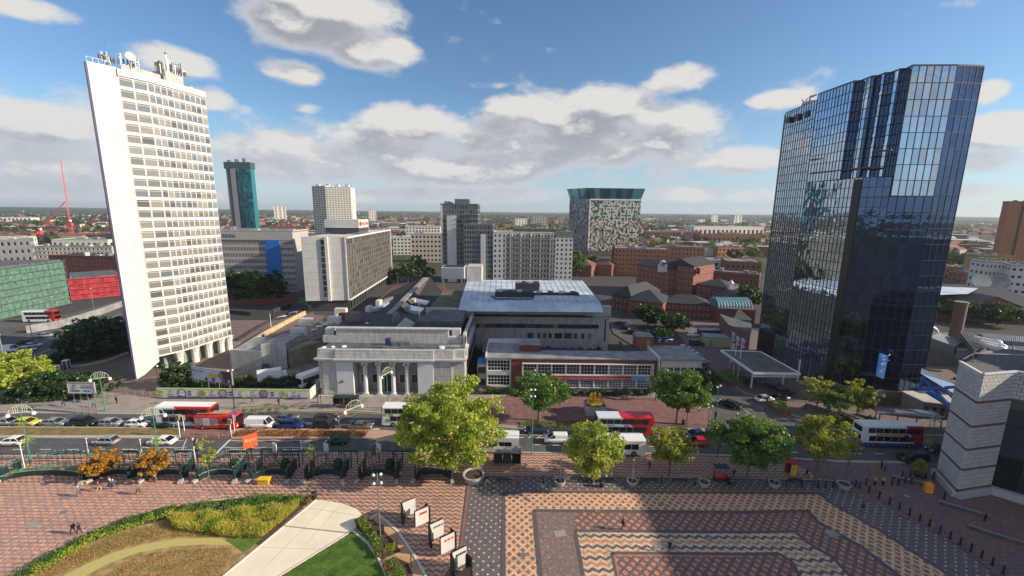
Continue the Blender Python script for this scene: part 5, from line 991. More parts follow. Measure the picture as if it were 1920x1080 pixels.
def crane(label, px, ytop, base, jib):
    p = G(*base); t = thing('tower_crane', label, 'crane', p, group=None); zt = HZ(p, ytop); s = MB(); w = 1.1
    for dx, dy in ((-w,-w),(w,-w),(w,w),(-w,w)): s.tube((p.x+dx, p.y+dy, 0), (p.x+dx, p.y+dy, zt), .28, 4)
    k = 14
    for i in range(k): z0, z1 = zt*i/k, zt*(i+1)/k; s.tube((p.x-w, p.y-w, z0), (p.x+w, p.y-w, z1), .16, 4); s.tube((p.x+w, p.y-w, z0), (p.x+w, p.y+w, z1), .16, 4)
    s.obj('mast', M['crane'], t); j = MB(); d = Vector(jib); q = p+Vector((0,0,zt))
    for o in (Vector((0,0,.8)), Vector((0,.8,-.8)), Vector((0,-.8,-.8))): j.tube(q+o, q+d+o*.4, .22, 4)
    for i in range(14): j.tube(q+d*(i/14)+Vector((0,0,.7)), q+d*((i+.5)/14)-Vector((0,.7,.7)), .12, 4); j.tube(q+d*((i+.5)/14)-Vector((0,.7,.7)), q+d*((i+1)/14)+Vector((0,0,.6)), .12, 4)
    j.obj('jib', M['crane'], t); c = MB(); c.box(q-d.normalized()*6+Vector((0,0,0)), (6, 3, 3)); c.obj('counterweight', M['crane'], t); c = MB(); c.box(q+Vector((2,-1.6,-1)), (2,2,2.4)); c.obj('cab', M['wmetal'], t)
crane('red tower crane with its jib raised steeply near the white tower', 134, 412, (137,450), (2, 0, 74)); crane('red luffing crane with its jib sloping to the right', 78, 428, (80,456), (29, 6, 31))
# ---------------------------------------------------------------- right edge
def right_side():
    A, B = G(1864, 505), G(1908, 507); zt = HZ(A, 380); t, A, B, A2, B2, d, n = block('brown_tower_block', 'tall red-brown clad tower block at the right edge', 'tower block', A, (B.x+14, B.y), 5, zt, mat('russet_cladding', (.42,.13,.065), .7, .12), 9, 17, .4, .34, M['glass'], ind=True, parapet=1, skip=None if 1 else None) if 0 else block('brown_tower_block', 'tall red-brown clad tower block at the right edge', 'tower block', A, (B.x+14, B.y), 5, zt, mat('russet_cladding', (.42,.13,.065), .7, .12), 9, 17, .4, .34, M['glass'], ind=True, parapet=1)
    q = MB(); c = A.lerp(B, .36)+n*.4; q.box((c.x, c.y, zt/2), (1.6, .5, zt)); q.obj('dark_recess', M['dark'], t)
    A, B = G(1838, 545), G(1875, 547); block('white_flats', 'white rendered flats with a yellow top floor near the right edge', 'flats', A, B, 12, HZ(A, 492), M['white'], 5, 4, .5, .4, M['gdark'], None, (3,4), M['slate'])
    A, B = G(1885, 552), G(1935, 556); block('white_flats', 'white rendered flats cut by the right edge of the picture', 'flats', A, B, 12, HZ(A, 498), M['white'], 4, 4, .6, .4, M['gdark'], None, (3,4), M['slate'])
    A, B = G(1856, 538), G(1930, 541); block('flats', 'ochre upper storeys rising behind the white flats', 'flats', (A.x, A.y+10), (B.x, B.y+10), 10, HZ(A, 484), mat('ochre_render', (.40,.27,.11), .8, .1), 8, 5, .4, .45, M['gdark'], None, None, M['slate'])
    # grey roofed arena hall
    A, B = G(1757, 598), G(1990, 612); t = thing('arena_hall', 'large brick hall with a dark slate roof and pale skylight panel at right', 'hall', A); d = (B-A).normalized(); dp = 55
    b = MB(); b.prism([(A.x, A.y), (B.x, B.y), (B.x+5, B.y+dp), (A.x+5, A.y+dp)], 0, 6); b.obj('wall', M['brick'], t)
    r = MB(); C2, D2 = Vector((B.x+5, B.y+dp, 0)), Vector((A.x+5, A.y+dp, 0)); r.add([(A.x-.5, A.y-.5, 6), (B.x, B.y-.5, 6), (B.x+3, B.y+26, 11), (A.x+3, A.y+26, 11), (C2.x, C2.y, 6), (D2.x, D2.y, 6)], [(0,1,2,3), (3,2,4,5)]); r.obj('roof', M['slate'], t)
    g = MB(); m_ = A.lerp(B, .42); g.add([(m_.x-12, m_.y-.8, 3.5), (m_.x+12, m_.y-.8, 3.5), (m_.x+12, m_.y-.8, 6.2), (m_.x, m_.y-.8, 10.5), (m_.x-12, m_.y-.8, 6.2)]+[(m_.x+12, m_.y+12, 6.2), (m_.x, m_.y+24, 10.6), (m_.x-12, m_.y+12, 6.2)], [(0,1,2,3,4)]); g.obj('brick_gable', M['brick'], t)
    g = MB(); g.add([(m_.x-13, m_.y-1.4, 6.1), (m_.x, m_.y-1.4, 10.7), (m_.x, m_.y+22, 10.9), (m_.x-13, m_.y+4, 6.6)], [(0,1,2,3)]); g.add([(m_.x+13, m_.y-1.4, 6.1), (m_.x, m_.y-1.4, 10.7), (m_.x, m_.y+22, 10.9), (m_.x+13, m_.y+4, 6.6)], [(3,2,1,0)]); g.obj('gable_roof', M['slate'], t)
    p = [G(1760, 537, 11.6), G(1835, 540, 11.6), G(1815, 551, 11.3), G(1757, 553, 11.3)]; s = MB(); s.add([(q.x, q.y, q.z) for q in p], [(3,2,1,0)]); s.obj('skylight', M['paleb'], t)
    for x in (1838, 1874):
        c = AT(x, 529, A.y+26); dsh = MB(); qd = Vector((-.3,-.8,.4)).normalized().to_track_quat('Z','Y'); vs = []
        for r_, z in ((.1,0),(2,.2),(3.6,1.0)): vs += [tuple(c+qd@Vector((r_*math.cos(.3927*i), r_*math.sin(.3927*i), z))) for i in range(16)]
        dsh.add(vs, [(j*16+i, j*16+(i+1)%16, (j+1)*16+(i+1)%16, (j+1)*16+i) for j in range(2) for i in range(16)]); dsh.tube(c, (c.x, c.y+.5, 8), .2); dsh.obj('satellite_dish', M['cream'] if x < 1850 else M['feltl'], t)
    # metal roofed concert hall buildings
    t = thing('convention_hall', 'spread of grey metal roofs with a brick parapet right of the glass tower', 'hall', (120, 110, 0))
    R = [G(1738, 660, 8), G(1738, 632, 8), G(1930, 655, 8), G(2100, 700, 8), G(1800, 705, 8)]; b = MB(); b.prism([(p.x, p.y) for p in [G(1742,650,8), G(1742,622,8), G(2100,640,8), G(2100,722,8), G(1930,720,8)]], 0, 8); b.obj('lower_roof', mat('grey_green_roof', (.17,.19,.18), .7, .15, .3), t)
    e = [G(1740, 634, 9.4), G(1790, 652, 9.4), G(1850, 672, 9.4), G(1880, 690, 9.4)]; w = MB()
    for a, c in zip(e, e[1:]):
        dd = c-a; m_ = (a+c)/2; w.box((m_.x, m_.y, 8.8), (dd.length, .5, 1.9), math.atan2(dd.y, dd.x))
    w.obj('brick_parapet', mat('bright_orange_brick', (.42,.13,.06), .85, .15, 2), t)
    def seam(pts, z, nseam, nm='seamed_metal_roof', m=mat('zinc_roof', (.25,.27,.30), .45, .1, .5, metal=.3)):
        P = [G(x, y, z) for x, y in pts]; b = MB(); b.prism([(p.x, p.y) for p in P], z-2.5, z); b.obj(nm, m, t); s = MB()
        for i in range(nseam): a = P[0].lerp(P[1], i/(nseam-1)); c = P[3].lerp(P[2], i/(nseam-1)); s.tube((a.x, a.y, z+.03), (c.x, c.y, z+.03), .09, 4)
        s.obj('standing_seams', M['feltl'], t, kind='stuff')
    seam([(1742,632),(1790,650),(1810,638),(1760,626)], 10, 14); seam([(1800,622),(1842,626),(1850,652),(1826,655)], 11.5, 8, m=M['felt']); seam([(1840,624),(1925,632),(1925,642),(1846,636)], 12, 22); seam([(1795,655),(1880,670),(1920,672),(1830,652)], 10.4, 10); seam([(1850,640),(1925,646),(1925,660),(1856,652)], 11, 4, m=M['felt'])
    for x, y, l in ((1826,634,3.4),(1838,642,3),(1846,648,2.2)): c = G(x, y, 12.5); q = MB(); q.tube((c.x, c.y, 12.6), (c.x+l*.6, c.y-l, 12.3), .6, 10); q.ball((c.x+l*.6, c.y-l, 12.3), .9, 8, 5); q.obj('ventilation_duct', M['wmetal'], t)
    c = G(1789, 637, 8); q = MB(); q.tube((c.x, c.y, 7), (c.x, c.y, 18.6), 1.35, 20); q.obj('round_chimney', mat('brown_brick_chimney', (.19,.11,.09), .85, .2, 2), t); q = MB(); q.tube((c.x, c.y, 18.6), (c.x, c.y, 18.9), 1.5, 20); q.obj('chimney_cap', M['feltl'], t)
    ar = MB(); c = G(1756, 630, 8); ar.path([(c.x-2+4.4*math.cos(a), c.y+2, 8+2.6*math.sin(a)) for a in [math.pi*i/10 for i in range(11)]], .3); ar.obj('arched_canopy', M['wmetal'], t)
    # blue braced glazed link
    t = thing('glazed_link', 'glazed entrance link with bright blue steel bracing beside the glass tower', 'glazed link', (104, 84, 0))
    q = [AT(1728, 690, 86), AT(1795, 722, 80), AT(1795, 742, 76), AT(1726, 700, 80)]; b = MB(); b.add(q, [(3,2,1,0)]); b.obj('glass_roof', glass('pale_blue_glass', (.45,.60,.78), .12, .15), t)
    for pts, r_ in (([AT(1729,706,82), AT(1790,772,76)], .35), ([AT(1727,730,81), AT(1800,725,76)], .3), ([AT(1729,706,82), AT(1723,732,81)], .22), ([AT(1740,735,82), AT(1795,768,77)], .5), ([AT(1760,720,82), AT(1800,760,76)], .2), ([AT(1800,740,78), AT(1740,712,82)], .12)):
        q = MB(); q.path(pts, r_, 8); q.obj('steel_brace', M['blue'], t)
    bs = [G(1726,781,.2), G(1800,790,.2)]; b = MB(); b.prism([(bs[0].x, bs[0].y), (bs[1].x, bs[1].y), (bs[1].x+4, bs[1].y+9), (bs[0].x, bs[0].y+9)], .2, 3.4); b.obj('stone_base', M['cream'] if 0 else mat('taupe_stone', (.30,.25,.22), .8, .1), t)
    b = MB(); b.prism([(bs[0].x-.2, bs[0].y-.3), (bs[1].x, bs[1].y-.3), (bs[1].x+4, bs[1].y+9), (bs[0].x, bs[0].y+9)], 3.42, 3.7); b.obj('terrace_roof', M['conc'], t)
    for i in range(5): a = bs[0].lerp(bs[1], .12+.2*i); q = MB(); q.box((a.x, a.y-.04, 1.6), (1.0, .1, 2.0)); q.obj('window', M['gdark'], t)
    b = MB(); b.box((106, 88, 4.4), (16, .6, 5)); b.obj('dark_glazing', M['gdark'], t)
    # stone clad concert hall in the foreground
    t = thing('concert_hall', 'pale stone block clad building with brown bands at the right edge', 'hall', (75, 56, 0)); Z = 19.6
    P = [Vector((*G(1761, 892, .1).xy, 0)), Vector((*G(1797, 908, .1).xy, 0)), Vector((*G(1852, 922, .1).xy, 0))]; P[0] = Vector((70.2, 62.7, 0)); top1 = G(1843, 703, Z); P[1] = Vector((top1.x, top1.y, 0)); 
    e2 = Vector((*G(1854, 921, .1).xy, 0)); P[2] = e2; far = P[1]+(P[2]-P[1]).normalized()*40; R = P[2]+Vector((10.5, -10, 0))
    back = [(P[0].x+16, P[0].y+8), (P[0].x+40, 60)]
    core = MB(); core.prism([(P[0].x+.15, P[0].y), (P[1].x+.1, P[1].y+.1), (P[2].x+.1, P[2].y+.1), (R.x+12, R.y-12), (120, 34)]+list(reversed(back)), 0, Z-.3); core.obj('core', mat('joint_shadow_grey', (.10,.10,.10), .9, 0), t)
    blk = mat('pale_stone_block', (.50,.49,.47), .8, .07, 1.2, objvar=.08, island=.07); zb = [1.0, 4.4, 7.7, 11.4, 15.2, Z]; cnt = 0; rest = MB(); rowsn = [4, 4, 6, 7, 7]
    glz = HZ(P[2], 0)
    for fi, (a, c) in enumerate(((P[0], P[1]), (P[1], P[2]), (P[2], P[2]+(R-P[2])*2.2))):
        d = (c-a).normalized(); n = Vector((d.y, -d.x, 0)); L = (c-a).length; rz = math.atan2(d.y, d.x)
        for k in range(5):
            if fi == 2 and k < 4: continue
            nr = rowsn[k]; h = (zb[k+1]-zb[k]-.34)/nr; w = .95 if k < 2 else .8; nc = max(1, round(L/w)); w = L/nc
            for j in range(nr):
                off = .5*(j % 2)
                for i in range(nc+1):
                    u0, u1 = max(0, (i-off)*w), min(L, (i+1-off)*w)
                    if u1-u0 < .1: continue
                    m_ = a+d*((u0+u1)/2)+n*.06; z = zb[k]+.34+h*(j+.5)
                    if cnt < 300: q = MB(); q.box((0,0,0), (u1-u0-.07, .14, h-.06)); o = q.obj('stone_block', blk, t); o.location = Vector((m_.x, m_.y, z))-ROOTLOC[t.name]; o.rotation_euler = (0,0,rz); cnt += 1
                    else: rest.box((m_.x, m_.y, z), (u1-u0-.07, .14, h-.06), rz)
            bn = MB(); m_ = (a+c)/2+n*.09
            for zz in ((.10, .26) if k in (3, 4) else (.17,)): bn.box((m_.x, m_.y, zb[k]+zz), (L+.1, .2, .085), rz)
            bn.obj('brown_band', mat('brown_band_stone', (.24,.11,.085), .7, .1), t)
        if fi < 2: bs_ = MB(); m_ = (a+c)/2+n*.25; bs_.box((m_.x, m_.y, .5), (L+.6, .9, 1.0), rz); bs_.obj('plinth', mat('pale_plinth', (.42,.42,.41), .8, .1), t)
    rest.obj('upper_stone_blocks', blk, t, kind='stuff')
    # big glazed wall
    a, c = P[2], P[2]+(R-P[2])*2.2; d = (c-a).normalized(); n = Vector((d.y, -d.x, 0)); L = (c-a).length; rz = math.atan2(d.y, d.x); nc = 12
    pg = glass('deep_green_glass', (.03,.045,.05), .03, .25); bars = MB()
    for i in range(nc):
        for j in range(5):
            m_ = a+d*(L/nc*(i+.5))+n*.02; q = MB(); q.add([(-L/nc/2+.04,0,-1.22),(L/nc/2-.04,0,-1.22),(L/nc/2-.04,0,1.22),(-L/nc/2+.04,0,1.22)], [(0,1,2,3)]); o = q.obj('pane', pg, t); o.location = Vector((m_.x, m_.y, 1.3+1.27+j*2.5))-ROOTLOC[t.name]; o.rotation_euler = (random.uniform(-.004,.004), 0, rz+random.uniform(-.004,.004))
    for i in range(nc+1): m_ = a+d*(L/nc*i)+n*.05; bars.box((m_.x, m_.y, 7.6), (.08, .12, 12.6), rz)
    for j in range(6): m_ = (a+c)/2+n*.05; bars.box((m_.x, m_.y, 1.3+2.5*j), (L, .10, .08), rz)
    bars.obj('glazing_bars', M['dmetal'], t, kind='stuff'); pl = MB(); m_ = (a+c)/2+n*.4; pl.box((m_.x, m_.y, .6), (L, 1.2, 1.2), rz); pl.obj('plinth', MATS['pale_plinth'], t)
    cp = MB()
    for a, c in ((P[0], P[1]), (P[1], P[2]), (P[2], P[2]+(R-P[2])*2.2)): dd = c-a; m_ = (a+c)/2; cp.box((m_.x, m_.y, Z+.1), (dd.length+.05, .45, .2), math.atan2(dd.y, dd.x))
    cp.obj('coping', M['white'], t); rl = MB(); a, c = Vector((P[0].x+3, P[0].y+1, Z+1.1)), Vector((98, 61, Z+1.1)); rl.tube(a, c, .14, 8); rl.tube((P[0].x+3, P[0].y+1, Z+1.1), (P[0].x+1.2, P[0].y+.8, Z+.2), .1)
    for i in range(8): p = a.lerp(c, i/7); rl.tube((p.x, p.y, Z-.2), p, .07, 5)
    rl.obj('roof_rail', M['metal'], t); rf = MB(); rf.box((90, 55, Z-.2), (20, 8, .3)); rf.obj('gravel_roof', mat('tan_gravel', (.35,.26,.17), .95, .3, 2), t)
    for i, (x, y) in enumerate(((78.5,60),(81,59.6),(84,59.4))): q = MB(); q.box((x, y, Z+.7), (1.9 if i == 1 else 1.2, 1.4, 1.1)); q.box((x, y, Z+1.3), (1.4, 1.0, .15)); q.obj('roof_unit', M['wmetal'] if i == 1 else M['metal'], t)
    bx = MB(); bx.prism([(96, 72), (96, 66), (140, 56), (140, 72)], 0, 23.5); bx.obj('rear_stage_block', blk, t)
    # unseen block added right of the view, sized to shade the square
    hb = MB(); hb.prism([(99, 49), (99, -20), (150, -20), (150, 66), (112, 66), (112, 50)], 0, 36); hb.obj('shade_block', M['conc'], t)
right_side()
# ---------------------------------------------------------------- ground patches left and middle
sheet('street', [(-300,712),(60,712),(200,735),(300,748),(590,748),(600,745),(880,745),(905,748),(905,700),(880,650),(800,610),(590,590),(570,560),(470,560),(430,590),(430,660),(300,640),(240,660),(130,690),(60,700),(-300,720)], .02, mat('brown_street_paving', (.17,.125,.11), .85, .15, .4))
sheet('waste_ground', [(432,730),(590,730),(592,690),(560,668),(520,640),(430,640)], .04, mat('rubble_ground', (.22,.19,.165), .95, .35, .3, col2=(.13,.11,.09)))
sheet('ring_road', [(-300,780),(-300,640),(0,600),(120,600),(180,592),(260,570),(260,600),(210,622),(60,690),(-60,740)], .03, M['tarmac'])
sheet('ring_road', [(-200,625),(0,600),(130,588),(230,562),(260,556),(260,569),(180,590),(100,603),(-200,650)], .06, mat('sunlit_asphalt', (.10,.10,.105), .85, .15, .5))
for pts in ([(0,690),(60,668),(140,636),(232,600)], [(-20,668),(60,648),(130,622),(228,588)]): flat('lane_marking', pts, .16, .05, M['line'])
def wallseg(name, label, cat, pts, w, h, m, z=0, n=1, pname='panel'):
    P = [G(x, y, z) for x, y in pts]; t = thing(name, label, cat, P[0])
    for a, c in zip(P, P[1:]):
        d = c-a; k = max(1, round(d.length/3)) if n else 1
        for i in range(k): m_ = a+d*((i+.5)/k); b = MB(); b.box((m_.x, m_.y, z+h/2), (d.length/k-.03, w, h), math.atan2(d.y, d.x)); b.obj(pname, m, t)
    return t
wallseg('retaining_wall', 'long pale concrete wall between the two carriageways at the left', 'wall', [(50,625),(110,615),(190,590),(238,572)], .4, 2.6, M['feltl'])
wallseg('parapet_wall', 'brown panelled parapet wall beside the ring road above the bushes', 'wall', [(52,706),(90,690),(125,675),(128,672)], .4, 3.2, mat('brown_wall', (.15,.115,.075), .85, .2, .6))
wallseg('garden_wall', 'curved low pale wall beside the lawn left of the white tower', 'wall', [(128,690),(160,687),(200,678),(240,663)], .3, .6, M['kerb'])
wallseg('pavement_wall', 'low grey wall along the pavement in front of the left bushes', 'wall', [(-40,758),(40,757),(110,750),(182,744)], .3, 1.1, M['conc'])
sheet('lawn', [(130,688),(160,684),(200,675),(243,660),(238,640),(200,650),(150,672)], .045, M['grass'])
sheet('lawn', [(425,570),(580,570),(580,558),(425,556)], .05, M['grass'])
sheet('sunken_roundabout', [(430,600),(520,600),(585,585),(570,568),(440,568)], .06, mat('dark_pit', (.035,.033,.035), .9, .2))
wallseg('roundabout_wall', 'dark curved wall with openings round the sunken roundabout', 'wall', [(432,588),(470,592),(510,588),(545,575)], .8, 1.6, M['slate'], pname='wall_bay')
wallseg('roundabout_wall', 'far curved wall behind the sunken roundabout', 'wall', [(436,573),(480,571),(530,568),(560,566)], .8, 2.4, M['brickd'], pname='wall_bay')
wallseg('broken_wall', 'crumbling sunlit wall running up to the white clad hotel', 'wall', [(458,655),(500,628),(540,606),(572,590)], .8, 1.6, mat('sandy_rubble', (.48,.36,.22), .95, .3, 1))
wallseg('street_railing_wall', 'low dark wall of the curving street behind the rubble', 'wall', [(445,640),(490,612),(540,588)], .3, .9, M['slate'])
# concrete shed beside the white tower
t = thing('concrete_shed', 'streaked grey concrete shed without windows on the waste ground', 'shed', G(470, 690)); a, c, e_, f_ = G(436,692), G(494,694), G(540,690), G(500,650)
n = 7
for i in range(n): p, q = a.lerp(c, i/n), a.lerp(c, (i+1)/n); b = MB(); m_ = (p+q)/2; b.box((m_.x, m_.y, 2.7), ((q-p).length-.05, .4, 5.4), math.atan2((q-p).y, (q-p).x)); b.obj('wall_panel', M['conc'], t)
for i in range(5): p, q = c.lerp(e_, i/5), c.lerp(e_, (i+1)/5); b = MB(); m_ = (p+q)/2; b.box((m_.x, m_.y, 3.6), ((q-p).length-.05, .4, 7.2), math.atan2((q-p).y, (q-p).x)); b.obj('wall_panel', M['conc'], t)
b = MB(); b.prism([(a.x, a.y+.3), (c.x, c.y+.3), (c.x, c.y+12), (a.x, a.y+12)], 0, 5.2); b.prism([(c.x, c.y+.3), (e_.x, e_.y+.3), (e_.x, e_.y+10), (c.x, c.y+10)], 0, 7.0); b.obj('flat_roof', M['feltl'], t)
# low cluttered roofs between bank and hotel slab
t = thing('market_hall', 'long dark pitched roofs with a pale ridge and glazed strips behind the bank', 'hall', (-30, 140, 0))
def roofq(nm, pts, zs, m): b = MB(); P = [G(x, y, z) for (x, y), z in zip(pts, zs)]; b.add(P, [(0,1,2,3)]); b.obj(nm, m, t)
dr = mat('black_felt_roof', (.035,.033,.036), .85, .3, .3); br_ = mat('brown_felt_roof', (.10,.075,.07), .85, .3, .3)
roofq('roof_slope', [(660,600),(712,606),(793,520),(735,545)], [6,11,11,6], dr); roofq('roof_slope', [(712,606),(752,606),(806,520),(793,520)], [11,8,8,11], br_); roofq('roof_slope', [(752,606),(822,598),(834,552),(806,520)], [8,8,8,8], dr)
b = MB(); b.prism([tuple(G(x, y, 6).xy) for x, y in ((655,605),(830,612),(836,535),(740,536))], 0, 5.9); b.obj('wall', M['brickd'], t)
b = MB(); a, c = G(716,604,11.3), G(798,521,11.3); 
for i in range(26): p, q = a.lerp(c, i/26), a.lerp(c, (i+.92)/26); m_ = (p+q)/2; b.box((m_.x, m_.y, 11.35), ((q-p).length, 1.7, .5), math.atan2((q-p).y, (q-p).x))
b.obj('pale_ridge', M['feltl'], t, kind='stuff')
for pts, z in (([(690,583),(712,578),(730,568),(708,573)], 9.6), ([(709,571),(728,564),(740,556),(722,561)], 9.6), ([(763,582),(789,586),(796,579),(770,574)], 9.2), ([(774,568),(800,573),(806,566),(782,561)], 9.2)):
    P = [G(x, y, z) for x, y in pts]; b = MB(); b.prism([(p.x, p.y) for p in P], z-.8, z+.3); b.obj('rooflight', glass('rooflight_glass', (.45,.50,.56), .2, .15), t)
    p = P[0]; b = MB(); b.box((p.x, p.y+1, z+.6), (1.4, 3, 1.6)); b.obj('vent_box', M['cream'] if z > 9.3 else M['conc'], t)
t = thing('rooftop_clutter', 'sunlit flat roofs crowded with white domes and ducts left of the bank', 'roof', (-55, 110, 0))
b = MB(); b.prism([tuple(G(x, y, 5).xy) for x, y in ((540,660),(600,640),(655,612),(655,585),(620,590),(560,625))], 0, 5); b.obj('flat_roof', mat('mossy_gravel_roof', (.24,.20,.13), .95, .35, .4), t)
b = MB(); b.prism([tuple(G(x, y, 5).xy) for x, y in ((594,640),(604,636),(604,612),(590,618))], 0, 5.6); b.obj('lower_roof', M['felt'], t)
rr = random.Random(3)
for i in range(26):
    f = i/26; p = G(590+50*f+rr.uniform(-6,6), 618-30*f+rr.uniform(-4,4), 5.4); b = MB(); b.ball(p, rr.uniform(.4,.8), 7, 5, sz=.7); b.obj('roof_dome', M['cream'], t)
for x0, y0, x1, y1 in ((575,635,640,598),(585,612,650,608),(560,640,600,622),(612,625,655,622)): b = MB(); a, c = G(x0,y0,5.6), G(x1,y1,5.6); b.tube(a, c, .18, 6); b.obj('roof_pipe', M['feltl'], t)
for x, y, m_ in ((560,629,'white'),(628,607,'white'),(648,600,'brickd'),(575,610,'cream'),(640,590,'cream')): p = G(x, y, 5); b = MB(); b.box((p.x, p.y, 6.2), (4, 2, 2.4)); b.obj('plant_box', M[m_], t)
# ---------------------------------------------------------------- foliage
LM = dict(lime=leafmat('lime_leaves', (.19,.29,.03), (.44,.48,.07), (.56,.55,.09)), green=leafmat('green_leaves', (.055,.14,.02), (.12,.22,.03), (.20,.27,.05)), dgreen=leafmat('dark_leaves', (.018,.05,.014), (.04,.095,.02), (.06,.12,.03)),
 amber=leafmat('amber_leaves', (.36,.17,.02), (.56,.33,.03), (.30,.13,.02)), mixed=leafmat('yellowing_leaves', (.12,.18,.03), (.42,.42,.06), (.38,.34,.05)), grassy=leafmat('straw_grass', (.38,.40,.07), (.66,.55,.14), (.22,.34,.04)), drygrass=leafmat('dry_grass', (.34,.23,.09), (.50,.36,.14), (.22,.23,.06)), bed=leafmat('bed_plants', (.10,.20,.03), (.22,.30,.05), (.26,.09,.04)), flower=leafmat('flower_petals', (.40,.07,.03), (.13,.17,.03), (.50,.26,.04)), pale=leafmat('pale_plants', (.30,.42,.30), (.18,.30,.16), (.42,.5,.36)))
def leafquads(P, size, r_, up=.35, aspect=.75):
    n = len(P); nrm = r_.normal(size=(n,3)); nrm[:,2] += up; nrm /= np.linalg.norm(nrm, axis=1, keepdims=True)
    a = np.cross(nrm, r_.normal(size=(n,3))); a /= np.linalg.norm(a, axis=1, keepdims=True); b = np.cross(nrm, a); s = size*r_.uniform(.6, 1.35, (n,1))
    s = s*.86; V = np.stack([P-a*s, P-b*s*aspect, P+a*s, P+b*s*aspect], 1).reshape(-1,3); return V
def quadmesh(name, V, m):
    n = len(V)//4; me = bpy.data.meshes.new(name); me.vertices.add(4*n); me.vertices.foreach_set('co', V.astype(np.float32).ravel()); me.loops.add(4*n); me.loops.foreach_set('vertex_index', np.arange(4*n, dtype=np.int32)); me.polygons.add(n)
    me.polygons.foreach_set('loop_start', np.arange(0, 4*n, 4, dtype=np.int32)); me.polygons.foreach_set('loop_total', np.full(n, 4, dtype=np.int32)); me.materials.append(m); me.update(); return me
def crownpts(seed, R, H, n, nclump=70, zc=0, spread=.2, flat=.0):
    r_ = np.random.default_rng(seed); lob = r_.normal(size=(11,3)); lob /= np.linalg.norm(lob, axis=1, keepdims=True); la = r_.uniform(-.10, .16, 11)
    nclump = int(nclump*1.5); d = r_.normal(size=(nclump,3)); d /= np.linalg.norm(d, axis=1, keepdims=True); rad = r_.uniform(.12, 1, nclump)**.5
    rad *= 1+(np.clip(d@lob.T, 0, 1)**3)@la; C = d*rad[:,None]*np.array([R,R,H/2]); C[:,2] *= np.where(C[:,2] < 0, .82, 1)
    w = r_.dirichlet(np.ones(nclump)*2.5); cnt = r_.multinomial(n, w); P = []
    for c, k in zip(C, cnt):
        q = r_.normal(size=(k,3)); q /= np.linalg.norm(q, axis=1, keepdims=True)+1e-6; q *= (r_.uniform(0,1,(k,1))**.4)*np.array([1,1,.65])*R*spread*r_.uniform(.55,1.35); P.append(c+q)
    P = np.concatenate(P); P[:,2] += zc; return P, C
TREES = {}
def tree(nm, label, base, R, H, zc, m, n, leaf=.2, seed=0, trunk=.25, cat='tree', group=None, nclump=70, spread=.2, key=None, z=.1):
    loc = Vector((base[0], base[1], z)); t = thing(nm, label, cat, loc, group=group); r_ = np.random.default_rng(seed+50)
    key = key or (seed, R, H, zc, n)
    if key not in TREES:
        P, C = crownpts(seed, R, H, n, nclump, zc, spread); cm = quadmesh('crown', leafquads(P, leaf, r_), LM[m]); b = MB(); top = Vector((0, 0, zc))
        b.tube((0,0,0), (0,0,zc*.45), trunk, 8, r1=trunk*.75); b.tube((0,0,zc*.45), (R*.06,0,zc), trunk*.75, 7, r1=trunk*.4)
        for i in range(min(14, nclump//4)):
            c = Vector(C[i]); c.z += zc; s = Vector((0,0,zc*(.4+.5*(i/14)))); mid = s.lerp(c, .5)+Vector((0,0,-.1*R)); b.tube(s, mid, trunk*.35, 5, r1=trunk*.22); b.tube(mid, c, trunk*.22, 5, r1=trunk*.06)
        TREES[key] = (cm, b.mesh('trunk', [M['bark']]))
    cm, tm = TREES[key]; link('trunk', tm, t, world=False); link('crown', cm, t, world=False); return t
def T(nm, label, px, foot, R, top, m, n, **k):
    "tree standing at foot pixel, crown top at pixel row top"
    b = G(px, foot, .1); zt = HZ(b, top); H = k.pop('H', zt*.72); return tree(nm, label, b, R, H, zt-H/2, m, n, **k)
T('plane_tree','broad yellow-green tree, the largest on the square, beside the round planter',852,886,7.6,724,'lime',30000,leaf=.26,seed=1,trunk=.5,nclump=150,H=13.3,spread=.17)
T('plane_tree','yellow-green tree directly in front of the white single deck bus',1112,906,4.3,803,'lime',15000,leaf=.2,seed=2,trunk=.2,nclump=85,H=6.6)
T('plane_tree','smaller yellow-green tree between two buses and the red car',1254,893,3.6,812,'mixed',9000,leaf=.19,seed=3,trunk=.18,nclump=65,H=5.2)
T('plane_tree','fresh green tree left of the yellowing tree near the kiosk',1400,902,5.2,786,'green',17000,leaf=.21,seed=4,trunk=.25,nclump=95,H=7.6)
T('plane_tree','loose yellow topped tree with bare twigs beside the red kiosk',1528,906,4.2,773,'mixed',10500,leaf=.18,seed=5,trunk=.22,nclump=70,H=7.6)
T('young_tree','thin sapling in a round stone planter right of the yellow topped tree',1584,908,2.0,812,'mixed',1500,leaf=.16,seed=6,trunk=.1,nclump=22,H=4)
T('maple_tree','spreading green tree left of the golden statue',1010,790,5.6,700,'green',13000,leaf=.24,seed=7,trunk=.28,nclump=70,H=7)
T('maple_tree','spreading green tree right of the golden statue by the traffic light',1268,797,5.4,702,'green',16000,leaf=.24,seed=8,trunk=.28,nclump=80,H=7.2)
T('conifer','narrow dark green conifer against the white college wing',1229,752,1.6,690,'green',2500,leaf=.2,seed=9,trunk=.15,nclump=26,H=7)
T('small_tree','dark tree at the corner of the white college wing',1327,737,3.2,690,'dgreen',6000,leaf=.24,seed=10,trunk=.2,nclump=40,H=6)
T('autumn_tree','amber autumn tree, left one of the pair by the railings',188,897,2.35,847,'amber',6500,leaf=.17,seed=11,trunk=.13,nclump=45,H=4.0)
T('autumn_tree','amber autumn tree, right one of the pair by the railings',293,904,2.1,847,'amber',5500,leaf=.17,seed=12,trunk=.13,nclump=40,H=3.8)
T('young_tree','slim yellow-green sapling by the third railing bay',393,904,1.15,822,'lime',1800,leaf=.14,seed=13,trunk=.08,nclump=24,H=5)
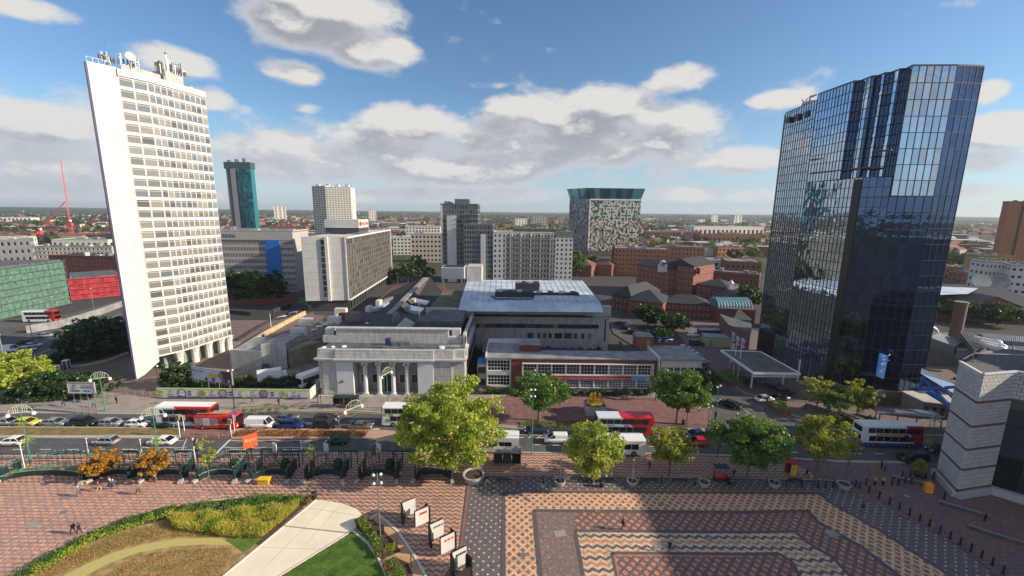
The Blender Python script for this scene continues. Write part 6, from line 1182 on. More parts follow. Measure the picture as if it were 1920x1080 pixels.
T('young_tree','thin bare sapling over the fifth railing bay',588,897,1.0,828,'mixed',500,leaf=.12,seed=14,trunk=.06,nclump=16,H=4)
T('young_tree','faint thin sapling over the sixth railing bay',698,897,1.0,824,'green',600,leaf=.12,seed=15,trunk=.06,nclump=16,H=4)
T('plane_tree','bright yellow-green bushy tree at the left edge',28,740,6.0,668,'lime',16000,leaf=.26,seed=16,trunk=.3,nclump=80,H=8)
T('plane_tree','dark green tree beside the left billboard',150,738,4.2,700,'dgreen',9000,leaf=.24,seed=17,trunk=.2,nclump=55,H=4.6)
T('plane_tree','dark green tree between the lime tree and the left billboard',100,745,4.5,700,'dgreen',9000,leaf=.24,seed=18,trunk=.2,nclump=55,H=5)
T('small_tree','thin leaning tree right of the left billboard',204,748,2.4,706,'dgreen',2500,leaf=.2,seed=19,trunk=.12,nclump=26,H=4)
T('plane_tree','dark conical tree in front of the foot of the white tower',332,724,3.6,676,'dgreen',9000,leaf=.26,seed=20,trunk=.2,nclump=45,H=6.8)
for i, (x, y, R, top, lab) in enumerate(((165,672,6.5,607,'dark tree at the left end of the clump behind the lawn'),(200,662,8,586,'tallest dark tree of the clump left of the white tower'),(228,655,6,590,'dark tree hidden partly by the white tower edge'),(180,655,6,600,'dark tree in the middle of the clump behind the lawn'))):
    T('dark_tree', lab, x, y, R, top, 'dgreen', 11000, leaf=.34, seed=21, key='dk', trunk=.3, nclump=75, H=11)
for i, (x, y, R, top, lab) in enumerate(((436,562,6.5,508,'round green tree nearest the white tower in front of the blue striped office'),(480,562,6.5,510,'second round green tree in front of the blue striped office'),(516,563,7,508,'round green tree just left of the blue stripe'),(462,556,6,512,'green tree half hidden between the first two by the office'))):
    T('round_tree', lab, x, y, R, top, 'green' if i % 2 else 'dgreen', 5000, leaf=.6, seed=30, key='rd%d' % (i % 2), trunk=.4, nclump=50, H=15)
for i, (x, y, R, top, m_, lab) in enumerate(((785,522,6,478,'green','bright green tree between the white hotel and the stepped tower'),(765,530,7,492,'dgreen','dark green tree left of the bright one by the stepped tower'),(745,532,6,503,'dgreen','low dark tree beside the corner of the white hotel'),(800,528,5,500,'dgreen','dark bush like tree at the foot of the stepped tower'),
   (1082,520,6,468,'green','pale green tree at the left foot of the cube building'),(1108,512,5,478,'green','green tree at the corner of the cube building'),(1214,612,5.5,572,'dgreen','dark round tree in front of the hipped brick office'),(1262,618,6,590,'dgreen','dark tree above the car park by the brick range'),(1240,632,4,618,'dgreen','dark low bush beside the curving street'),
   (1400,582,6,535,'dgreen','dark tree pressed against the glass tower edge'),(1335,470,8,452,'green','yellow green tree among far terraces'),(1375,490,8,466,'dgreen','dark tree among the far red terraces'),(1412,488,8,464,'green','green tree by the glass tower among far terraces'),
   (1785,602,7,558,'dgreen','dark tree left of the round chimney'),(1828,605,8,564,'dgreen','dark tree behind the round chimney'),(1870,610,8,568,'dgreen','dark tree at right behind the zinc roofs'),(1762,595,6,560,'dgreen','dark tree close to the right side of the glass tower'),(1800,505,9,474,'dgreen','dark tree group between the school and pink houses'),(1840,500,8,472,'dgreen','dark tree beside the brown tower block'),(1770,500,8,474,'dgreen','dark tree right beside the glass tower on the plain'),
   (1530,770,3.2,705,'mixed','sparse yellowing tree in front of the dark podium left side'),(1572,785,3.6,728,'green','bright green tree in front of the glass tower podium'),(1606,782,3.2,715,'mixed','sparse brownish tree right of the bright green podium tree'),(1448,612,4,590,'dgreen','dark bush at the base of the glass tower'))):
    far = y < 640; b0 = G(x, y, .1); Hc = max(3, (HZ(b0, top))*.85); T('tree', lab, x, y, R, top, m_, 4500 if far else 5000, leaf=.5 if far else .19, seed=40+i % 4 if far else 60+i, key=None, trunk=.25 if far else .13, nclump=45, H=Hc)
def hedge(nm, label, pts, w, h, m, n, leaf, cat='hedge', z=.1, kind=None):
    P = [G(x, y, z) for x, y in pts]; r_ = np.random.default_rng(len(pts)*7+n); L = [(c-a).length for a, c in zip(P, P[1:])]; S_ = sum(L); Q = []
    for a, c, l in zip(P, P[1:], L):
        k = int(n*l/S_); t_ = r_.uniform(0,1,k); d = np.array(c-a); nn = np.array([-d[1], d[0], 0])/np.linalg.norm(d); q = np.array(a)+t_[:,None]*d+nn*(r_.uniform(-.5,.5,k)*w)[:,None]; env = .65+.35*np.sin(t_*l*1.7+r_.uniform(0,6))*np.cos(t_*l*.6); q[:,2] += h*env*r_.uniform(0,1,k)**.6; Q.append(q)
    me = quadmesh(nm, leafquads(np.concatenate(Q), leaf, r_, .6), LM[m])
    return link(nm, me, label=label if not kind else None, cat=None if kind else cat, kind=kind)
hedge('hedge','long dark hedge along the front of the college',[(912,737),(1000,740),(1100,742),(1222,741)],2.0,1.8,'dgreen',7000,.2)
hedge('hedge','scrubby green hedge behind the printed hoarding',[(310,727),(420,722),(590,722)],4,2.2,'dgreen',9000,.24)
hedge('hedge','dark overgrown strip between bank and college',[(884,738),(888,700),(893,665)],3.5,4,'dgreen',6000,.28)
hedge('shrubs','dark shrubs growing at the foot of the concrete block',[(1000,662),(1060,661),(1130,663)],2,2.4,'dgreen',3500,.26,'shrubs')
hedge('hedge','low hedge in front of the glass tower podium',[(1560,795),(1590,797),(1640,795)],2.4,1.4,'green',3500,.18)
hedge('shrubs','scrub under the left trees behind the pavement wall',[(0,752),(80,748),(180,742)],5,2.2,'dgreen',8000,.22,'shrubs')
hedge('flower_bed','strip of red and orange flowers on the central reservation',[(440,813),(560,813),(688,814)],2.2,.55,'flower',7000,.1,'flower bed',z=.36)
hedge('flower_bed','curved bed of dark bedding plants before the statue',[(975,797),(1010,795),(1050,798),(1100,794),(1130,790)],2.4,.4,'bed',3000,.12,'flower bed',z=.3)
hedge('flower_bed','narrow flower bed right of the statue by the kerb',[(1215,802),(1250,804),(1290,805)],1.0,.35,'bed',1500,.1,'flower bed',z=.3)
hedge('shrub_border','tall border of green and rusty shrubs along the brick path',[(672,976),(690,1000),(706,1025),(716,1046)],1.1,1.3,'bed',5500,.1,'shrubs',z=.2)
hedge('shrub_border','yellow flowering shrubs at the right of the long border',[(722,1030),(740,1028)],1.0,.7,'lime',1300,.08,'shrubs',z=.2)
hedge('shrub_border','small bed of green and yellow shrubs at the bottom edge',[(730,1056),(740,1075),(752,1110)],1.8,.9,'bed',4000,.09,'shrubs',z=.2)
hedge('herb_border','leafy green border along the front edge of the planting bed',[(-100,1150),(30,1088),(150,1015),(270,970),(330,955)],1.6,.8,'green',9000,.09,'border',z=.2)
hedge('herb_border','yellow-green herbs mixed along the inner edge of the front border',[(-60,1140),(60,1078),(170,1012),(290,972),(345,962)],1.5,.75,'lime',5000,.1,'border',z=.2)
hedge('herb_border','reddish shrubs at the tip of the planting bed',[(470,935),(530,938),(584,940)],1.4,.9,'bed',4000,.09,'border',z=.2)
hedge('ornamental_grass','swathe of green tall grasses below the brick paving',[(320,965),(400,953),(480,948),(560,945)],2.2,1.1,'green',10000,.10,'grasses',z=.2)
# straw coloured grass as upright blades
def blades(nm, poly, n, h, m, w=.03, z=.18):
    P = [G(x, y, z) for x, y in poly]; xs = [p.x for p in P]; ys = [p.y for p in P]; r_ = np.random.default_rng(n); out = []
    import itertools
    pts = np.column_stack([r_.uniform(min(xs), max(xs), n*4), r_.uniform(min(ys), max(ys), n*4)]); ins = np.zeros(len(pts), bool); k = len(P)
    for i in range(k):
        a, c = P[i], P[(i+1) % k]; cond = (a.y > pts[:,1]) != (c.y > pts[:,1]); xi = (c.x-a.x)*(pts[:,1]-a.y)/((c.y-a.y) or 1e-9)+a.x; ins ^= cond & (pts[:,0] < xi)
    pts = pts[ins][:n]; n = len(pts); az = r_.uniform(0, 6.283, n); dx = np.column_stack([np.cos(az), np.sin(az), np.zeros(n)])*w; hh = h*r_.uniform(.5, 1.2, n)*(.8+.3*np.sin(pts[:,0]*1.3)*np.cos(pts[:,1]*1.7)); le = r_.normal(size=(n,2))*.22*h
    b = np.column_stack([pts, np.full(n, z)]); tp = b+np.column_stack([le, hh]); V = np.stack([b-dx, b+dx, tp+dx*.5, tp-dx*.5], 1).reshape(-1,3)
    return link(nm, quadmesh(nm, V, LM[m]), kind='stuff')
blades('ornamental_grass', [(320,975),(420,965),(560,950),(520,985),(490,1008),(440,1008),(330,992)], 26000, 1.15, 'grassy')
blades('meadow_grass', [(215,1068),(260,1042),(330,1030),(436,1027),(417,1080),(330,1180),(20,1280),(130,1120)], 16000, .2, 'drygrass', .02); blades('meadow_grass', [(50,1090),(150,1030),(230,998),(330,975),(440,1000),(430,1006),(330,1006),(270,1016),(215,1031),(160,1054),(110,1080),(60,1105)], 9000, .2, 'drygrass', .02)
blades('lawn_grass', [(661,1000),(706,1052),(722,1082),(770,1250),(340,1250),(535,1076)], 26000, .09, 'green', .02)
# distant woods and roofs
def far_field():
    r_ = np.random.default_rng(5); n = 2100; D = 420*np.exp(r_.uniform(0, 1, n)*2.35); az = r_.uniform(-.98, .98, n); x, y = D*np.tan(az), D; nb = np.sin(x*.004+1)+np.cos(y*.003+x*.002); keep = (nb+r_.normal(size=n)*.8 > -.35) & ((np.abs(x) > 120) | (y > 520)); x, y = x[keep], y[keep]; D = D[keep]; P = []; Sz = []
    for a, b_, d in zip(x, y, D):
        R = r_.uniform(4, 8)*(1+d/2500); k = 34 if d < 1200 else 22; q = r_.normal(size=(k,3)); q /= np.linalg.norm(q, axis=1, keepdims=True); q *= np.array([R*1.6,R,R*.8])*r_.uniform(.5,1,(k,1)); q[:,2] += R*.75; P.append(q+np.array([a,b_,0])); Sz.append(np.full((k,1), R*.42))
    P = np.concatenate(P); Sz = np.concatenate(Sz); V = leafquads(P, 1.0, r_, .6); C = np.repeat(P, 4, axis=0); V = C+(V-C)*np.repeat(Sz, 4, axis=0)
    link('distant_trees', quadmesh('distant_trees', V, leafmat('distant_leaves', (.03,.06,.014), (.075,.115,.028), (.10,.12,.03))), kind='stuff')
    wl = [M['brick'], M['orange'], mat('distant_cream_walls', (.50,.45,.38), .8, .1), mat('distant_grey_walls', (.30,.31,.32), .8, .1)]; rf = [M['tile'], M['slate'], M['feltl'], mat('distant_pale_roof', (.45,.46,.47), .7, .1)]
    rr = random.Random(8); cnt = 0; big = MB(); meshes = {}
    def house(b, w, d, h, hr, wi, ri, c=(0,0,0), rz=0):
        ca, sa = math.cos(rz), math.sin(rz); q = lambda x_, y_, z_: (c[0]+x_*ca-y_*sa, c[1]+x_*sa+y_*ca, z_)
        b.box((c[0], c[1], h/2), (w, d, h), rz, wi); o = len(b.v); V_ = [q(-w/2-.3,-d/2-.3,h), q(w/2+.3,-d/2-.3,h), q(w/2+.3,d/2+.3,h), q(-w/2-.3,d/2+.3,h), q(-w/2,0,h+hr), q(w/2,0,h+hr)]
        b.add(V_, [(0,1,5,4),(2,3,4,5),(3,0,4),(1,2,5)], 4+ri)
    cand = []
    for i in range(2600):
        d = 430*math.exp(rr.random()*2.2); a = rr.uniform(-.95, .95); cand.append((d*math.tan(a), d))
    cand.sort(key=lambda p: p[1]); ok = []
    for (x_, y_) in cand:
        if abs(x_-80) < 55 and abs(y_-415) < 50: continue
        if -330 < x_ < -150 and 440 < y_ < 520: continue
        if 380 < x_ < 460 and y_ < 460: continue
        ok.append((x_, y_))
    for i, (x_, y_) in enumerate(ok):
        big_ = rr.random() < .14; w = rr.uniform(26, 60) if big_ else rr.uniform(9, 24); dd = rr.uniform(16, 30) if big_ else rr.uniform(7, 11); h = rr.uniform(5, 11) if big_ else rr.uniform(4.5, 8); hr = .4 if big_ else rr.uniform(2, 3.5); wi = rr.choices(range(4), [.42,.22,.2,.16])[0]; ri = rr.choice([2,3,1]) if big_ else rr.choices(range(4), [.5,.35,.1,.05])[0]
        if i < 200:
            b = MB(); house(b, w, dd, h, hr, wi, ri); o = b.obj('distant_building' if big_ else 'distant_house', wl+rf, None, label='pale roofed industrial shed on the plain beyond the city blocks' if big_ else 'small gabled brick house among trees on the distant plain', cat='warehouse' if big_ else 'house', group='distant sheds' if big_ else 'distant houses'); o.location = (x_, y_, 0); o.rotation_euler = (0,0,rr.uniform(-.4,.4))
        else: house(big, w, dd, h, hr, wi, ri, (x_, y_, 0), rr.uniform(-.4,.4))
    big.obj('distant_town', wl+rf, None, kind='stuff')
far_field()
# ---------------------------------------------------------------- vehicles
def paint(name, c, metal=.3): return mat('paint_'+name, c, .28, .03, 3, metal=metal)
PT = dict(silver=paint('silver', (.46,.48,.50), .5), white=paint('white', (.80,.80,.80), 0), black=paint('black', (.015,.015,.018), .1), blue=paint('blue', (.015,.04,.18), .3), navy=paint('navy', (.02,.03,.08), .3), red=paint('red', (.55,.015,.02), .1), yellow=paint('yellow', (.70,.62,.08), 0), green=paint('green', (.01,.06,.045), .3), bronze=paint('bronze', (.22,.19,.16), .5), grey=paint('grey', (.14,.16,.19), .4), dgrey=paint('dark_grey', (.05,.055,.065), .4))
CARS = {}
CG = glass('car_glass', (.02,.025,.03), .05, .2)
def car_proto(kind):
    L, Wd, Hh = dict(saloon=(4.6,1.8,1.42), hatch=(4.0,1.72,1.48), suv=(4.6,1.88,1.75), estate=(4.6,1.8,1.5), van=(5.2,1.95,2.1), cityvan=(4.3,1.8,1.8), cabrio=(4.3,1.78,1.15))[kind]
    t = thing('car', 'car', 'car', (0,0,-50)); P = [(-.5,.42,.62),(-.485,.3,.80),(-.4,.24,.92),(-.2,.2,.95),(.1,.2,.95),(.22,.2,.92),(.4,.22,.80),(.48,.28,.68),(.5,.4,.55)]
    if kind in ('suv','van','cityvan'): P = [(x, z0+.1, z1*1.18) for x, z0, z1 in P]
    b = MB(); vs = []; hw = Wd/2
    for x, z0, z1 in P:
        k = 1-.10*max(0, abs(x)-.38)/.12; vs += [(x*L, -hw*.92*k, z0), (x*L, -hw*k, (z0+z1)/2), (x*L, -hw*.93*k, z1), (x*L, hw*.93*k, z1), (x*L, hw*k, (z0+z1)/2), (x*L, hw*.92*k, z0)]
    n = len(P); fs = [(6*i+j, 6*i+(j+1)%6, 6*i+6+(j+1)%6, 6*i+6+j) for i in range(n-1) for j in range(6)]; fs = [tuple(reversed(f)) for f in fs]+[tuple(range(6)), tuple(range(6*n-1, 6*n-7, -1))]; b.add(vs, fs); me = b.mesh('body', [PT['silver']]); me.polygons.foreach_set('use_smooth', [True]*len(me.polygons)); link('body', me, t, world=False)
    zb = P[3][2]-.02; G_ = dict(saloon=(-.40,-.20,.08,.26), hatch=(-.46,-.33,.05,.26), suv=(-.47,-.42,.06,.24), estate=(-.48,-.42,.06,.26), van=(-.49,-.485,.26,.40), cityvan=(-.48,-.47,.12,.34), cabrio=(-.1,-.02,.06,.2))[kind]
    x0, x1, x2, x3 = [g*L for g in G_]; a, c = hw*.90, hw*.74; b = MB(); glassm = PT['silver'] if kind == 'van' else CG
    b.add([(x0,-a,zb),(x3,-a,zb),(x3,a,zb),(x0,a,zb),(x1,-c,Hh-.05),(x2,-c,Hh-.05),(x2,c,Hh-.05),(x1,c,Hh-.05)], [(0,1,5,4),(1,2,6,5),(2,3,7,6),(3,0,4,7),(4,5,6,7)]); link('glasshouse', b.mesh('glasshouse', [CG]), t, world=False)
    if kind != 'cabrio':
        b = MB(); b.add([(x1-.06,-c-.03,Hh-.06),(x2+.05,-c-.03,Hh-.06),(x2+.05,c+.03,Hh-.06),(x1-.06,c+.03,Hh-.06),(x1+.1,-c+.1,Hh),(x2-.1,-c+.1,Hh),(x2-.1,c-.1,Hh),(x1+.1,c-.1,Hh)], [(0,1,5,4),(1,2,6,5),(2,3,7,6),(3,0,4,7),(4,5,6,7)])
        for s in (-1,1):
            for (u0, u1) in (((x0+x3)/2-.05, (x1+x2)/2-.05), (x3, x2), (x0, x1)): b.tube((u0, s*(a+.005), zb), (u1, s*(c+.01), Hh-.05), .045, 4)
        if kind in ('van','cityvan'):
            xs = x3-.95 if kind == 'van' else x3-1.3
            for s in (-1,1): b.add([(x0-.01,s*(a+.02),zb),(xs,s*(a+.02),zb),(xs,s*(c+.03),Hh-.05),(x1-.01,s*(c+.03),Hh-.05)], [(0,1,2,3)])
            if kind == 'van': b.add([(x0-.02,-a,zb),(x0-.02,a,zb),(x1-.02,c,Hh-.05),(x1-.02,-c,Hh-.05)], [(0,1,2,3)])
        link('roof', b.mesh('roof', [PT['silver']]), t, world=False)
    wb = .30*L; wr = .33 if kind != 'suv' else .37
    for sx in (-1,1):
        for sy in (-1,1):
            b = MB(); b.tube((0,-.11,0),(0,.11,0), wr, 14); w = link('wheel', CARS.get(('w',wr)) or b.mesh('tyre', [M['rubber']]), t, loc=(sx*wb, sy*(hw-.1), wr), world=False); CARS[('w',wr)] = w.data; b = MB(); b.tube((0,-.125,0),(0,.125,0), wr*.62, 10); link('rim', CARS.get(('r',wr)) or b.mesh('rim', [M['metal']]), w, world=False)
    for s in (-1,1):
        b = MB(); b.box((L*.475, s*hw*.66, .66), (.16,.36,.15)); link('headlight', b.mesh('headlight', [M['light']]), t, world=False); b = MB(); b.box((-L*.485, s*hw*.7, .76), (.12,.28,.18)); link('tail_light', b.mesh('tail_light', [M['tail']]), t, world=False)
        b = MB(); b.box((x3-.15, s*(hw+.05), zb+.06), (.14,.16,.12)); link('wing_mirror', b.mesh('mirror', [PT['silver']]), t, world=False)
    b = MB(); b.box((-L*.497, 0, .55), (.03,.5,.11)); link('number_plate', b.mesh('plate', [mat('yellow_plate', (.7,.5,.05), .5, 0)]), t, world=False); b = MB(); b.box((L*.495, 0, .45), (.05,Wd*.5,.12)); link('grille', b.mesh('grille', [M['black']]), t, world=False)
    index_kids(); return t
FLEET = []
def car(kind, col, px, py, label, rz=0, nm='car', cat='car', grp='traffic on the roads', z=.165):
    FLEET.append((kind, col, px, py, label, rz, nm, cat, grp, z))
def place_cars():
    first = {}
    for kind in sorted({f[0] for f in FLEET}): first[kind] = car_proto(kind)
    index_kids(); used = set()
    for kind, col, px, py, label, rz, nm, cat, grp, z in FLEET:
        p = G(px, py, z); o = dup(first[kind], (p.x, p.y, z), rz, label, grp, swap={'paint_silver': PT[col]}); o.name = nm; o['category'] = cat
    for t in first.values():
        def rm(o):
            for c in KIDS.get(o.name, []): rm(c)
            bpy.data.objects.remove(o)
        rm(t)
F_, B_ = 0, math.pi
q = 'cars queuing towards the junction'
car('hatch','silver',16,796,'silver car cut by the left edge in the queue',F_,grp=q); car('hatch','yellow',52,797,'bright yellow car second in the queue from the left',F_,grp=q); car('saloon','silver',104,797,'silver-blue saloon between the yellow car and the black estate',F_,grp=q)
car('suv','black',160,797,'black estate with roof rails in the queue',F_,grp=q); car('hatch','silver',210,798,'silver hatchback just behind the small white car',F_,grp=q); car('hatch','white',259,799,'small white hatchback next to the dark green convertible',F_,grp=q); car('cabrio','green',312,800,'dark green convertible beside the red and white bus',F_,grp=q)
car('van','white',489,801,'plain white van behind the fire engine',F_,'van','van'); car('saloon','grey',536,789,'grey saloon in the far lane beside the white van',F_); car('suv','blue',549,802,'dark blue car below the grey saloon',F_); car('estate','dgrey',612,789,'dark blue-grey estate in the far lane',F_); car('suv','black',611,802,'black off-road car beside the dark estate',F_); car('saloon','bronze',677,803,'bronze-silver saloon by the arched lamp post',F_)
g2 = 'cars driving left on the near carriageway'
car('hatch','white',24,833,'white hatchback at the left edge of the near carriageway',B_+.06,grp=g2); car('hatch','silver',200,832,'silver hatchback alone on the near carriageway',B_,grp=g2); car('saloon','white',305,832,'white saloon behind the arched lamp post',B_,grp=g2); car('hatch','green',634,831,'very dark green hatchback in tree shade',B_,grp=g2)
car('saloon','navy',1006,811,'dark blue saloon left of the tall lamp post',B_); car('cityvan','white',1042,829,'small white van driving left before the yellow-green tree',B_,'van','van'); car('hatch','blue',1302,820,'blue hatchback just above the red car',B_+.15); car('hatch','red',1306,834,'bright red hatchback at the stop line',B_)
car('suv','black',1710,864,'black car with silver roof rails by the right kerb',B_); car('hatch','navy',1760,848,'dark blue car half hidden by the stone clad hall',B_); car('estate','dgrey',1459,822,'dark grey car seen from behind at the side road mouth',math.pi/2+.5)
g3 = 'cars by the glass tower'
car('saloon','black',1368,762,'black taxi driving down the side road',math.pi*.75,'car','taxi',g3,.19); car('saloon','white',1434,752,'white saloon parked on the glass tower forecourt',.15,grp=g3,z=.27); car('saloon','dgrey',1462,750,'dark grey saloon parked behind the white one',.2,grp=g3,z=.27); car('suv','black',1470,740,'black people carrier under the canopy edge',.2,grp=g3,z=.27); car('saloon','black',1450,727,'black car deep under the canopy',2.3,grp=g3,z=.27); car('saloon','black',1399,713,'black car tucked behind the flagpole bed',2.4,grp=g3,z=.27)
g4 = 'cars parked behind the college'
for i, (x, y, c) in enumerate(((1283,655,'silver'),(1290,660,'silver'),(1297,665,'white'),(1304,670,'silver'),(1311,676,'dgrey'),(1318,682,'silver'))):
    car('hatch', c, x, y, ['silver car at the back end of the row behind the college wing','second silver car of the row behind the college wing','white car in the row behind the college wing','silver car after the white one in the row by the college wing','dark grey car in the row behind the college wing','silver car at the near end of the row by the college wing'][i], .3, grp=g4, z=.05)
car('cityvan','white',1299,631,'white van parked beside the container skip',0,'van','van',g4,.05); car('suv','black',1306,647,'black people carrier beside the beige cabin',-.1,grp=g4,z=.27); car('hatch','blue',1238,640,'blue car parked at the left of the college car park',.4,grp=g4,z=.05); car('hatch','blue',1251,640,'second blue car parked beside another blue one',.4,grp=g4,z=.05)
car('hatch','black',1160,609,'black car highest up the side street by the concrete block',2.2,grp='cars on the side street',z=.18); car('hatch','navy',1172,617,'dark blue car halfway down the side street',2.2,grp='cars on the side street',z=.18); car('hatch','dgrey',1184,625,'dark grey car lowest on the side street',2.2,grp='cars on the side street',z=.18)
g5 = 'cars on the ring road'
car('van','white',15,660,'white van on the ring road at the left edge',.35,'van','van',g5,.05); car('saloon','silver',84,632,'silver car alone on the ring road near the pale wall',.35,grp=g5,z=.05); car('saloon','silver',60,651,'silver car in front of the tight group on the ring road',.35,grp=g5,z=.05); car('saloon','black',52,645,'black car behind the silver one on the ring road',.35,grp=g5,z=.05); car('hatch','silver',51,659,'pale blue-silver car in the middle of the ring road group',.35,grp=g5,z=.05); car('hatch','navy',40,666,'navy car at the rear of the ring road group',.35,grp=g5,z=.05); car('hatch','silver',28,672,'silver car lowest on the ring road at left',.35,grp=g5,z=.05); car('suv','silver',132,622,'silver car beside the dark tree clump',.35,grp=g5,z=.05); car('saloon','blue',144,615,'blue car further up the ring road by the trees',.35,grp=g5,z=.05)
g6 = 'vehicles on the waste ground'
car('suv','navy',500,696,'dark blue pickup beside the concrete shed',-.9,grp=g6,z=.05); car('hatch','black',539,716,'black car beside the white box lorry',.6,grp=g6,z=.05); car('saloon','grey',526,596,'grey car parked by the sunken roundabout',.9,grp=g6,z=.05); car('saloon','navy',548,588,'dark car on the street before the white clad hotel',.9,grp=g6,z=.05)
place_cars()
def two_tone(name, ca, cb, x, slant=0):
    m = bpy.data.materials.new(name); m.use_nodes = True; t = m.node_tree; b = t.nodes['Principled BSDF']; b.inputs['Roughness'].default_value = .3; g = N(t, 'ShaderNodeTexCoord'); s = N(t, 'ShaderNodeSeparateXYZ'); t.links.new(g.outputs['Object'], s.inputs[0]); t.links.new(mixc(t, mth(t, 'GREATER_THAN', mth(t, 'MULTIPLY_ADD', s.outputs[2], slant, s.outputs[0]), x), ca, cb), b.inputs['Base Color']); return m
def bus(nm, label, px, py, rz, paintm, L=10.8, H=4.3, decks=2, roofm=None, nwin=7, adv=None, z=.165, skirt=None, rows=None):
    p = G(px, py, z); t = thing(nm, label, 'bus' if 'lorry' not in label else 'lorry', (p.x, p.y, z), rz); W2 = 1.25
    b = MB(); r = .22; sec = [(-W2,.35),(W2,.35),(W2,H-r),(W2-r,H),(-W2+r,H),(-W2,H-r)]; vs = []
    for x, k in ((-L/2,1),(-L/2+.02,1),(L/2-.35,1),(L/2,.96)): vs += [(x-(0 if x < L/2 else .0)-(.25 if (x == L/2 and zz > 2.2) else 0), y*k, zz) for y, zz in sec]
    n = 6; fs = [(n*i+j, n*i+n+j, n*i+n+(j+1)%n, n*i+(j+1)%n) for i in range(3) for j in range(n)]+[tuple(range(n)), tuple(range(4*n-1, 3*n-1, -1))]; b.add(vs, fs); bm = bmesh.new(); me = b.mesh('body', [paintm]); bm.from_mesh(me); bmesh.ops.recalc_face_normals(bm, faces=bm.faces); bm.to_mesh(me); bm.free(); link('body', me, t, world=False)
    if roofm: b = MB(); b.box((0,0,H+.01), (L-.5, 2*W2-.45, .04)); link('roof', b.mesh('roof', [roofm]), t, world=False)
    lev = rows or ([(1.25,2.25),(2.85,3.8)] if decks == 2 else [(1.3,2.3)])
    for s in (-1,1):
        for k, (z0, z1) in enumerate(lev):
            w = (L-1.6)/nwin
            for i in range(nwin if (k or decks == 1) else nwin-1):
                b = MB(); b.box((0,0,0), (w-.09, .04, z1-z0)); link('window', b.mesh('window', [M['gdark']]), t, loc=(-L/2+.9+w*(i+.5)+(0.3 if k == 0 else 0), s*(W2+.012), (z0+z1)/2), world=False)
    for k, (z0, z1) in enumerate(lev):
        b = MB(); b.box((L/2-.10 if k == 0 else L/2-.14, 0, (z0+z1)/2-.05), (.3 if k == 0 else .16, 2.2, z1-z0+.25)); link('windscreen', b.mesh('windscreen', [CG]), t, world=False); b = MB(); b.box((-L/2-.01, 0, (z0+z1)/2), (.05, 1.9, z1-z0)); link('rear_window', b.mesh('rear_window', [CG]), t, world=False)
    for sx in (-.31,.29):
        for s in (-1,1): b = MB(); b.tube((0,-.14,0),(0,.14,0), .5, 14); w = link('wheel', b.mesh('tyre', [M['rubber']]), t, loc=(sx*L, s*(W2-.12), .5), world=False); b = MB(); b.tube((0,-.15,0),(0,.15,0), .27, 10); link('rim', b.mesh('rim', [M['metal']]), w, world=False)
    for s in (-1,1): b = MB(); b.box((L/2+.0,s*.95,.8), (.06,.3,.2)); link('headlight', b.mesh('headlight', [M['light']]), t, world=False); b = MB(); b.box((-L/2-.02,s*1.05,1.0), (.05,.14,.4)); link('tail_light', b.mesh('tail_light', [M['tail']]), t, world=False)
    if skirt: b = MB(); b.box((0,0,.62), (L+.02, 2*W2+.03, .66)); link('skirt', b.mesh('skirt', [skirt]), t, world=False)
    if adv:
        for (x0, x1, z0, z1, m_, txt, tc) in adv:
            for s in (-1,1):
                b = MB(); b.box(((x0+x1)/2*-s if 0 else (x0+x1)/2, s*(W2+.02), (z0+z1)/2), (x1-x0, .02, z1-z0)); link('advert_panel', b.mesh('advert', [m_]), t, world=False)
                if txt and s == -1: text('advert_lettering', txt, (z1-z0)*.8, tc, t, ((x0+x1)/2, -W2-.035, z0+.12), 0, ex=.004, world=False)
                if txt and s == 1: text('advert_lettering', txt, (z1-z0)*.8, tc, t, ((x0+x1)/2, W2+.035, z0+.12), math.pi, ex=.004, world=False)
    return t
W_ = PT['white']; palew = mat('pale_blue_white', (.60,.68,.74), .4, .02); nb = mat('navy_letters', (.03,.04,.16), .5, 0)
bus('double_decker_bus','red and white double decker bus beside the fire engine',356,796,0,two_tone('white_red_bus_paint', (.72,.74,.76), (.50,.025,.02), 2.6, 1.03),roofm=W_,adv=[(-4.6,-.9,2.3,2.75,mat('advert_teal', (.10,.22,.35), .4, 0),'great stories',M['white']),(-.1,.8,1.3,2.8,mat('advert_dark_red', (.15,.03,.04), .5, 0),None,None)])
bus('double_decker_bus','white double decker bus with green leaf pattern behind the big tree',770,795,math.pi,mat('leafy_bus_paint', (.10,.42,.05), .4, 0, .5, col2=(.74,.78,.78)) if 0 else PT['white'],decks=2,H=4.2,adv=[(3.4,4.6,1.0,1.7,mat('leaf_green', (.16,.45,.05), .5, 0),None,None),(3.0,3.9,2.2,2.9,MATS['leaf_green'],None,None),(4.3,5.0,2.3,2.7,MATS['leaf_green'],None,None)])
bus('double_decker_bus','double decker bus with white rear and red front behind the yellow-green tree',1167,815,math.pi,two_tone('red_white_bus_paint', (.52,.02,.03), (.60,.68,.74), -4.3, -1.2),roofm=None,adv=[(.8,4.4,2.3,2.85,palew,'NIKITA',nb),(-.9,-.1,1.2,2.8,mat('advert_portrait', (.30,.25,.38), .5, .3, 3),None,None)])
t_ = bus('single_decker_bus','white bus with a blue rear advert half hidden by the big tree',915,843,math.pi-.05,W_,decks=1,H=3.3,L=11,adv=[(-5.3,-2.2,.5,1.1,MATS['leaf_green'] if 0 else M['blue'],None,None)])
b = MB(); b.box((-5.56,0,1.0), (.05,1.8,.5)); link('rear_advert', b.mesh('advert', [M['blue']]), t_, world=False)
t_ = bus('single_decker_bus','white single deck bus directly behind the yellow-green tree',1150,848,math.pi,W_,decks=1,H=3.1,L=10.5)
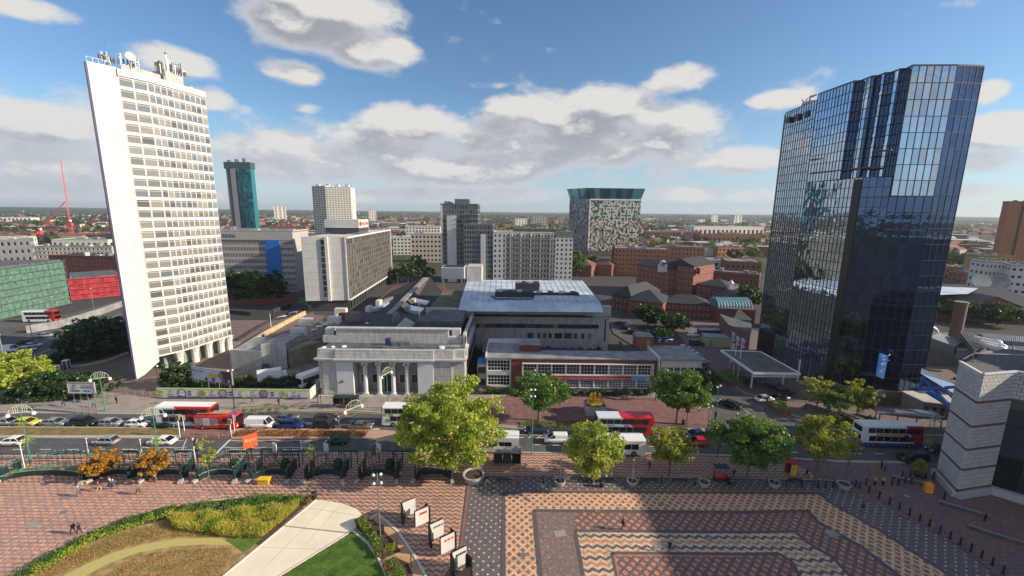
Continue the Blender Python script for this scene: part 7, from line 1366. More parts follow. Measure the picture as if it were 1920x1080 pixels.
bus('double_decker_bus','white, blue and red double decker bus driving right before the podium',1660,833,-.04,two_tone('white_red_blue_bus_paint', (.78,.79,.80), (.45,.03,.03), 4.6, .6),skirt=mat('blue_skirt', (.05,.07,.32), .4, 0),roofm=W_,adv=[(-3.0,1.8,2.3,2.75,mat('advert_orange', (.55,.28,.15), .4, 0),'great stories',M['white']),(1.9,2.8,1.3,2.7,MATS['advert_dark_red'],None,None)])
bus('double_decker_bus','white and red double decker bus on the upper road by the green scaffolding',80,603,.1,two_tone('white_red_bus_paint', (.72,.74,.76), (.45,.025,.02), 4.6, .6),z=.08)
bus('coach','white coach parked against the side of the bank',592,716,-2.1,W_,decks=1,H=3.2,L=9,z=.05)

# box lorry and fire engine
p = G(512, 716, .05); t = thing('box_lorry','white box lorry parked on the waste ground','lorry',(p.x,p.y,.05),.55); b = MB(); b.box((-.6,0,2.0), (5.2,2.3,2.5)); link('cargo_box', b.mesh('box', [W_]), t, world=False); b = MB(); b.hexa([(2.05,-1.05,.5),(3.6,-1.05,.5),(3.6,1.05,.5),(2.05,1.05,.5)], [(2.05,-1,2.3),(3.1,-1,2.3),(3.1,1,2.3),(2.05,1,2.3)]); link('cab', b.mesh('cab', [W_]), t, world=False)
b = MB(); b.hexa([(3.42,-.9,1.3),(3.5,-.9,1.3),(3.5,.9,1.3),(3.42,.9,1.3)], [(3.12,-.9,2.2),(3.2,-.9,2.2),(3.2,.9,2.2),(3.12,.9,2.2)]); link('windscreen', b.mesh('windscreen', [CG]), t, world=False)
for sx in (-2,2.7):
    for s in (-1,1): b = MB(); b.tube((0,-.12,0),(0,.12,0), .42, 12); link('wheel', b.mesh('wheel', [M['rubber']]), t, loc=(sx,s*1.0,.42), world=False)
def fire_engine():
    p = G(413, 801, .165); t = thing('fire_engine','red fire engine with ladders on its roof in the queue','fire engine',(p.x,p.y,.165)); L = 8.0; R = M['redp']; w = lambda b, nm, m, loc=None: link(nm, b.mesh(nm, [m]), t, loc=loc, world=False)
    b = MB(); b.box((-1.3,0,1.65), (5.3,2.45,2.3)); w(b, 'rear_body', R); b = MB(); b.hexa([(1.4,-1.2,.5),(4.0,-1.2,.5),(4.0,1.2,.5),(1.4,1.2,.5)], [(1.4,-1.15,2.9),(3.7,-1.15,2.9),(3.7,1.15,2.9),(1.4,1.15,2.9)]); w(b, 'cab', R)
    b = MB(); b.hexa([(3.86,-1.05,1.5),(4.0,-1.05,1.5),(4.0,1.05,1.5),(3.86,1.05,1.5)], [(3.70,-1.05,2.6),(3.80,-1.05,2.6),(3.80,1.05,2.6),(3.70,1.05,2.6)]); w(b, 'windscreen', CG)
    for s in (-1,1):
        for x, ww, m_ in ((-3.2,1.3,M['feltl']),(-1.7,1.3,mat('silver_panel', (.5,.5,.5), .4, .1)),(-.2,1.3,M['feltl'])): b = MB(); b.box((x,s*1.235,1.75), (ww,.04,1.5)); w(b, 'shutter', m_)
        for x in (1.9,2.9): b = MB(); b.box((x,s*1.19,2.1), (.8,.06,.7)); w(b, 'window', CG)
        b = MB(); b.box((1.3,s*1.25,1.25), (3,.03,.18)); w(b, 'yellow_stripe', M['yline']); b = MB(); b.tube((-3.8,s*.5,3.05),(2.2,s*.5,3.25),.07,5); b.tube((-3.8,s*.15,3.05),(2.2,s*.15,3.25),.07,5); [b.tube((-3.6+i*.45,s*.15,3.06+i*.015),(-3.6+i*.45,s*.5,3.06+i*.015),.04,4) for i in range(13)]; w(b, 'ladder', mat('brass_metal', (.5,.42,.28), .4, .1))
        for x in (-2.5,2.6): b = MB(); b.tube((0,-.15,0),(0,.15,0),.5,14); o = w(b, 'wheel', M['rubber'], (x,s*1.1,.5)); b = MB(); b.tube((0,-.17,0),(0,.17,0),.28,10); link('rim', b.mesh('rim', [M['metal']]), o, world=False)
        b = MB(); b.box((4.0,s*.9,.9), (.08,.35,.22)); w(b, 'headlight', M['light']); b = MB(); b.box((3.0,s*.6,3.0), (.4,.6,.2)); w(b, 'blue_beacon', M['blue'])
fire_engine()
# ---------------------------------------------------------------- people
def body(pose):
    H_ = 1.72; sk = {'walk': dict(fl=(.28,.02), fr=(-.30,.10)), 'stand': dict(fl=(.03,0), fr=(-.03,0))}[pose]
    J = {'pel':(0,0,.95,.135),'sp':(0,0,1.15,.125),'ch':(0,0,1.33,.15),'ne':(.01,0,1.47,.06),'he':(.03,0,1.58,.095),'ht':(.03,0,1.68,.08)}
    for s, nm in ((1,'l'),(-1,'r')):
        fx, fz = sk['f'+nm]; J['hip'+nm] = (0,s*.09,.9,.10); J['kn'+nm] = (fx*.5+.06,s*.1,.5,.07); J['an'+nm] = (fx,s*.1,.09+fz,.045); J['to'+nm] = (fx+.16,s*.11,.04+fz*.7,.035)
        ax = -fx*.8; J['sh'+nm] = (0,s*.18,1.40,.065); J['el'+nm] = (ax*.4-.02,s*.24,1.12,.045); J['wr'+nm] = (ax*.9+.06,s*.23,.88,.033)
        J['pa'+nm] = (ax*.9+.08,s*.225,.80,.03)
        for f in range(4): J['f%d%s' % (f, nm)] = (ax*.9+.09+.012*f,s*(.235-.012*f)+s*.0,.73-.012*(f in (1,2)),.009)
        J['th'+nm] = (ax*.9+.12,s*.20,.79,.010)
    E_ = [('pel','sp'),('sp','ch'),('ch','ne'),('ne','he'),('he','ht')]
    for nm in 'lr':
        E_ += [('pel','hip'+nm),('hip'+nm,'kn'+nm),('kn'+nm,'an'+nm),('an'+nm,'to'+nm),('ch','sh'+nm),('sh'+nm,'el'+nm),('el'+nm,'wr'+nm),('wr'+nm,'pa'+nm),('pa'+nm,'th'+nm)]+[('pa'+nm,'f%d%s' % (f, nm)) for f in range(4)]
    ks = list(J); me = bpy.data.meshes.new('body'); me.from_pydata([J[k][:3] for k in ks], [(ks.index(a), ks.index(b)) for a, b in E_], []); o = bpy.data.objects.new('_b', me); COL.objects.link(o); md = o.modifiers.new('s', 'SKIN'); md.use_smooth_shade = True
    sv = me.skin_vertices[0].data
    for i, k in enumerate(ks): sv[i].radius = (J[k][3], J[k][3]*(1.25 if k in ('ch','sp','pel') else 1)); sv[i].use_root = (k == 'pel')
    o.modifiers.new('u', 'SUBSURF').levels = 1; dg = bpy.context.evaluated_depsgraph_get(); dg.update(); out = bpy.data.meshes.new_from_object(o.evaluated_get(dg)); bpy.data.objects.remove(o); out.materials.clear()
    for m in ('skin_tone','top_cloth','trouser_cloth','shoe_leather'): out.materials.append(mat(m, dict(skin_tone=(.45,.27,.19), top_cloth=(.03,.03,.04), trouser_cloth=(.03,.035,.05), shoe_leather=(.02,.018,.015))[m], .8, .05, 5))
    idx = []
    for p in out.polygons: z = p.center.z; idx.append(0 if z > 1.47 or (z < .87 and abs(p.center.y) > .17) else 1 if z > .93 or (abs(p.center.y) > .17) else 2 if z > .1 else 3)
    out.polygons.foreach_set('material_index', idx); return out
def head_extra():
    h = MB(); h.ball((.0,0,1.63), .105, 10, 6, sz=1.05); hair = h.mesh('hair', [mat('hair_dark', (.03,.02,.015), .9, .1)]); f = MB(); f.ball((.135,0,1.585), .018, 6, 4); f.ball((.115,.035,1.61), .011, 6, 4, 1); f.ball((.115,-.035,1.61), .011, 6, 4, 1); f.box((.12,0,1.54), (.01,.045,.01), 0, 2)
    for s in (-1,1): f.ball((.03,s*.095,1.59), .02, 6, 4)
    return hair, f.mesh('face', [mat('skin_tone', (.45,.27,.19)), M['dark'], mat('lips', (.35,.1,.08), .6, 0)])
PB = {k: body(k) for k in ('walk','stand')}; HM, FM = head_extra()
CL = lambda n, c: mat('cloth_'+n, c, .85, .06, 6)
def person(px, py, top, leg, label, rz=0, pose='walk', z=.14, hair=None, sc=1.0, extra=None):
    p = G(px, py, z); t = thing('person', label, 'person', (p.x, p.y, z), rz); t.scale = (sc,)*3; o = link('body', PB[pose], t, world=False)
    for i, m in ((1, top), (2, leg)): o.material_slots[i].link = 'OBJECT'; o.material_slots[i].material = m
    h = link('hair', HM, t, world=False); link('face', FM, t, world=False)
    if hair: h.material_slots[0].link = 'OBJECT'; h.material_slots[0].material = hair
    if extra == 'bag': b = MB(); b.box((-.18,0,1.22), (.16,.3,.42)); link('backpack', b.mesh('backpack', [CL('bag', (.02,.02,.03))]), t, world=False)
    return t
bk, gy, bl, rd, wh, br2, tn = CL('black', (.015,.015,.018)), CL('grey', (.12,.13,.16)), CL('blue', (.04,.07,.2)), CL('red', (.45,.03,.03)), CL('white', (.7,.7,.68)), CL('maroon', (.22,.07,.05)), CL('tan', (.5,.42,.3))
ZS_ = .15
person(149,931,gy,bl,'person in a grey-blue coat walking alone left of the others',math.pi,z=ZS_,hair=wh); person(186,921,br2,tn,'person in a maroon top and pale trousers on the brick square',.4,z=ZS_); person(207,910,wh,bk,'person in a white top near the amber trees, farthest back',.2,z=ZS_); person(214,918,bl,gy,'person in a blue jacket with pale hat beside another walker',.2,z=ZS_,hair=wh); person(259,927,gy,bk,'person in dark clothes striding right past the amber tree',0,z=ZS_)
person(138,1001,bk,gy,'person in a red cap and black jacket by the planting bed',math.pi,z=ZS_,hair=rd,extra='bag'); person(150,1002,bk,bk,'person in black walking beside the one in the red cap',math.pi,z=ZS_)
person(1168,993,bk,bk,'person in black with a bag striding over the diamond paving',.1,z=ZS_,extra='bag'); person(1255,1035,bk,bk,'person in black standing near the centre of the square',1.2,'stand',z=ZS_); person(1615,962,bk,gy,'person in dark clothes on the dotted paving curve at right',2.2,z=ZS_,extra='bag')
person(971,913,rd,bk,'person in a red top between the planter and the bench',1.0,z=ZS_); person(913,908,bk,wh,'person in white trousers beside the round planter',0,z=ZS_); person(791,908,bk,bk,'person in black walking under the biggest tree',0,z=ZS_); person(1217,882,bk,bk,'person in black under the small yellow-green tree',.5,z=ZS_); person(1375,897,bk,bk,'person in black behind the green plaza tree',1.6,z=ZS_); person(1170,868,wh,tn,'person in shorts and pale top by the single deck bus',.3,z=ZS_)
person(1652,880,bl,bk,'person in a pale blue shirt standing near the right kerb',0,'stand',z=ZS_); person(1659,884,gy,bk,'person in a grey coat beside the one in blue',math.pi,z=ZS_); person(1512,895,bk,bk,'person in black by the red kiosk',2,z=ZS_); person(968,869,gy,gy,'person waiting at the bus shelter on the square',0,'stand',z=ZS_)
person(473,757,bk,bl,'person in dark clothes walking before the hoarding, leftmost of three',0,z=.3); person(523,760,bk,bk,'person in black before the hoarding, middle of three',2,z=.3); person(561,750,bl,bk,'person in blue before the hoarding, nearest its end',0,z=.3); person(219,757,bk,bk,'person in black on the pavement left of the hoarding',1.5,'stand',z=.3); person(176,764,CL('teal', (.03,.2,.2)),bk,'person in a teal jacket beside the low pavement wall',0,z=.3); person(119,762,bl,bk,'person in a dark coat by the low pavement wall',0,z=.3)
person(992,760,bk,bk,'person in black under the statue side tree',1.5,'stand',z=.3); person(1310,774,wh,bk,'person in a white top by the spreading tree right of the statue',1.4,z=.3); person(1510,769,bk,bk,'person in black on the forecourt below the glass tower',2.5,z=.28); person(491,859,bk,bk,'person in black waiting at the crossing railings',1.5,'stand',z=ZS_); person(370,856,bk,bk,'person in dark clothes at the crossing pole',1.5,'stand',z=ZS_)
# ---------------------------------------------------------------- statue group
def statue():
    p = G(1115, 773, .3); t = thing('gilded_statue', 'gilded statue of three standing figures on a stone plinth', 'statue', (p.x, p.y, .3)); b = MB(); b.box((0,0,1.0), (4.2,3.2,2.0)); link('plinth', b.mesh('plinth', [M['conc']]), t, world=False)
    b = MB(); b.box((0,0,2.1), (3.9,2.8,.2)); link('plinth_cap', b.mesh('cap', [M['slate']]), t, world=False); b = MB(); b.lathe((0,0,2.2), [(1.9,0),(1.85,.3),(1.6,.5)], 14); b.box((0,-.5,3.1), (1.7,.8,.16)); b.box((0,-.5,2.8), (1.2,.5,.6)); link('base_rock', b.mesh('base', [M['gold']]), t, world=False)
    for x, y, rz in ((-.95,0,.2),(-.1,.45,-1.5),(.95,0,math.pi-.2)):
        o = link('figure', PB['stand'], t, world=False, loc=(x,y,2.55)); o.rotation_euler = (0,.06,rz); o.scale = (1.5,1.6,1.15)
        for s in o.material_slots: s.link = 'OBJECT'; s.material = M['gold']
        h = link('coat', (lambda q: (q.lathe((0,0,.35), [(.3,0),(.24,.6),(.21,.95),(.12,1.05)], 10), q.mesh('coat', [M['gold']]))[1])(MB()), o, world=False)
statue()
# ---------------------------------------------------------------- railing bays (curved planters with fretted screens)
def bays():
    cx = [75, 205, 303, 404, 503, 606, 707, 812]; labs = ['large sunlit curved railing bay with pale shrubs at the left edge','curved green railing bay behind the left amber tree','curved green railing bay behind the right amber tree','curved green railing bay with the slim yellow-green sapling','curved green railing bay with the yellow box before it','curved green railing bay behind the thin bare sapling','curved green railing bay right before the big tree','curved green railing bay under the big tree']
    for k, (x, lab) in enumerate(zip(cx, labs)):
        w = 2.75 if k else 6.2; p = G(x, 903 if k else 905, .15); yb = G(x, 866, .15).y-p.y; t = thing('railing_bay', lab, 'railing', (p.x, p.y, .15), group='curved railing bays'); W = lambda b, nm, m, **q: link(nm, b.mesh(nm, [m]), t, world=False, **q)
        ang = [math.pi*i/16 for i in range(17)]; front = [(-w*math.cos(a), .2+1.9*math.sin(a)) for a in ang]; back = [(-w*1.03*math.cos(a), .5+(yb-.6)*math.sin(a)**.8) for a in ang]
        b = MB()
        for a, c in zip(front, front[1:]):
            d = Vector((c[0]-a[0], c[1]-a[1], 0)); m_ = ((a[0]+c[0])/2, (a[1]+c[1])/2); b.box((*m_, .38), (d.length+.06, .25, .76), math.atan2(d.y, d.x))
        W(b, 'planter_wall', M['green']); b = MB(); b.path([(*q, .8) for q in front], .1, 6); W(b, 'planter_coping', mat('pale_green_paint', (.14,.26,.22), .4, .1) if k < 4 else M['green'])
        hr = 2.3; r1 = MB(); [r1.path([(*q, h) for q in back], .045, 5) for h in (.35, hr-.35, hr)]; W(r1, 'rail', MATS['pale_green_paint'] if k < 4 else M['green'])
        for i in range(1, 16): b = MB(); q = back[i]; b.tube((*q, 0), (*q, hr), .035, 5); W(b, 'baluster', M['green'])
        if k < 4:
            b = MB()
            for i in range(17):
                q = back[i]; b.ball((q[0]*.97, q[1]-.25, hr+.12), .1, 6, 4); b.tube((q[0], q[1], hr), (q[0]*.96, q[1]-.35, hr+.1), .04, 4)
            W(b, 'scrolled_top', MATS['pale_green_paint'])
        for s in (-1,1):
            b = MB(); b.box((s*(w+.22), .8, 1.1), (.14, 1.5, 1.9), s*-.12); W(b, 'side_screen', M['green']); b = MB(); b.box((s*(w+.12), 2.6, 1.2), (.08, 1.2, 1.9), s*-.1)
            W(b, 'side_screen', M['green']); b = MB(); b.tube((s*(w+.3), 3.7, 0), (s*(w+.3), 3.7, 2.6), .1, 8); b.ball((s*(w+.3), 3.7, 2.7), .16, 8, 5); W(b, 'post', M['green']); b = MB(); b.box((s*(w+.3), -.1, .18), (.55, .9, .36), s*.3); W(b, 'end_stone', M['kerb'])
        r_ = np.random.default_rng(k); n = 2200 if k == 0 else 700; a = r_.uniform(.1, 3.04, n); P = np.column_stack([-w*.93*np.cos(a), .3+2.6*np.sin(a)+r_.uniform(-.35,.45,n), r_.uniform(.55,1.1,n)]); link('planting', quadmesh('planting', leafquads(P, .1, r_), LM['pale' if k == 0 else 'dgreen']), t, world=False, kind='stuff')
        if k in (3,4,5,6): b = MB(); b.lathe((w*.45, 2.9, 0), [(.5,0),(.75,.3),(.8,1.2),(.55,1.9),(.1,2.1)], 10); W(b, 'clipped_shrub', mat('clipped_hedge', (.012,.035,.018), .95, .4, 3, bump=.8))
    for i in range(1, 7):
        a, c = G(cx[i], 866, .15), G(cx[i+1], 866, .15); t = thing('gateway_beam', ['beam over the gap after the left amber tree','beam over the gap between right amber tree and slim sapling','beam over the gap left of the bay with the yellow box','beam over the gap right of the bay with the yellow box','beam over the gap between the last two open railing bays','beam over the gap beside the big tree'][i-1], 'gateway', (a.x, a.y, .15), group='beams over the railing gaps'); b = MB(); x0, x1 = a.x+3.0, c.x-3.0; y = a.y-.6; b.box(((x0+x1)/2, y, 2.55), (x1-x0, .2, .25)); b.obj('beam', M['green'], t)
        if i < 5:
            b = MB(); n = 9; [b.ball((x0+(x1-x0)*(j+.5)/n, y, 2.8), .1, 6, 4) for j in range(n)]; b.obj('knobs', M['kerb'], t, kind='stuff')
        for x in (x0, x1): b = MB(); b.tube((x, y, .1), (x, y, 2.5), .08, 6); b.obj('post', M['green'], t)
bays()
# ---------------------------------------------------------------- lamps, signals, signs
def arched_lamp(label, px, py, top, s=1, rz=.35):
    p = G(px, py, .15); H = HZ(p, top)*.86; t = thing('street_lamp', label, 'street lamp', (p.x, p.y, .15), rz, group='arched green street lamps'); W = lambda b, nm, m: link(nm, b.mesh(nm, [m]), t, world=False)
    b = MB(); b.tube((0,0,0),(0,0,1.2), .16, 8, r1=.12); b.tube((0,0,1.2),(0,0,H+1.1), .09, 8, r1=.06); W(b, 'pole', M['gpaint']); b = MB(); b.path([(-1.5*math.cos(a), 0, H+1.35*math.sin(a)) for a in [math.pi*i/12 for i in range(7)]], .04, 5); b.path([(1.5*math.cos(a), 0, H+1.35*math.sin(a)) for a in [math.pi*i/12 for i in range(7)]], .04, 5)
    for i in range(-3,4): x = i*.28; b.tube((x,0,H), (x,0,H+1.35*math.sqrt(1-(x/1.5)**2)), .03, 4)
    W(b, 'fan_head', mat('pale_lamp_bars', (.55,.58,.42), .5, .1)); b = MB(); b.tube((-1.8,0,H),(1.8,0,H+.0), .06, 6); W(b, 'cross_arm', MATS['pale_lamp_bars'])
    for q in (-1.6,1.6): b = MB(); b.ball((q,0,H-.35), .3, 10, 7); W(b, 'globe', M['lamp'])
    if s == 2: r_ = np.random.default_rng(px); P = r_.normal(size=(260,3))*np.array([.4,.4,.3])+np.array([0,0,H*.45]); link('hanging_basket', quadmesh('basket', leafquads(P, .11, r_), LM['lime']), t, world=False)
arched_lamp('arched green lamp post at the far left of the railings',58,866,760,2); arched_lamp('arched green lamp post in front of the dark green convertible',300,866,765,2); arched_lamp('arched lamp post among the trees near the left billboard',198,772,700); arched_lamp('arched lamp post beside the bronze saloon',668,850,752,1,.9)
arched_lamp('arched lamp post in front of the dark glass tower',1640,790,735); arched_lamp('arched lamp post just left of the stone clad hall',1738,862,778,2); arched_lamp('arched lamp post standing before the bank columns',728,772,690,1,1.2)
def globe_lamp(label, px, py, top, n=2, arm=.5, rz=0, m=None, ground=.15):
    p = G(px, py, ground); H = HZ(p, top); t = thing('lamp_post', label, 'lamp post', (p.x, p.y, ground), rz, group='tall lamp posts'); W = lambda b, nm, m: link(nm, b.mesh(nm, [m]), t, world=False); b = MB(); b.tube((0,0,0),(0,0,H), .11, 8, r1=.06); W(b, 'pole', m or M['gpaint'])
    for i in range(n):
        z = H-.35-1.2*(i//2); s = -1 if i % 2 else 1; b = MB(); b.tube((0,0,z),(s*arm,0,z), .04, 5); W(b, 'arm', m or M['gpaint']); b = MB(); b.ball((s*arm,0,z+.12), .2, 9, 6); W(b, 'globe', M['lamp'])
globe_lamp('tall lamp post in front of the left statue tree',997,852,730,4,.35); globe_lamp('lamp post left of the side road mouth',1340,800,724,2,.6,.6); globe_lamp('double lamp post by the side road crossing',1326,812,762,2,.6,.4); globe_lamp('slim grey light mast beside the shrub border',713,1006,889,4,.45,.2,M['metal']); globe_lamp('dark pole at the right of the big billboard',440,768,694,2,.4,.5,M['dmetal'])
globe_lamp('thin dark lamp post at the foot of the white tower',300,740,685,1,.3,0,M['dmetal'],.05); globe_lamp('white topped pole in the street by the rubble wall',509,620,588,0,.3,0,M['wmetal'],.05)
def pole(label, px, py, top, m='wmetal', r=.07, nm='pole', cat='pole', z=.15, grp=None): p = G(px, py, z); t = thing(nm, label, cat, (p.x, p.y, z), group=grp); H = HZ(p, top); b = MB(); b.tube((0,0,0),(0,0,H), r, 7, r1=r*.8); link('shaft', b.mesh('shaft', [M[m]]), t, world=False); b = MB(); b.box((0,0,H), (r*3,r*3,.16)); link('cap', b.mesh('cap', [M['light']]), t, world=False); return t
for x, y, tp, lab in ((166,850,824,'white post behind the left amber tree'),(268,862,826,'white post between the two amber trees'),(48,884,835,'tall sunlit white post inside the large railing bay'),(366,860,824,'white post beside the slim sapling'),(567,858,828,'thin white post between the fourth and fifth bays')): pole(lab, x, y, tp, nm='white_post', cat='post', grp='white posts along the kerb')
for i, x in enumerate((1374,1380,1392)):
    xb, yb, yt = ((1367,690,625),(1374,707,633),(1383,714,637))[i]; t = pole(['left flagpole of three by the canopy','middle flagpole of three by the canopy','right flagpole of three by the canopy'][i], xb, yb, yt, r=.09, nm='flagpole', cat='flagpole', z=.3); p = G(xb, yb, .3); H = HZ(p, yt); b = MB(); vs = []; n = 6
    for j in range(n+1):
        for u in range(4): vs.append((.1+u*.22+.05*math.sin(j), .12*math.sin(j*1.3+u), H-.2-2.2*j/n))
    b.add(vs, [(4*j+u, 4*j+u+1, 4*j+u+5, 4*j+u+4) for j in range(n) for u in range(3)]); me = b.mesh('flag', [mat('flag_pink', (.65,.30,.50), .7, .1), M['white'], mat('flag_blue', (.12,.12,.45), .7, .1)]); me.polygons.foreach_set('material_index', [(j+u) % 3 for j in range(n) for u in range(3)]); link('flag', me, t, world=False)
def signal(label, px, py, top, heads=1, m='dmetal', rz=0, white=False):
    p = G(px, py, .3); H = max(2.6, HZ(p, top)); t = thing('traffic_light', label, 'traffic light', (p.x, p.y, .3), rz, group='traffic lights'); W = lambda b, nm, mm: link(nm, b.mesh(nm, [mm]), t, world=False); b = MB(); b.tube((0,0,0),(0,0,H), .07, 7); W(b, 'pole', M['wmetal' if white else m])
    for h in range(heads):
        x = .18 if h == 0 else -.22; b = MB(); b.box((x,0,H-.55), (.3,.26,1.0)); W(b, 'signal_head', M['black'] if not white else M['feltl'])
        for j, mm in enumerate((M['tail'], mat('amber_lens', (.3,.15,.02), .3, 0), mat('green_lens', (.02,.15,.06), .3, 0))): b = MB(); b.tube((x,-.13,H-.25-j*.3),(x,-.2,H-.25-j*.3), .09, 8); W(b, 'lens', mm)
for a in (('pair of white signal heads at the left end of the crossing',338,820,780,2,'dmetal',0,True),('white signal pole on the crossing island beside the convertible',346,808,782,1,'dmetal',1,True),('white signal pole left of the flower strip',434,820,788,2,'dmetal',0,True),('white signal pole beside the fire engine cab',440,808,782,1,'dmetal',1,True),('black signal beside the bank corner, left of two',597,768,735,1),('black signal beside the bank corner, right of two',603,766,730,1),
  ('black traffic light right of the statue side tree',1287,800,766,2),('black signal at the side road mouth',1338,803,775,1),('signal on the forecourt corner by the white saloon',1434,772,748,1),('signal pole beside the slim sapling on the square',366,858,828,1),('signal pole at the kerb under the small tree',1345,858,830,1)): signal(*a)
# adverts and hoarding
def billboard(nm, label, P0, P1, z0, z1, face):
    a, c = Vector(P0), Vector(P1); d = (c-a); L = d.length; rz = math.atan2(d.y, d.x); m_ = (a+c)/2; t = thing(nm, label, 'billboard', (m_.x, m_.y, .1), rz); W = lambda b, n_, m, **k: link(n_, b.mesh(n_, [m]), t, world=False, **k); b = MB(); b.box((0,0,(z0+z1)/2), (L,.18,z1-z0)); W(b, 'panel', face); b = MB()
    for zz in (z0, z1): b.box((0,-.03,zz), (L+.25,.3,.14))
    for s in (-1,1): b.box((s*L/2,-.03,(z0+z1)/2), (.14,.29,z1-z0-.15))
    W(b, 'frame', M['feltl'])
    for i in range(4): b = MB(); b.tube((-L*.4+L*.8*i/3,.2,0),(-L*.4+L*.8*i/3,.2,z1-.2), .09, 6); W(b, 'post', M['metal'])
    return t, L, W
p0, p1 = AT(131, 742, 80), AT(180, 741, 80); t, L, W = billboard('billboard', 'white billboard reading ARENA among the dark bushes', (p0.x, 80, 0), (p1.x, 80, 0), AT(150, 738, 80).z, AT(150, 718, 80).z, M['white']); z0, z1 = AT(150,738,80).z, AT(150,718,80).z
text('lettering', 'ARENA', .62, nb, t, (-L*.25,-.11,z0+.35), 0, ex=.01, world=False); b = MB(); b.path([(-L*.25+.38*math.cos(a),-.12,z0+1.4+.38*math.sin(a)) for a in [6.283*i/16 for i in range(15)]], .05, 5); W(b, 'ring_logo', nb); b = MB(); b.box((0,-.11,z1-.15), (L-.3,.04,.14)); W(b, 'yellow_strip', M['yline'])
for i, zz in enumerate((1.65,1.35,1.2)): b = MB(); b.box((L*.2,-.11,z0+zz), (L*.42,.03,.10)); W(b, 'text_line', nb if i != 1 else M['metal'])
for i in range(2): b = MB(); b.box((L*.14+i*L*.14,-.11,z0+.55), (L*.11,.03,.35)); W(b, 'sponsor_mark', M['blueg'])
a, c = G(362,711,2.2), G(437,722,2.2); zz1 = HZ(a, 688)
t, L, W = billboard('billboard', 'large tilted billboard with flowers and faces above the printed hoarding', (a.x, a.y, 0), (c.x, c.y, 0), 2.2, zz1, mat('pale_poster', (.55,.60,.68), .5, .1, .4)); z0 = 2.2; text('lettering', 'Magic token.', .72, nb, t, (-L*.32,-.11,zz1-1.0), 0, ex=.01, world=False)
b = MB(); b.box((L*.36,-.10,(z0+zz1)/2), (L*.26,.03,zz1-z0-.2)); W(b, 'dark_picture', mat('poster_dark', (.06,.045,.06), .5, .4, 1.2))
for i, (x, z_, r_, m_) in enumerate(((-.02,.5,.62,mat('poster_yellow', (.75,.45,.05), .6, .2, 3)),(.1,.52,.6,MATS['poster_yellow']),(.22,.6,.72,mat('poster_skin', (.32,.20,.18), .6, .3, 2)),(.04,.2,.5,M['blueg']),(.28,.25,.5,MATS['poster_skin']),(.42,.22,.42,mat('poster_cream', (.6,.5,.38), .6, .2)),(-.14,.18,.4,MATS['poster_dark']))): b = MB(); b.tube((x*L,-.11-.004*i,z0+z_*(zz1-z0)),(x*L,-.13-.004*i,z0+z_*(zz1-z0)), r_, 12); W(b, 'picture', m_)
b = MB(); b.box((0,-.12,z0-.3), (1.6,.06,.4)); W(b, 'red_nameplate', M['redp'])
def hoarding():
    Y0 = G(440, 747, .3).y; x0, x1 = AT(296,747,Y0).x, AT(582,747,Y0).x; z1 = AT(440,728.5,Y0).z; t = thing('printed_hoarding', 'long white printed hoarding with round pictures and ARENA logos', 'hoarding', ((x0+x1)/2, Y0, .3)); W = lambda b, nm, m: b.obj(nm, m, t); n = 14; w = (x1-x0)/n
    for i in range(n): b = MB(); b.box((x0+w*(i+.5), Y0, (z1+.3)/2), (w-.02, .12, z1-.3)); W(b, 'panel', M['white'])
    q = G(604, 727, .3); m_ = ((x1+q.x)/2, (Y0+q.y)/2); dd = Vector((q.x-x1, q.y-Y0, 0)); b = MB(); b.box((*m_, (z1+.3)/2), (dd.length, .12, z1-.3), math.atan2(dd.y, dd.x)); W(b, 'end_panel', M['white'])
    b = MB(); b.box(((x0+x1)/2, Y0-.07, z1-.25), (x1-x0, .04, .32)); W(b, 'lime_stripe', mat('lime_print', (.42,.60,.10), .6, .1)); b = MB(); b.box(((x0+x1)/2+1, Y0-.07, .55), (x1-x0-3, .04, .25)); W(b, 'navy_stripe', nb)
    X = lambda px: AT(px, 738, Y0).x; zc = (z1+.3)/2
    for i, px in enumerate((301,342,380,419,458,495,534)):
        b = MB(); c = (X(px), Y0-.09, zc); b.tube(c, (c[0], c[1]-.03, c[2]), .95, 20); W(b, 'picture_ring', nb if i % 2 else MATS['lime_print']); b = MB(); b.tube((c[0], c[1]-.03, c[2]), (c[0], c[1]-.05, c[2]), .74, 18); W(b, 'round_picture', [mat('photo_a', (.45,.35,.30), .6, .6, 1.6), mat('photo_b', (.55,.55,.52), .6, .5, 1.4), mat('photo_c', (.30,.22,.18), .6, .6, 1.8)][i % 3])
    for px in (321,399,476,553): text('lettering', 'ARENA', .5, mat('grey_blue_print', (.12,.16,.30), .6, 0), t, (X(px), Y0-.09, zc-.55), 0, ex=.005); b = MB(); b.path([(X(px)+.27*math.cos(a), Y0-.09, zc+.35+.27*math.sin(a)) for a in [6.283*i/12 for i in range(11)]], .035, 4); W(b, 'ring_logo', MATS['grey_blue_print'])
    for px in (356,433,511):
        for dz in (.3,-.3): b = MB(); b.box((X(px), Y0-.09, zc+dz), (.75, .03, .34)); W(b, 'sponsor_mark', nb)
hoarding()
def advert(label, px, py, w, h, rz, m, txt, leg=1.2, tm=None): p = G(px, py, .15); t = thing('advert_sign', label, 'sign', (p.x, p.y, .15), rz); b = MB(); b.box((0,0,leg+h/2), (w,.16,h)); link('panel', b.mesh('panel', [m]), t, world=False); b = MB(); b.tube((0,0,0),(0,0,leg), .1, 7); link('post', b.mesh('post', [M['dmetal']]), t, world=False); return text('lettering', txt, h*.3, tm or M['white'], t, (0,-.1,leg+h*.5), 0, ex=.01, world=False) if txt else None
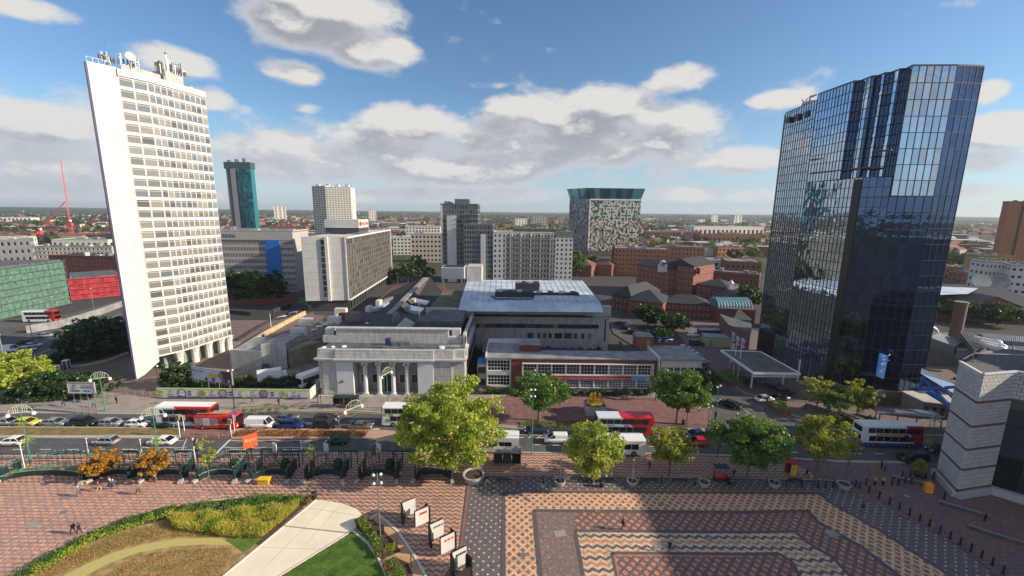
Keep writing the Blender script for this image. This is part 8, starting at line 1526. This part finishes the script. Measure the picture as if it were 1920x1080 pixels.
advert('orange square sign with white lettering at the crossing',473,862,2.1,2.4,.75,mat('orange_sign', (.62,.12,.03), .5, .1),'Enjoy',2.3); advert('small white map board beside the fifth railing bay',517,862,1.1,1.6,-.5,M['white'],'',1.4); advert('small white map board beside the sixth railing bay',613,862,1.1,1.6,-.5,M['white'],'',1.4); advert('small white map board beside the seventh railing bay',711,862,1.1,1.6,-.5,M['white'],'',1.4)
# ---------------------------------------------------------------- exhibition boards on the brick square
def boards():
    data = [(767,970,'white exhibition board farthest back with small print','left',None),(791,987,'white exhibition board with one small red picture','right','red'),(819,1012,'white exhibition board in the middle with grey sketch','left','grey'),(839,1038,'white exhibition board with three orange-red pictures','right','orange'),(861,1066,'white exhibition board with a row of dark portraits','left','dark'),(868,1090,'empty dark framed stand at the bottom edge','right',None)]
    for i, (x, y, lab, side, pic) in enumerate(data):
        p = G(x, y, .15); t = thing('exhibition_board', lab, 'exhibition board', (p.x, p.y, .15), .62, group='exhibition boards on the square'); t.scale = (.92, .92, .95); W = lambda b, nm, m: link(nm, b.mesh(nm, [m]), t, world=False); b = MB(); b.box((0,0,1.62 if i < 5 else .9), (2.15,.22,2.5 if i < 5 else 1.2)); W(b, 'board_core', mat('dark_brown_frame', (.04,.022,.02), .5, .1)); s = -1 if side == 'left' else 1
        if i < 5: b = MB(); b.box((.02,-.12,1.62), (2.02,.03,2.4)); W(b, 'white_face', M['white']); b = MB(); b.box((.02,.12,1.62), (2.02,.03,2.4)); W(b, 'white_face', M['white'])
        b = MB(); b.box((s*1.15, (-.35 if s < 0 else .45), 1.3), (.24, 1.3 if s < 0 else 1.1, 2.6), s*.2); W(b, 'black_wing', M['black']); b = MB(); b.box((s*1.02, (-.99 if s < 0 else 1.0), 1.6), (.2,.03,1.3), s*.2); W(b, 'wing_print', M['dmetal'])
        if pic:
            m_ = dict(red=M['redp'], grey=M['metal'], orange=mat('print_orange', (.75,.12,.03), .6, .1), dark=M['dmetal'])[pic]; k = dict(red=1, grey=4, orange=3, dark=5)[pic]
            for j in range(k): b = MB(); ww = 1.5/k; b.box((-.65+ww*(j+.5)+(0.1), -.14, 2.15), (ww*.8, .02, .34)); W(b, 'picture', m_)
boards()
# street furniture
def proto_copies(build, items, grp, nm):
    first = build(items[0]); index_kids()
    for it in items[1:]: p = G(it[0], it[1], .15); dup(first, (p.x, p.y, .15), first.rotation_euler.z, it[2], grp)
def bollard(it): p = G(it[0], it[1], .15); t = thing('bollard', it[2], 'bollard', (p.x, p.y, .15), group='dark bollards on the square'); b = MB(); b.lathe((0,0,0), [(.17,0),(.17,.1),(.12,.16),(.11,.95),(.14,1.0),(.12,1.1),(.02,1.18)], 10); link('post', b.mesh('post', [mat('navy_black_paint', (.012,.016,.028), .4, .1)]), t, world=False); return t
row = [(1611,915),(1629,924),(1648,934),(1667,945),(1686,955),(1705,966),(1724,977),(1742,987),(1762,999),(1781,1010),(1800,1021),(1820,1033),(1840,1046),(1860,1060),(1880,1076)]
its = [(x, y, 'dark bollard number in the long diagonal row beside the dotted paving') for x, y in row]
onames = ['topmost','second','third','fourth','fifth','sixth','seventh','eighth','ninth','tenth','eleventh','twelfth','thirteenth','fourteenth','lowest']
its = [(x, y, '%s dark bollard of the long diagonal row at the right' % onames[i]) for i, (x, y) in enumerate(row)]
hor = [(1474,912),(1503,913),(1533,914),(1548,914),(1562,914),(1596,916),(1604,911),(1624,909),(1672,909),(1684,909),(1697,905),(1708,907),(1691,895),(1706,894),(1735,897),(1750,896),(1770,935),(1846,977),(1018,905),(1240,905),(1202,907),(1302,908)]
hn = ['left of the yellow topped tree foot','just right of the yellow topped tree foot','third before the stone planter','second before the stone planter','last before the stone planter','just right of the stone planter','behind the stone planter','left of the yellow topped pair','just right of the yellow topped pair','second right of the yellow topped pair','beside the metal bench end','next to the bench end','left in the pair behind the bench','right in the pair behind the bench','left of the stone hall corner','nearest the stone hall corner','alone below the orange bin','alone between the two long benches','left of the row by the first planter','right of the small yellow-green tree foot','left of the small yellow-green tree foot','by the third stone planter']
its += [(x, y, 'dark bollard '+h) for (x, y), h in zip(hor, hn)]
proto_copies(bollard, its, 'dark bollards on the square', 'bollard')
for x, lab in ((1640,'left yellow topped bollard near the right kerb'),(1655,'right yellow topped bollard near the right kerb')):
    p = G(x, 909, .15); t = thing('bollard', lab, 'bollard', (p.x, p.y, .15)); b = MB(); b.tube((0,0,0),(0,0,.8), .17, 10); link('post', b.mesh('post', [M['black']]), t, world=False); b = MB(); b.tube((0,0,.8),(0,0,1.15), .18, 10); link('yellow_band', b.mesh('band', [M['yline']]), t, world=False)
def planter(px, py, lab, r=.85, h=.7, spike=True):
    p = G(px, py, .15); t = thing('stone_planter', lab, 'planter', (p.x, p.y, .15), group='round stone planters'); b = MB(); n = 16
    b.lathe((0,0,0), [(r*.8,0),(r*.85,h*.3),(r,h*.75),(r*1.02,h),(r*.85,h),(r*.8,h*.8)], 20); link('bowl', b.mesh('bowl', [mat('speckled_stone', (.40,.38,.35), .9, .35, 6)]), t, world=False); b = MB(); b.tube((0,0,h*.78),(0,0,h*.84), r*.82, 16); link('soil', b.mesh('soil', [M['soil']]), t, world=False)
    if spike: b = MB(); b.tube((0,0,h*.8),(0,0,h+3.4), .16, 8, r1=.12); b.ball((0,0,h+3.5), .16, 8, 5); link('lamp_stem', b.mesh('stem', [M['metal']]), t, world=False)
planter(888, 900, 'large round stone planter beside the biggest tree', 1.7, 1.1, False); planter(1050, 908, 'stone planter left of the yellow-green plaza tree'); planter(1185, 908, 'stone planter with a grey post right of the yellow-green tree'); planter(1320, 910, 'stone planter with a grey post left of the fresh green tree'); planter(1451, 911, 'stone planter left of the yellow topped tree'); planter(1582, 914, 'stone planter holding the thin sapling', .95, .7, False)
def bench(px, py, lab, L=2.2, rz=0, m='dmetal', back=False, z=.15):
    p = G(px, py, z); t = thing('bench', lab, 'bench', (p.x, p.y, z), rz, group='benches on the square')
    for k in range(3): b = MB(); b.box((0,-.16+.16*k,.45), (L,.13,.06)); link('seat_slat', b.mesh('slat', [M[m]]), t, world=False)
    for s in (-1,1): b = MB(); b.box((s*L*.42,0,.21), (.08,.4,.42)); link('leg', b.mesh('leg', [M['dmetal']]), t, world=False)
for x, lab in ((1110,'dark bench behind the yellow-green plaza tree'),(1140,'dark bench right of the litter bin'),(1218,'dark bench left of the small tree'),(1275,'dark bench right of the small tree'),(1490,'dark bench behind the yellow topped tree'),(945,'dark bench left of the person in red')): bench(x, 903, lab)
bench(1703, 903, 'silver topped bench behind the orange bin', 4, -.5, 'metal'); bench(1806, 957, 'long low bench near the glass wall of the hall', 5.5, -.62, 'metal'); bench(1880, 1010, 'long low bench nearest the right edge', 6.5, -.66, 'metal')
for x, y, lab in ((716,1000,'black litter bin between light mast and boards'),(730,1036-30,'dark') ,(589,935,'dark round bin at the tip of the cream path'),(1128,912,'grey litter bin below the yellow-green tree'),(1281,797,'black litter bin by the traffic light'),(1367,908,'dark bin left of the fresh green tree')):
    if lab == 'dark': continue
    p = G(x, y, .15); t = thing('litter_bin', lab, 'litter bin', (p.x, p.y, .15)); b = MB(); b.lathe((0,0,0), [(.3,0),(.34,.1),(.34,1.0),(.3,1.1),(.1,1.2)], 12); link('bin_body', b.mesh('bin', [M['black']]), t, world=False); b = MB(); b.box((0,-.33,.85), (.3,.06,.18)); link('slot', b.mesh('slot', [M['metal']]), t, world=False)
p = G(496, 906, .15); t = thing('grit_box', 'yellow grit box before the fifth railing bay', 'grit box', (p.x, p.y, .15)); b = MB(); b.hexa([(-.8,-.4,0),(.8,-.4,0),(.8,.4,0),(-.8,.4,0)], [(-.85,-.45,.75),(.85,-.45,.75),(.85,.45,.75),(-.85,.45,.75)]); link('tub', b.mesh('tub', [mat('grit_yellow', (.80,.50,.03), .5, .1)]), t, world=False); b = MB(); b.box((0,0,.82), (1.8,1.0,.12)); link('lid', b.mesh('lid', [MATS['grit_yellow']]), t, world=False)
p = G(1739, 922, .15); t = thing('utility_box', 'bright orange box beside the silver bench', 'box', (p.x, p.y, .15), -.4); b = MB(); b.box((0,0,.65), (.95,.8,1.3)); link('cabinet', b.mesh('cabinet', [M['orangep']]), t, world=False); b = MB(); b.box((.05,0,1.38), (.85,.7,.14)); b.ball((.1,.1,1.6), .14, 8, 5, sz=1.3); link('lid', b.mesh('lid', [M['orangep']]), t, world=False)
p = G(1722, 893, .15); r_ = np.random.default_rng(3); t = thing('flower_tower', 'tall green flower tower with yellow blooms by the right kerb', 'planter', (p.x, p.y, .15)); P = r_.normal(size=(2600,3)); P /= np.linalg.norm(P, axis=1, keepdims=True); P = P*np.array([.85,.85,1.5])*r_.uniform(.85,1.05,(2600,1))+np.array([0,0,1.5]); link('foliage', quadmesh('foliage', leafquads(P, .09, r_), LM['mixed']), t, world=False); b = MB(); b.lathe((0,0,0), [(.6,0),(.7,.4),(.75,2.0),(.4,2.6)], 10); link('frame', b.mesh('frame', [M['green']]), t, world=False)
# kiosk, shelters
def shelter(px, py, lab, w=4, rz=0, m='metal', z=.3, roofm='dmetal'):
    p = G(px, py, z); t = thing('bus_shelter', lab, 'bus shelter', (p.x, p.y, z), rz); W = lambda b, nm, mm: link(nm, b.mesh(nm, [mm]), t, world=False); b = MB(); b.box((0,0,2.5), (w+.2,1.7,.12)); W(b, 'roof', M[roofm])
    for s in (-1,1):
        for u in (-.7,.7): b = MB(); b.tube((s*w/2,u,0),(s*w/2,u,2.45), .05, 6); W(b, 'post', M[m])
        b = MB(); b.box((s*w/2,0,1.3), (.03,1.2,1.7)); W(b, 'side_panel', M['gblue'])
    for k in range(3): b = MB(); b.box((-w/2+w*(k+.5)/3,.72,1.3), (w/3-.08,.03,1.8)); W(b, 'back_pane', M['gdark'])
    b = MB(); b.box((0,.35,.5), (w*.7,.3,.06)); W(b, 'seat', M['tail'] if roofm == 'dmetal' else M['metal'])
shelter(650, 764, 'dark bus shelter in front of the left side of the bank', 5, 0, 'dmetal'); shelter(951, 868, 'glass bus shelter on the square behind the white bus', 4.5, math.pi, 'metal', .15, 'feltl')
p = G(1482, 890, .15); t = thing('kiosk', 'small red and yellow advertising kiosk under the yellow topped tree', 'kiosk', (p.x, p.y, .15), -.3); b = MB()
for dx in (-.7,.7):
    for dy in (-.6,.6): b.tube((dx,dy,0),(dx,dy,2.3), .06, 5)
link('frame', b.mesh('frame', [M['redp']]), t, world=False); b = MB(); b.box((0,0,2.4), (1.8,1.5,.15)); link('roof', b.mesh('roof', [M['redp']]), t, world=False); b = MB(); b.box((.2,-.62,1.2), (.9,.06,1.9)); link('poster', b.mesh('poster', [M['yline']]), t, world=False); b = MB(); b.box((-.1,.3,1.1), (1.2,.06,2.0)); link('back_panel', b.mesh('back', [M['black']]), t, world=False)
p = G(1350, 900, .15); t = thing('market_stall', 'small stall with a red counter under the fresh green tree', 'stall', (p.x, p.y, .15)); b = MB(); b.box((0,0,.9), (1.9,.9,.5)); link('counter', b.mesh('counter', [M['redp']]), t, world=False)
for s in (-1,1): b = MB(); b.tube((s*.9,.3,0),(s*.9,.3,2.4), .05, 5); link('post', b.mesh('post', [M['dmetal']]), t, world=False)
b = MB(); b.box((0,0,.32), (1.9,.9,.64)); link('base', b.mesh('base', [M['dmetal']]), t, world=False); b = MB(); b.box((0,0,2.4), (2.2,1.3,.1)); link('awning', b.mesh('awning', [M['green']]), t, world=False)
# guard railings
def fence(label, pts, h, m, step=2.0, z=.15, cat='railing', nm='guard_railing', fine=0):
    P = [G(x, y, z) for x, y in pts]; t = thing(nm, label, cat, P[0]); r = MB(); fb = MB()
    for a, c in zip(P, P[1:]):
        for f in ((1.0,.5) if not fine else (1.0,.12)): r.tube((a.x,a.y,z+h*f),(c.x,c.y,z+h*f), .03, 4)
        L = (c-a).length; n = max(1, round(L/step))
        for i in range(n): p = a.lerp(c, i/n); b = MB(); b.tube((p.x,p.y,z),(p.x,p.y,z+h), .04, 5); b.obj('post', M[m], t)
        if fine:
            k = int(L/.35)
            for i in range(k): p = a.lerp(c, i/k); fb.tube((p.x,p.y,z+.1),(p.x,p.y,z+h), .012, 3, cap=False)
    r.obj('rail', M[m], t)
    if fine: fb.obj('infill_bars', M[m], t, kind='stuff')
fence('long railing along the near kerb at the left', [(-40,861),(140,860),(330,857)], 1.1, 'dmetal', 2.0, fine=1); fence('railing along the near kerb between the crossing and the orange sign', [(440,856),(470,855),(560,854)], 1.1, 'dmetal', fine=1); fence('railing on the far side of the grassy reservation', [(-40,800),(0,799.5),(330,801)], 1.0, 'dmetal', 2.5, .36); fence('railing around the crossing island', [(338,802),(434,803.5),(434,821),(340,820)], 1.0, 'feltl', 2.2, .3); fence('railing on the far pavement with hanging baskets', [(436,773),(480,770),(550,764)], 1.0, 'dmetal', 2, .3)
fence('low railing on the pavement near the podium', [(1575,809),(1600,811)], 1.0, 'dmetal', 1.5, .28); fence('railing on the pavement before the single storey podium', [(1712,812),(1770,814)], 1.0, 'feltl', 1.5, .28); fence('railing beside the low wall left of the hoarding', [(182,746),(240,742),(296,741)], .9, 'feltl', 1.6, .1)
for i, x in enumerate((448,458,474,489,505,521,536)):
    p = G(x, 771-i*.9, 1.2); r_ = np.random.default_rng(i); P = r_.normal(size=(260,3))*np.array([.34,.3,.22]); o = link('hanging_basket', quadmesh('basket', leafquads(P, .09, r_), LM['bed']), None, loc=(p.x, p.y, 1.25), label='%s flower basket on the far pavement railing' % ['leftmost','second','third','fourth','fifth','sixth','rightmost'][i], cat='flower basket', group='flower baskets on the railing')
def bed(label, pts, z, h): P = [G(x, y, z) for x, y in pts]; t = thing('raised_bed', label, 'flower bed', P[0]); b = MB(); b.prism([(p.x, p.y) for p in P], z, z+h); b.obj('brick_edge', M['brick'], t); c = sum(P, Vector())/len(P); b = MB(); b.prism([((p.x-c.x)*.9+c.x, (p.y-c.y)*.9+c.y) for p in P], z+h, z+h+.15); b.obj('turf', M['grass'], t)
bed('brick edged bed below the three flagpoles', [(1345,700),(1352,712),(1375,724),(1395,726),(1398,715),(1385,700),(1360,694)], .26, .5); bed('brick edged bed in front of the white saloon', [(1440,756),(1448,768),(1478,778),(1482,774),(1470,758),(1455,752)], .26, .5)
pts = [(880,782)]
for i, (x, y, lab) in enumerate(((126,692,'white telephone box on the brown street left of the white tower'),(112,702,'grey telephone box beside the low round wall'))): p = G(x, y, .05); t = thing('telephone_box', lab, 'telephone box', (p.x, p.y, .05), .2); b = MB(); [b.box((dx,dy,1.2), (.1,.1,2.4)) for dx in (-.5,.5) for dy in (-.5,.5)]; b.box((0,0,2.4), (1.15,1.15,.2)); link('frame', b.mesh('frame', [M['wmetal'] if i == 0 else M['metal']]), t, world=False); b = MB(); b.box((0,0,1.2), (.9,.9,2.2)); link('panes', b.mesh('panes', [M['glass']]), t, world=False)
p = G(735, 1016, .2); 
for i, (x, y, lab) in enumerate(((745,1020,'bicycle leaning at a hoop beside the tan path, upper of two'),(771,1056,'bicycle at a hoop beside the tan path, lower of two'))):
    p = G(x, y, .2); t = thing('bicycle', lab, 'bicycle', (p.x, p.y, .2), 1.9)
    for s in (-.52,.52): b = MB(); b.path([(s+.33*math.cos(a),0,.33+.33*math.sin(a)) for a in [6.2832*j/14 for j in range(15)]], .02, 4); link('wheel', b.mesh('wheel', [M['rubber']]), t, world=False)
    b = MB(); b.path([(-.52,0,.33),(-.15,0,.85),(.38,0,.85),(.52,0,.33)], .02, 4); b.path([(-.52,0,.33),(0,0,.33),(.38,0,.85)], .02, 4); b.tube((0,0,.33),(-.18,0,.95), .02, 4); link('frame', b.mesh('frame', [M['dmetal']]), t, world=False); b = MB(); b.box((-.19,0,.97), (.25,.12,.05)); link('saddle', b.mesh('saddle', [M['black']]), t, world=False); b = MB(); b.tube((.4,-.25,1.0),(.4,.25,1.0), .02, 4); b.tube((.38,0,.85),(.4,0,1.0), .02, 4); link('handlebar', b.mesh('bar', [M['dmetal']]), t, world=False)
# street lights by the ring road
for i, (x, y, tp, lab) in enumerate(((15,707,628,'pale lamp column in front of the ring road at the left edge'),(104,596,556,'lamp column beside the red and white bus on the upper road'),(178,590,541,'lamp column before the red netted site'),(62,640,600,'dark lamp column by the upper carriageway'),(140,560,520,'lamp column between the green and red netted sites'))): pole(lab, x, y, tp, 'feltl' if i == 0 else 'metal', .12, 'lamp_column', 'lamp post', .05, 'lamp columns on the ring road')
# haze
hz = MB(); hz.hexa([(-13000,-900,-1.2),(13000,-900,-1.2),(13000,11000,-1.2),(-13000,11000,-1.2)], [(-13000,-900,125),(13000,-900,125),(13000,11000,125),(-13000,11000,125)])
hmz = bpy.data.materials.new('haze'); hmz.use_nodes = True; th = hmz.node_tree; th.nodes.clear(); pv = N(th, 'ShaderNodeVolumePrincipled'); pv.inputs['Density'].default_value = .00009; pv.inputs['Color'].default_value = (.82,.90,1,1); pv.inputs['Anisotropy'].default_value = .2; oo = N(th, 'ShaderNodeOutputMaterial'); th.links.new(pv.outputs[0], oo.inputs['Volume'])
if HAZE: hz.obj('haze', hmz, kind='stuff')
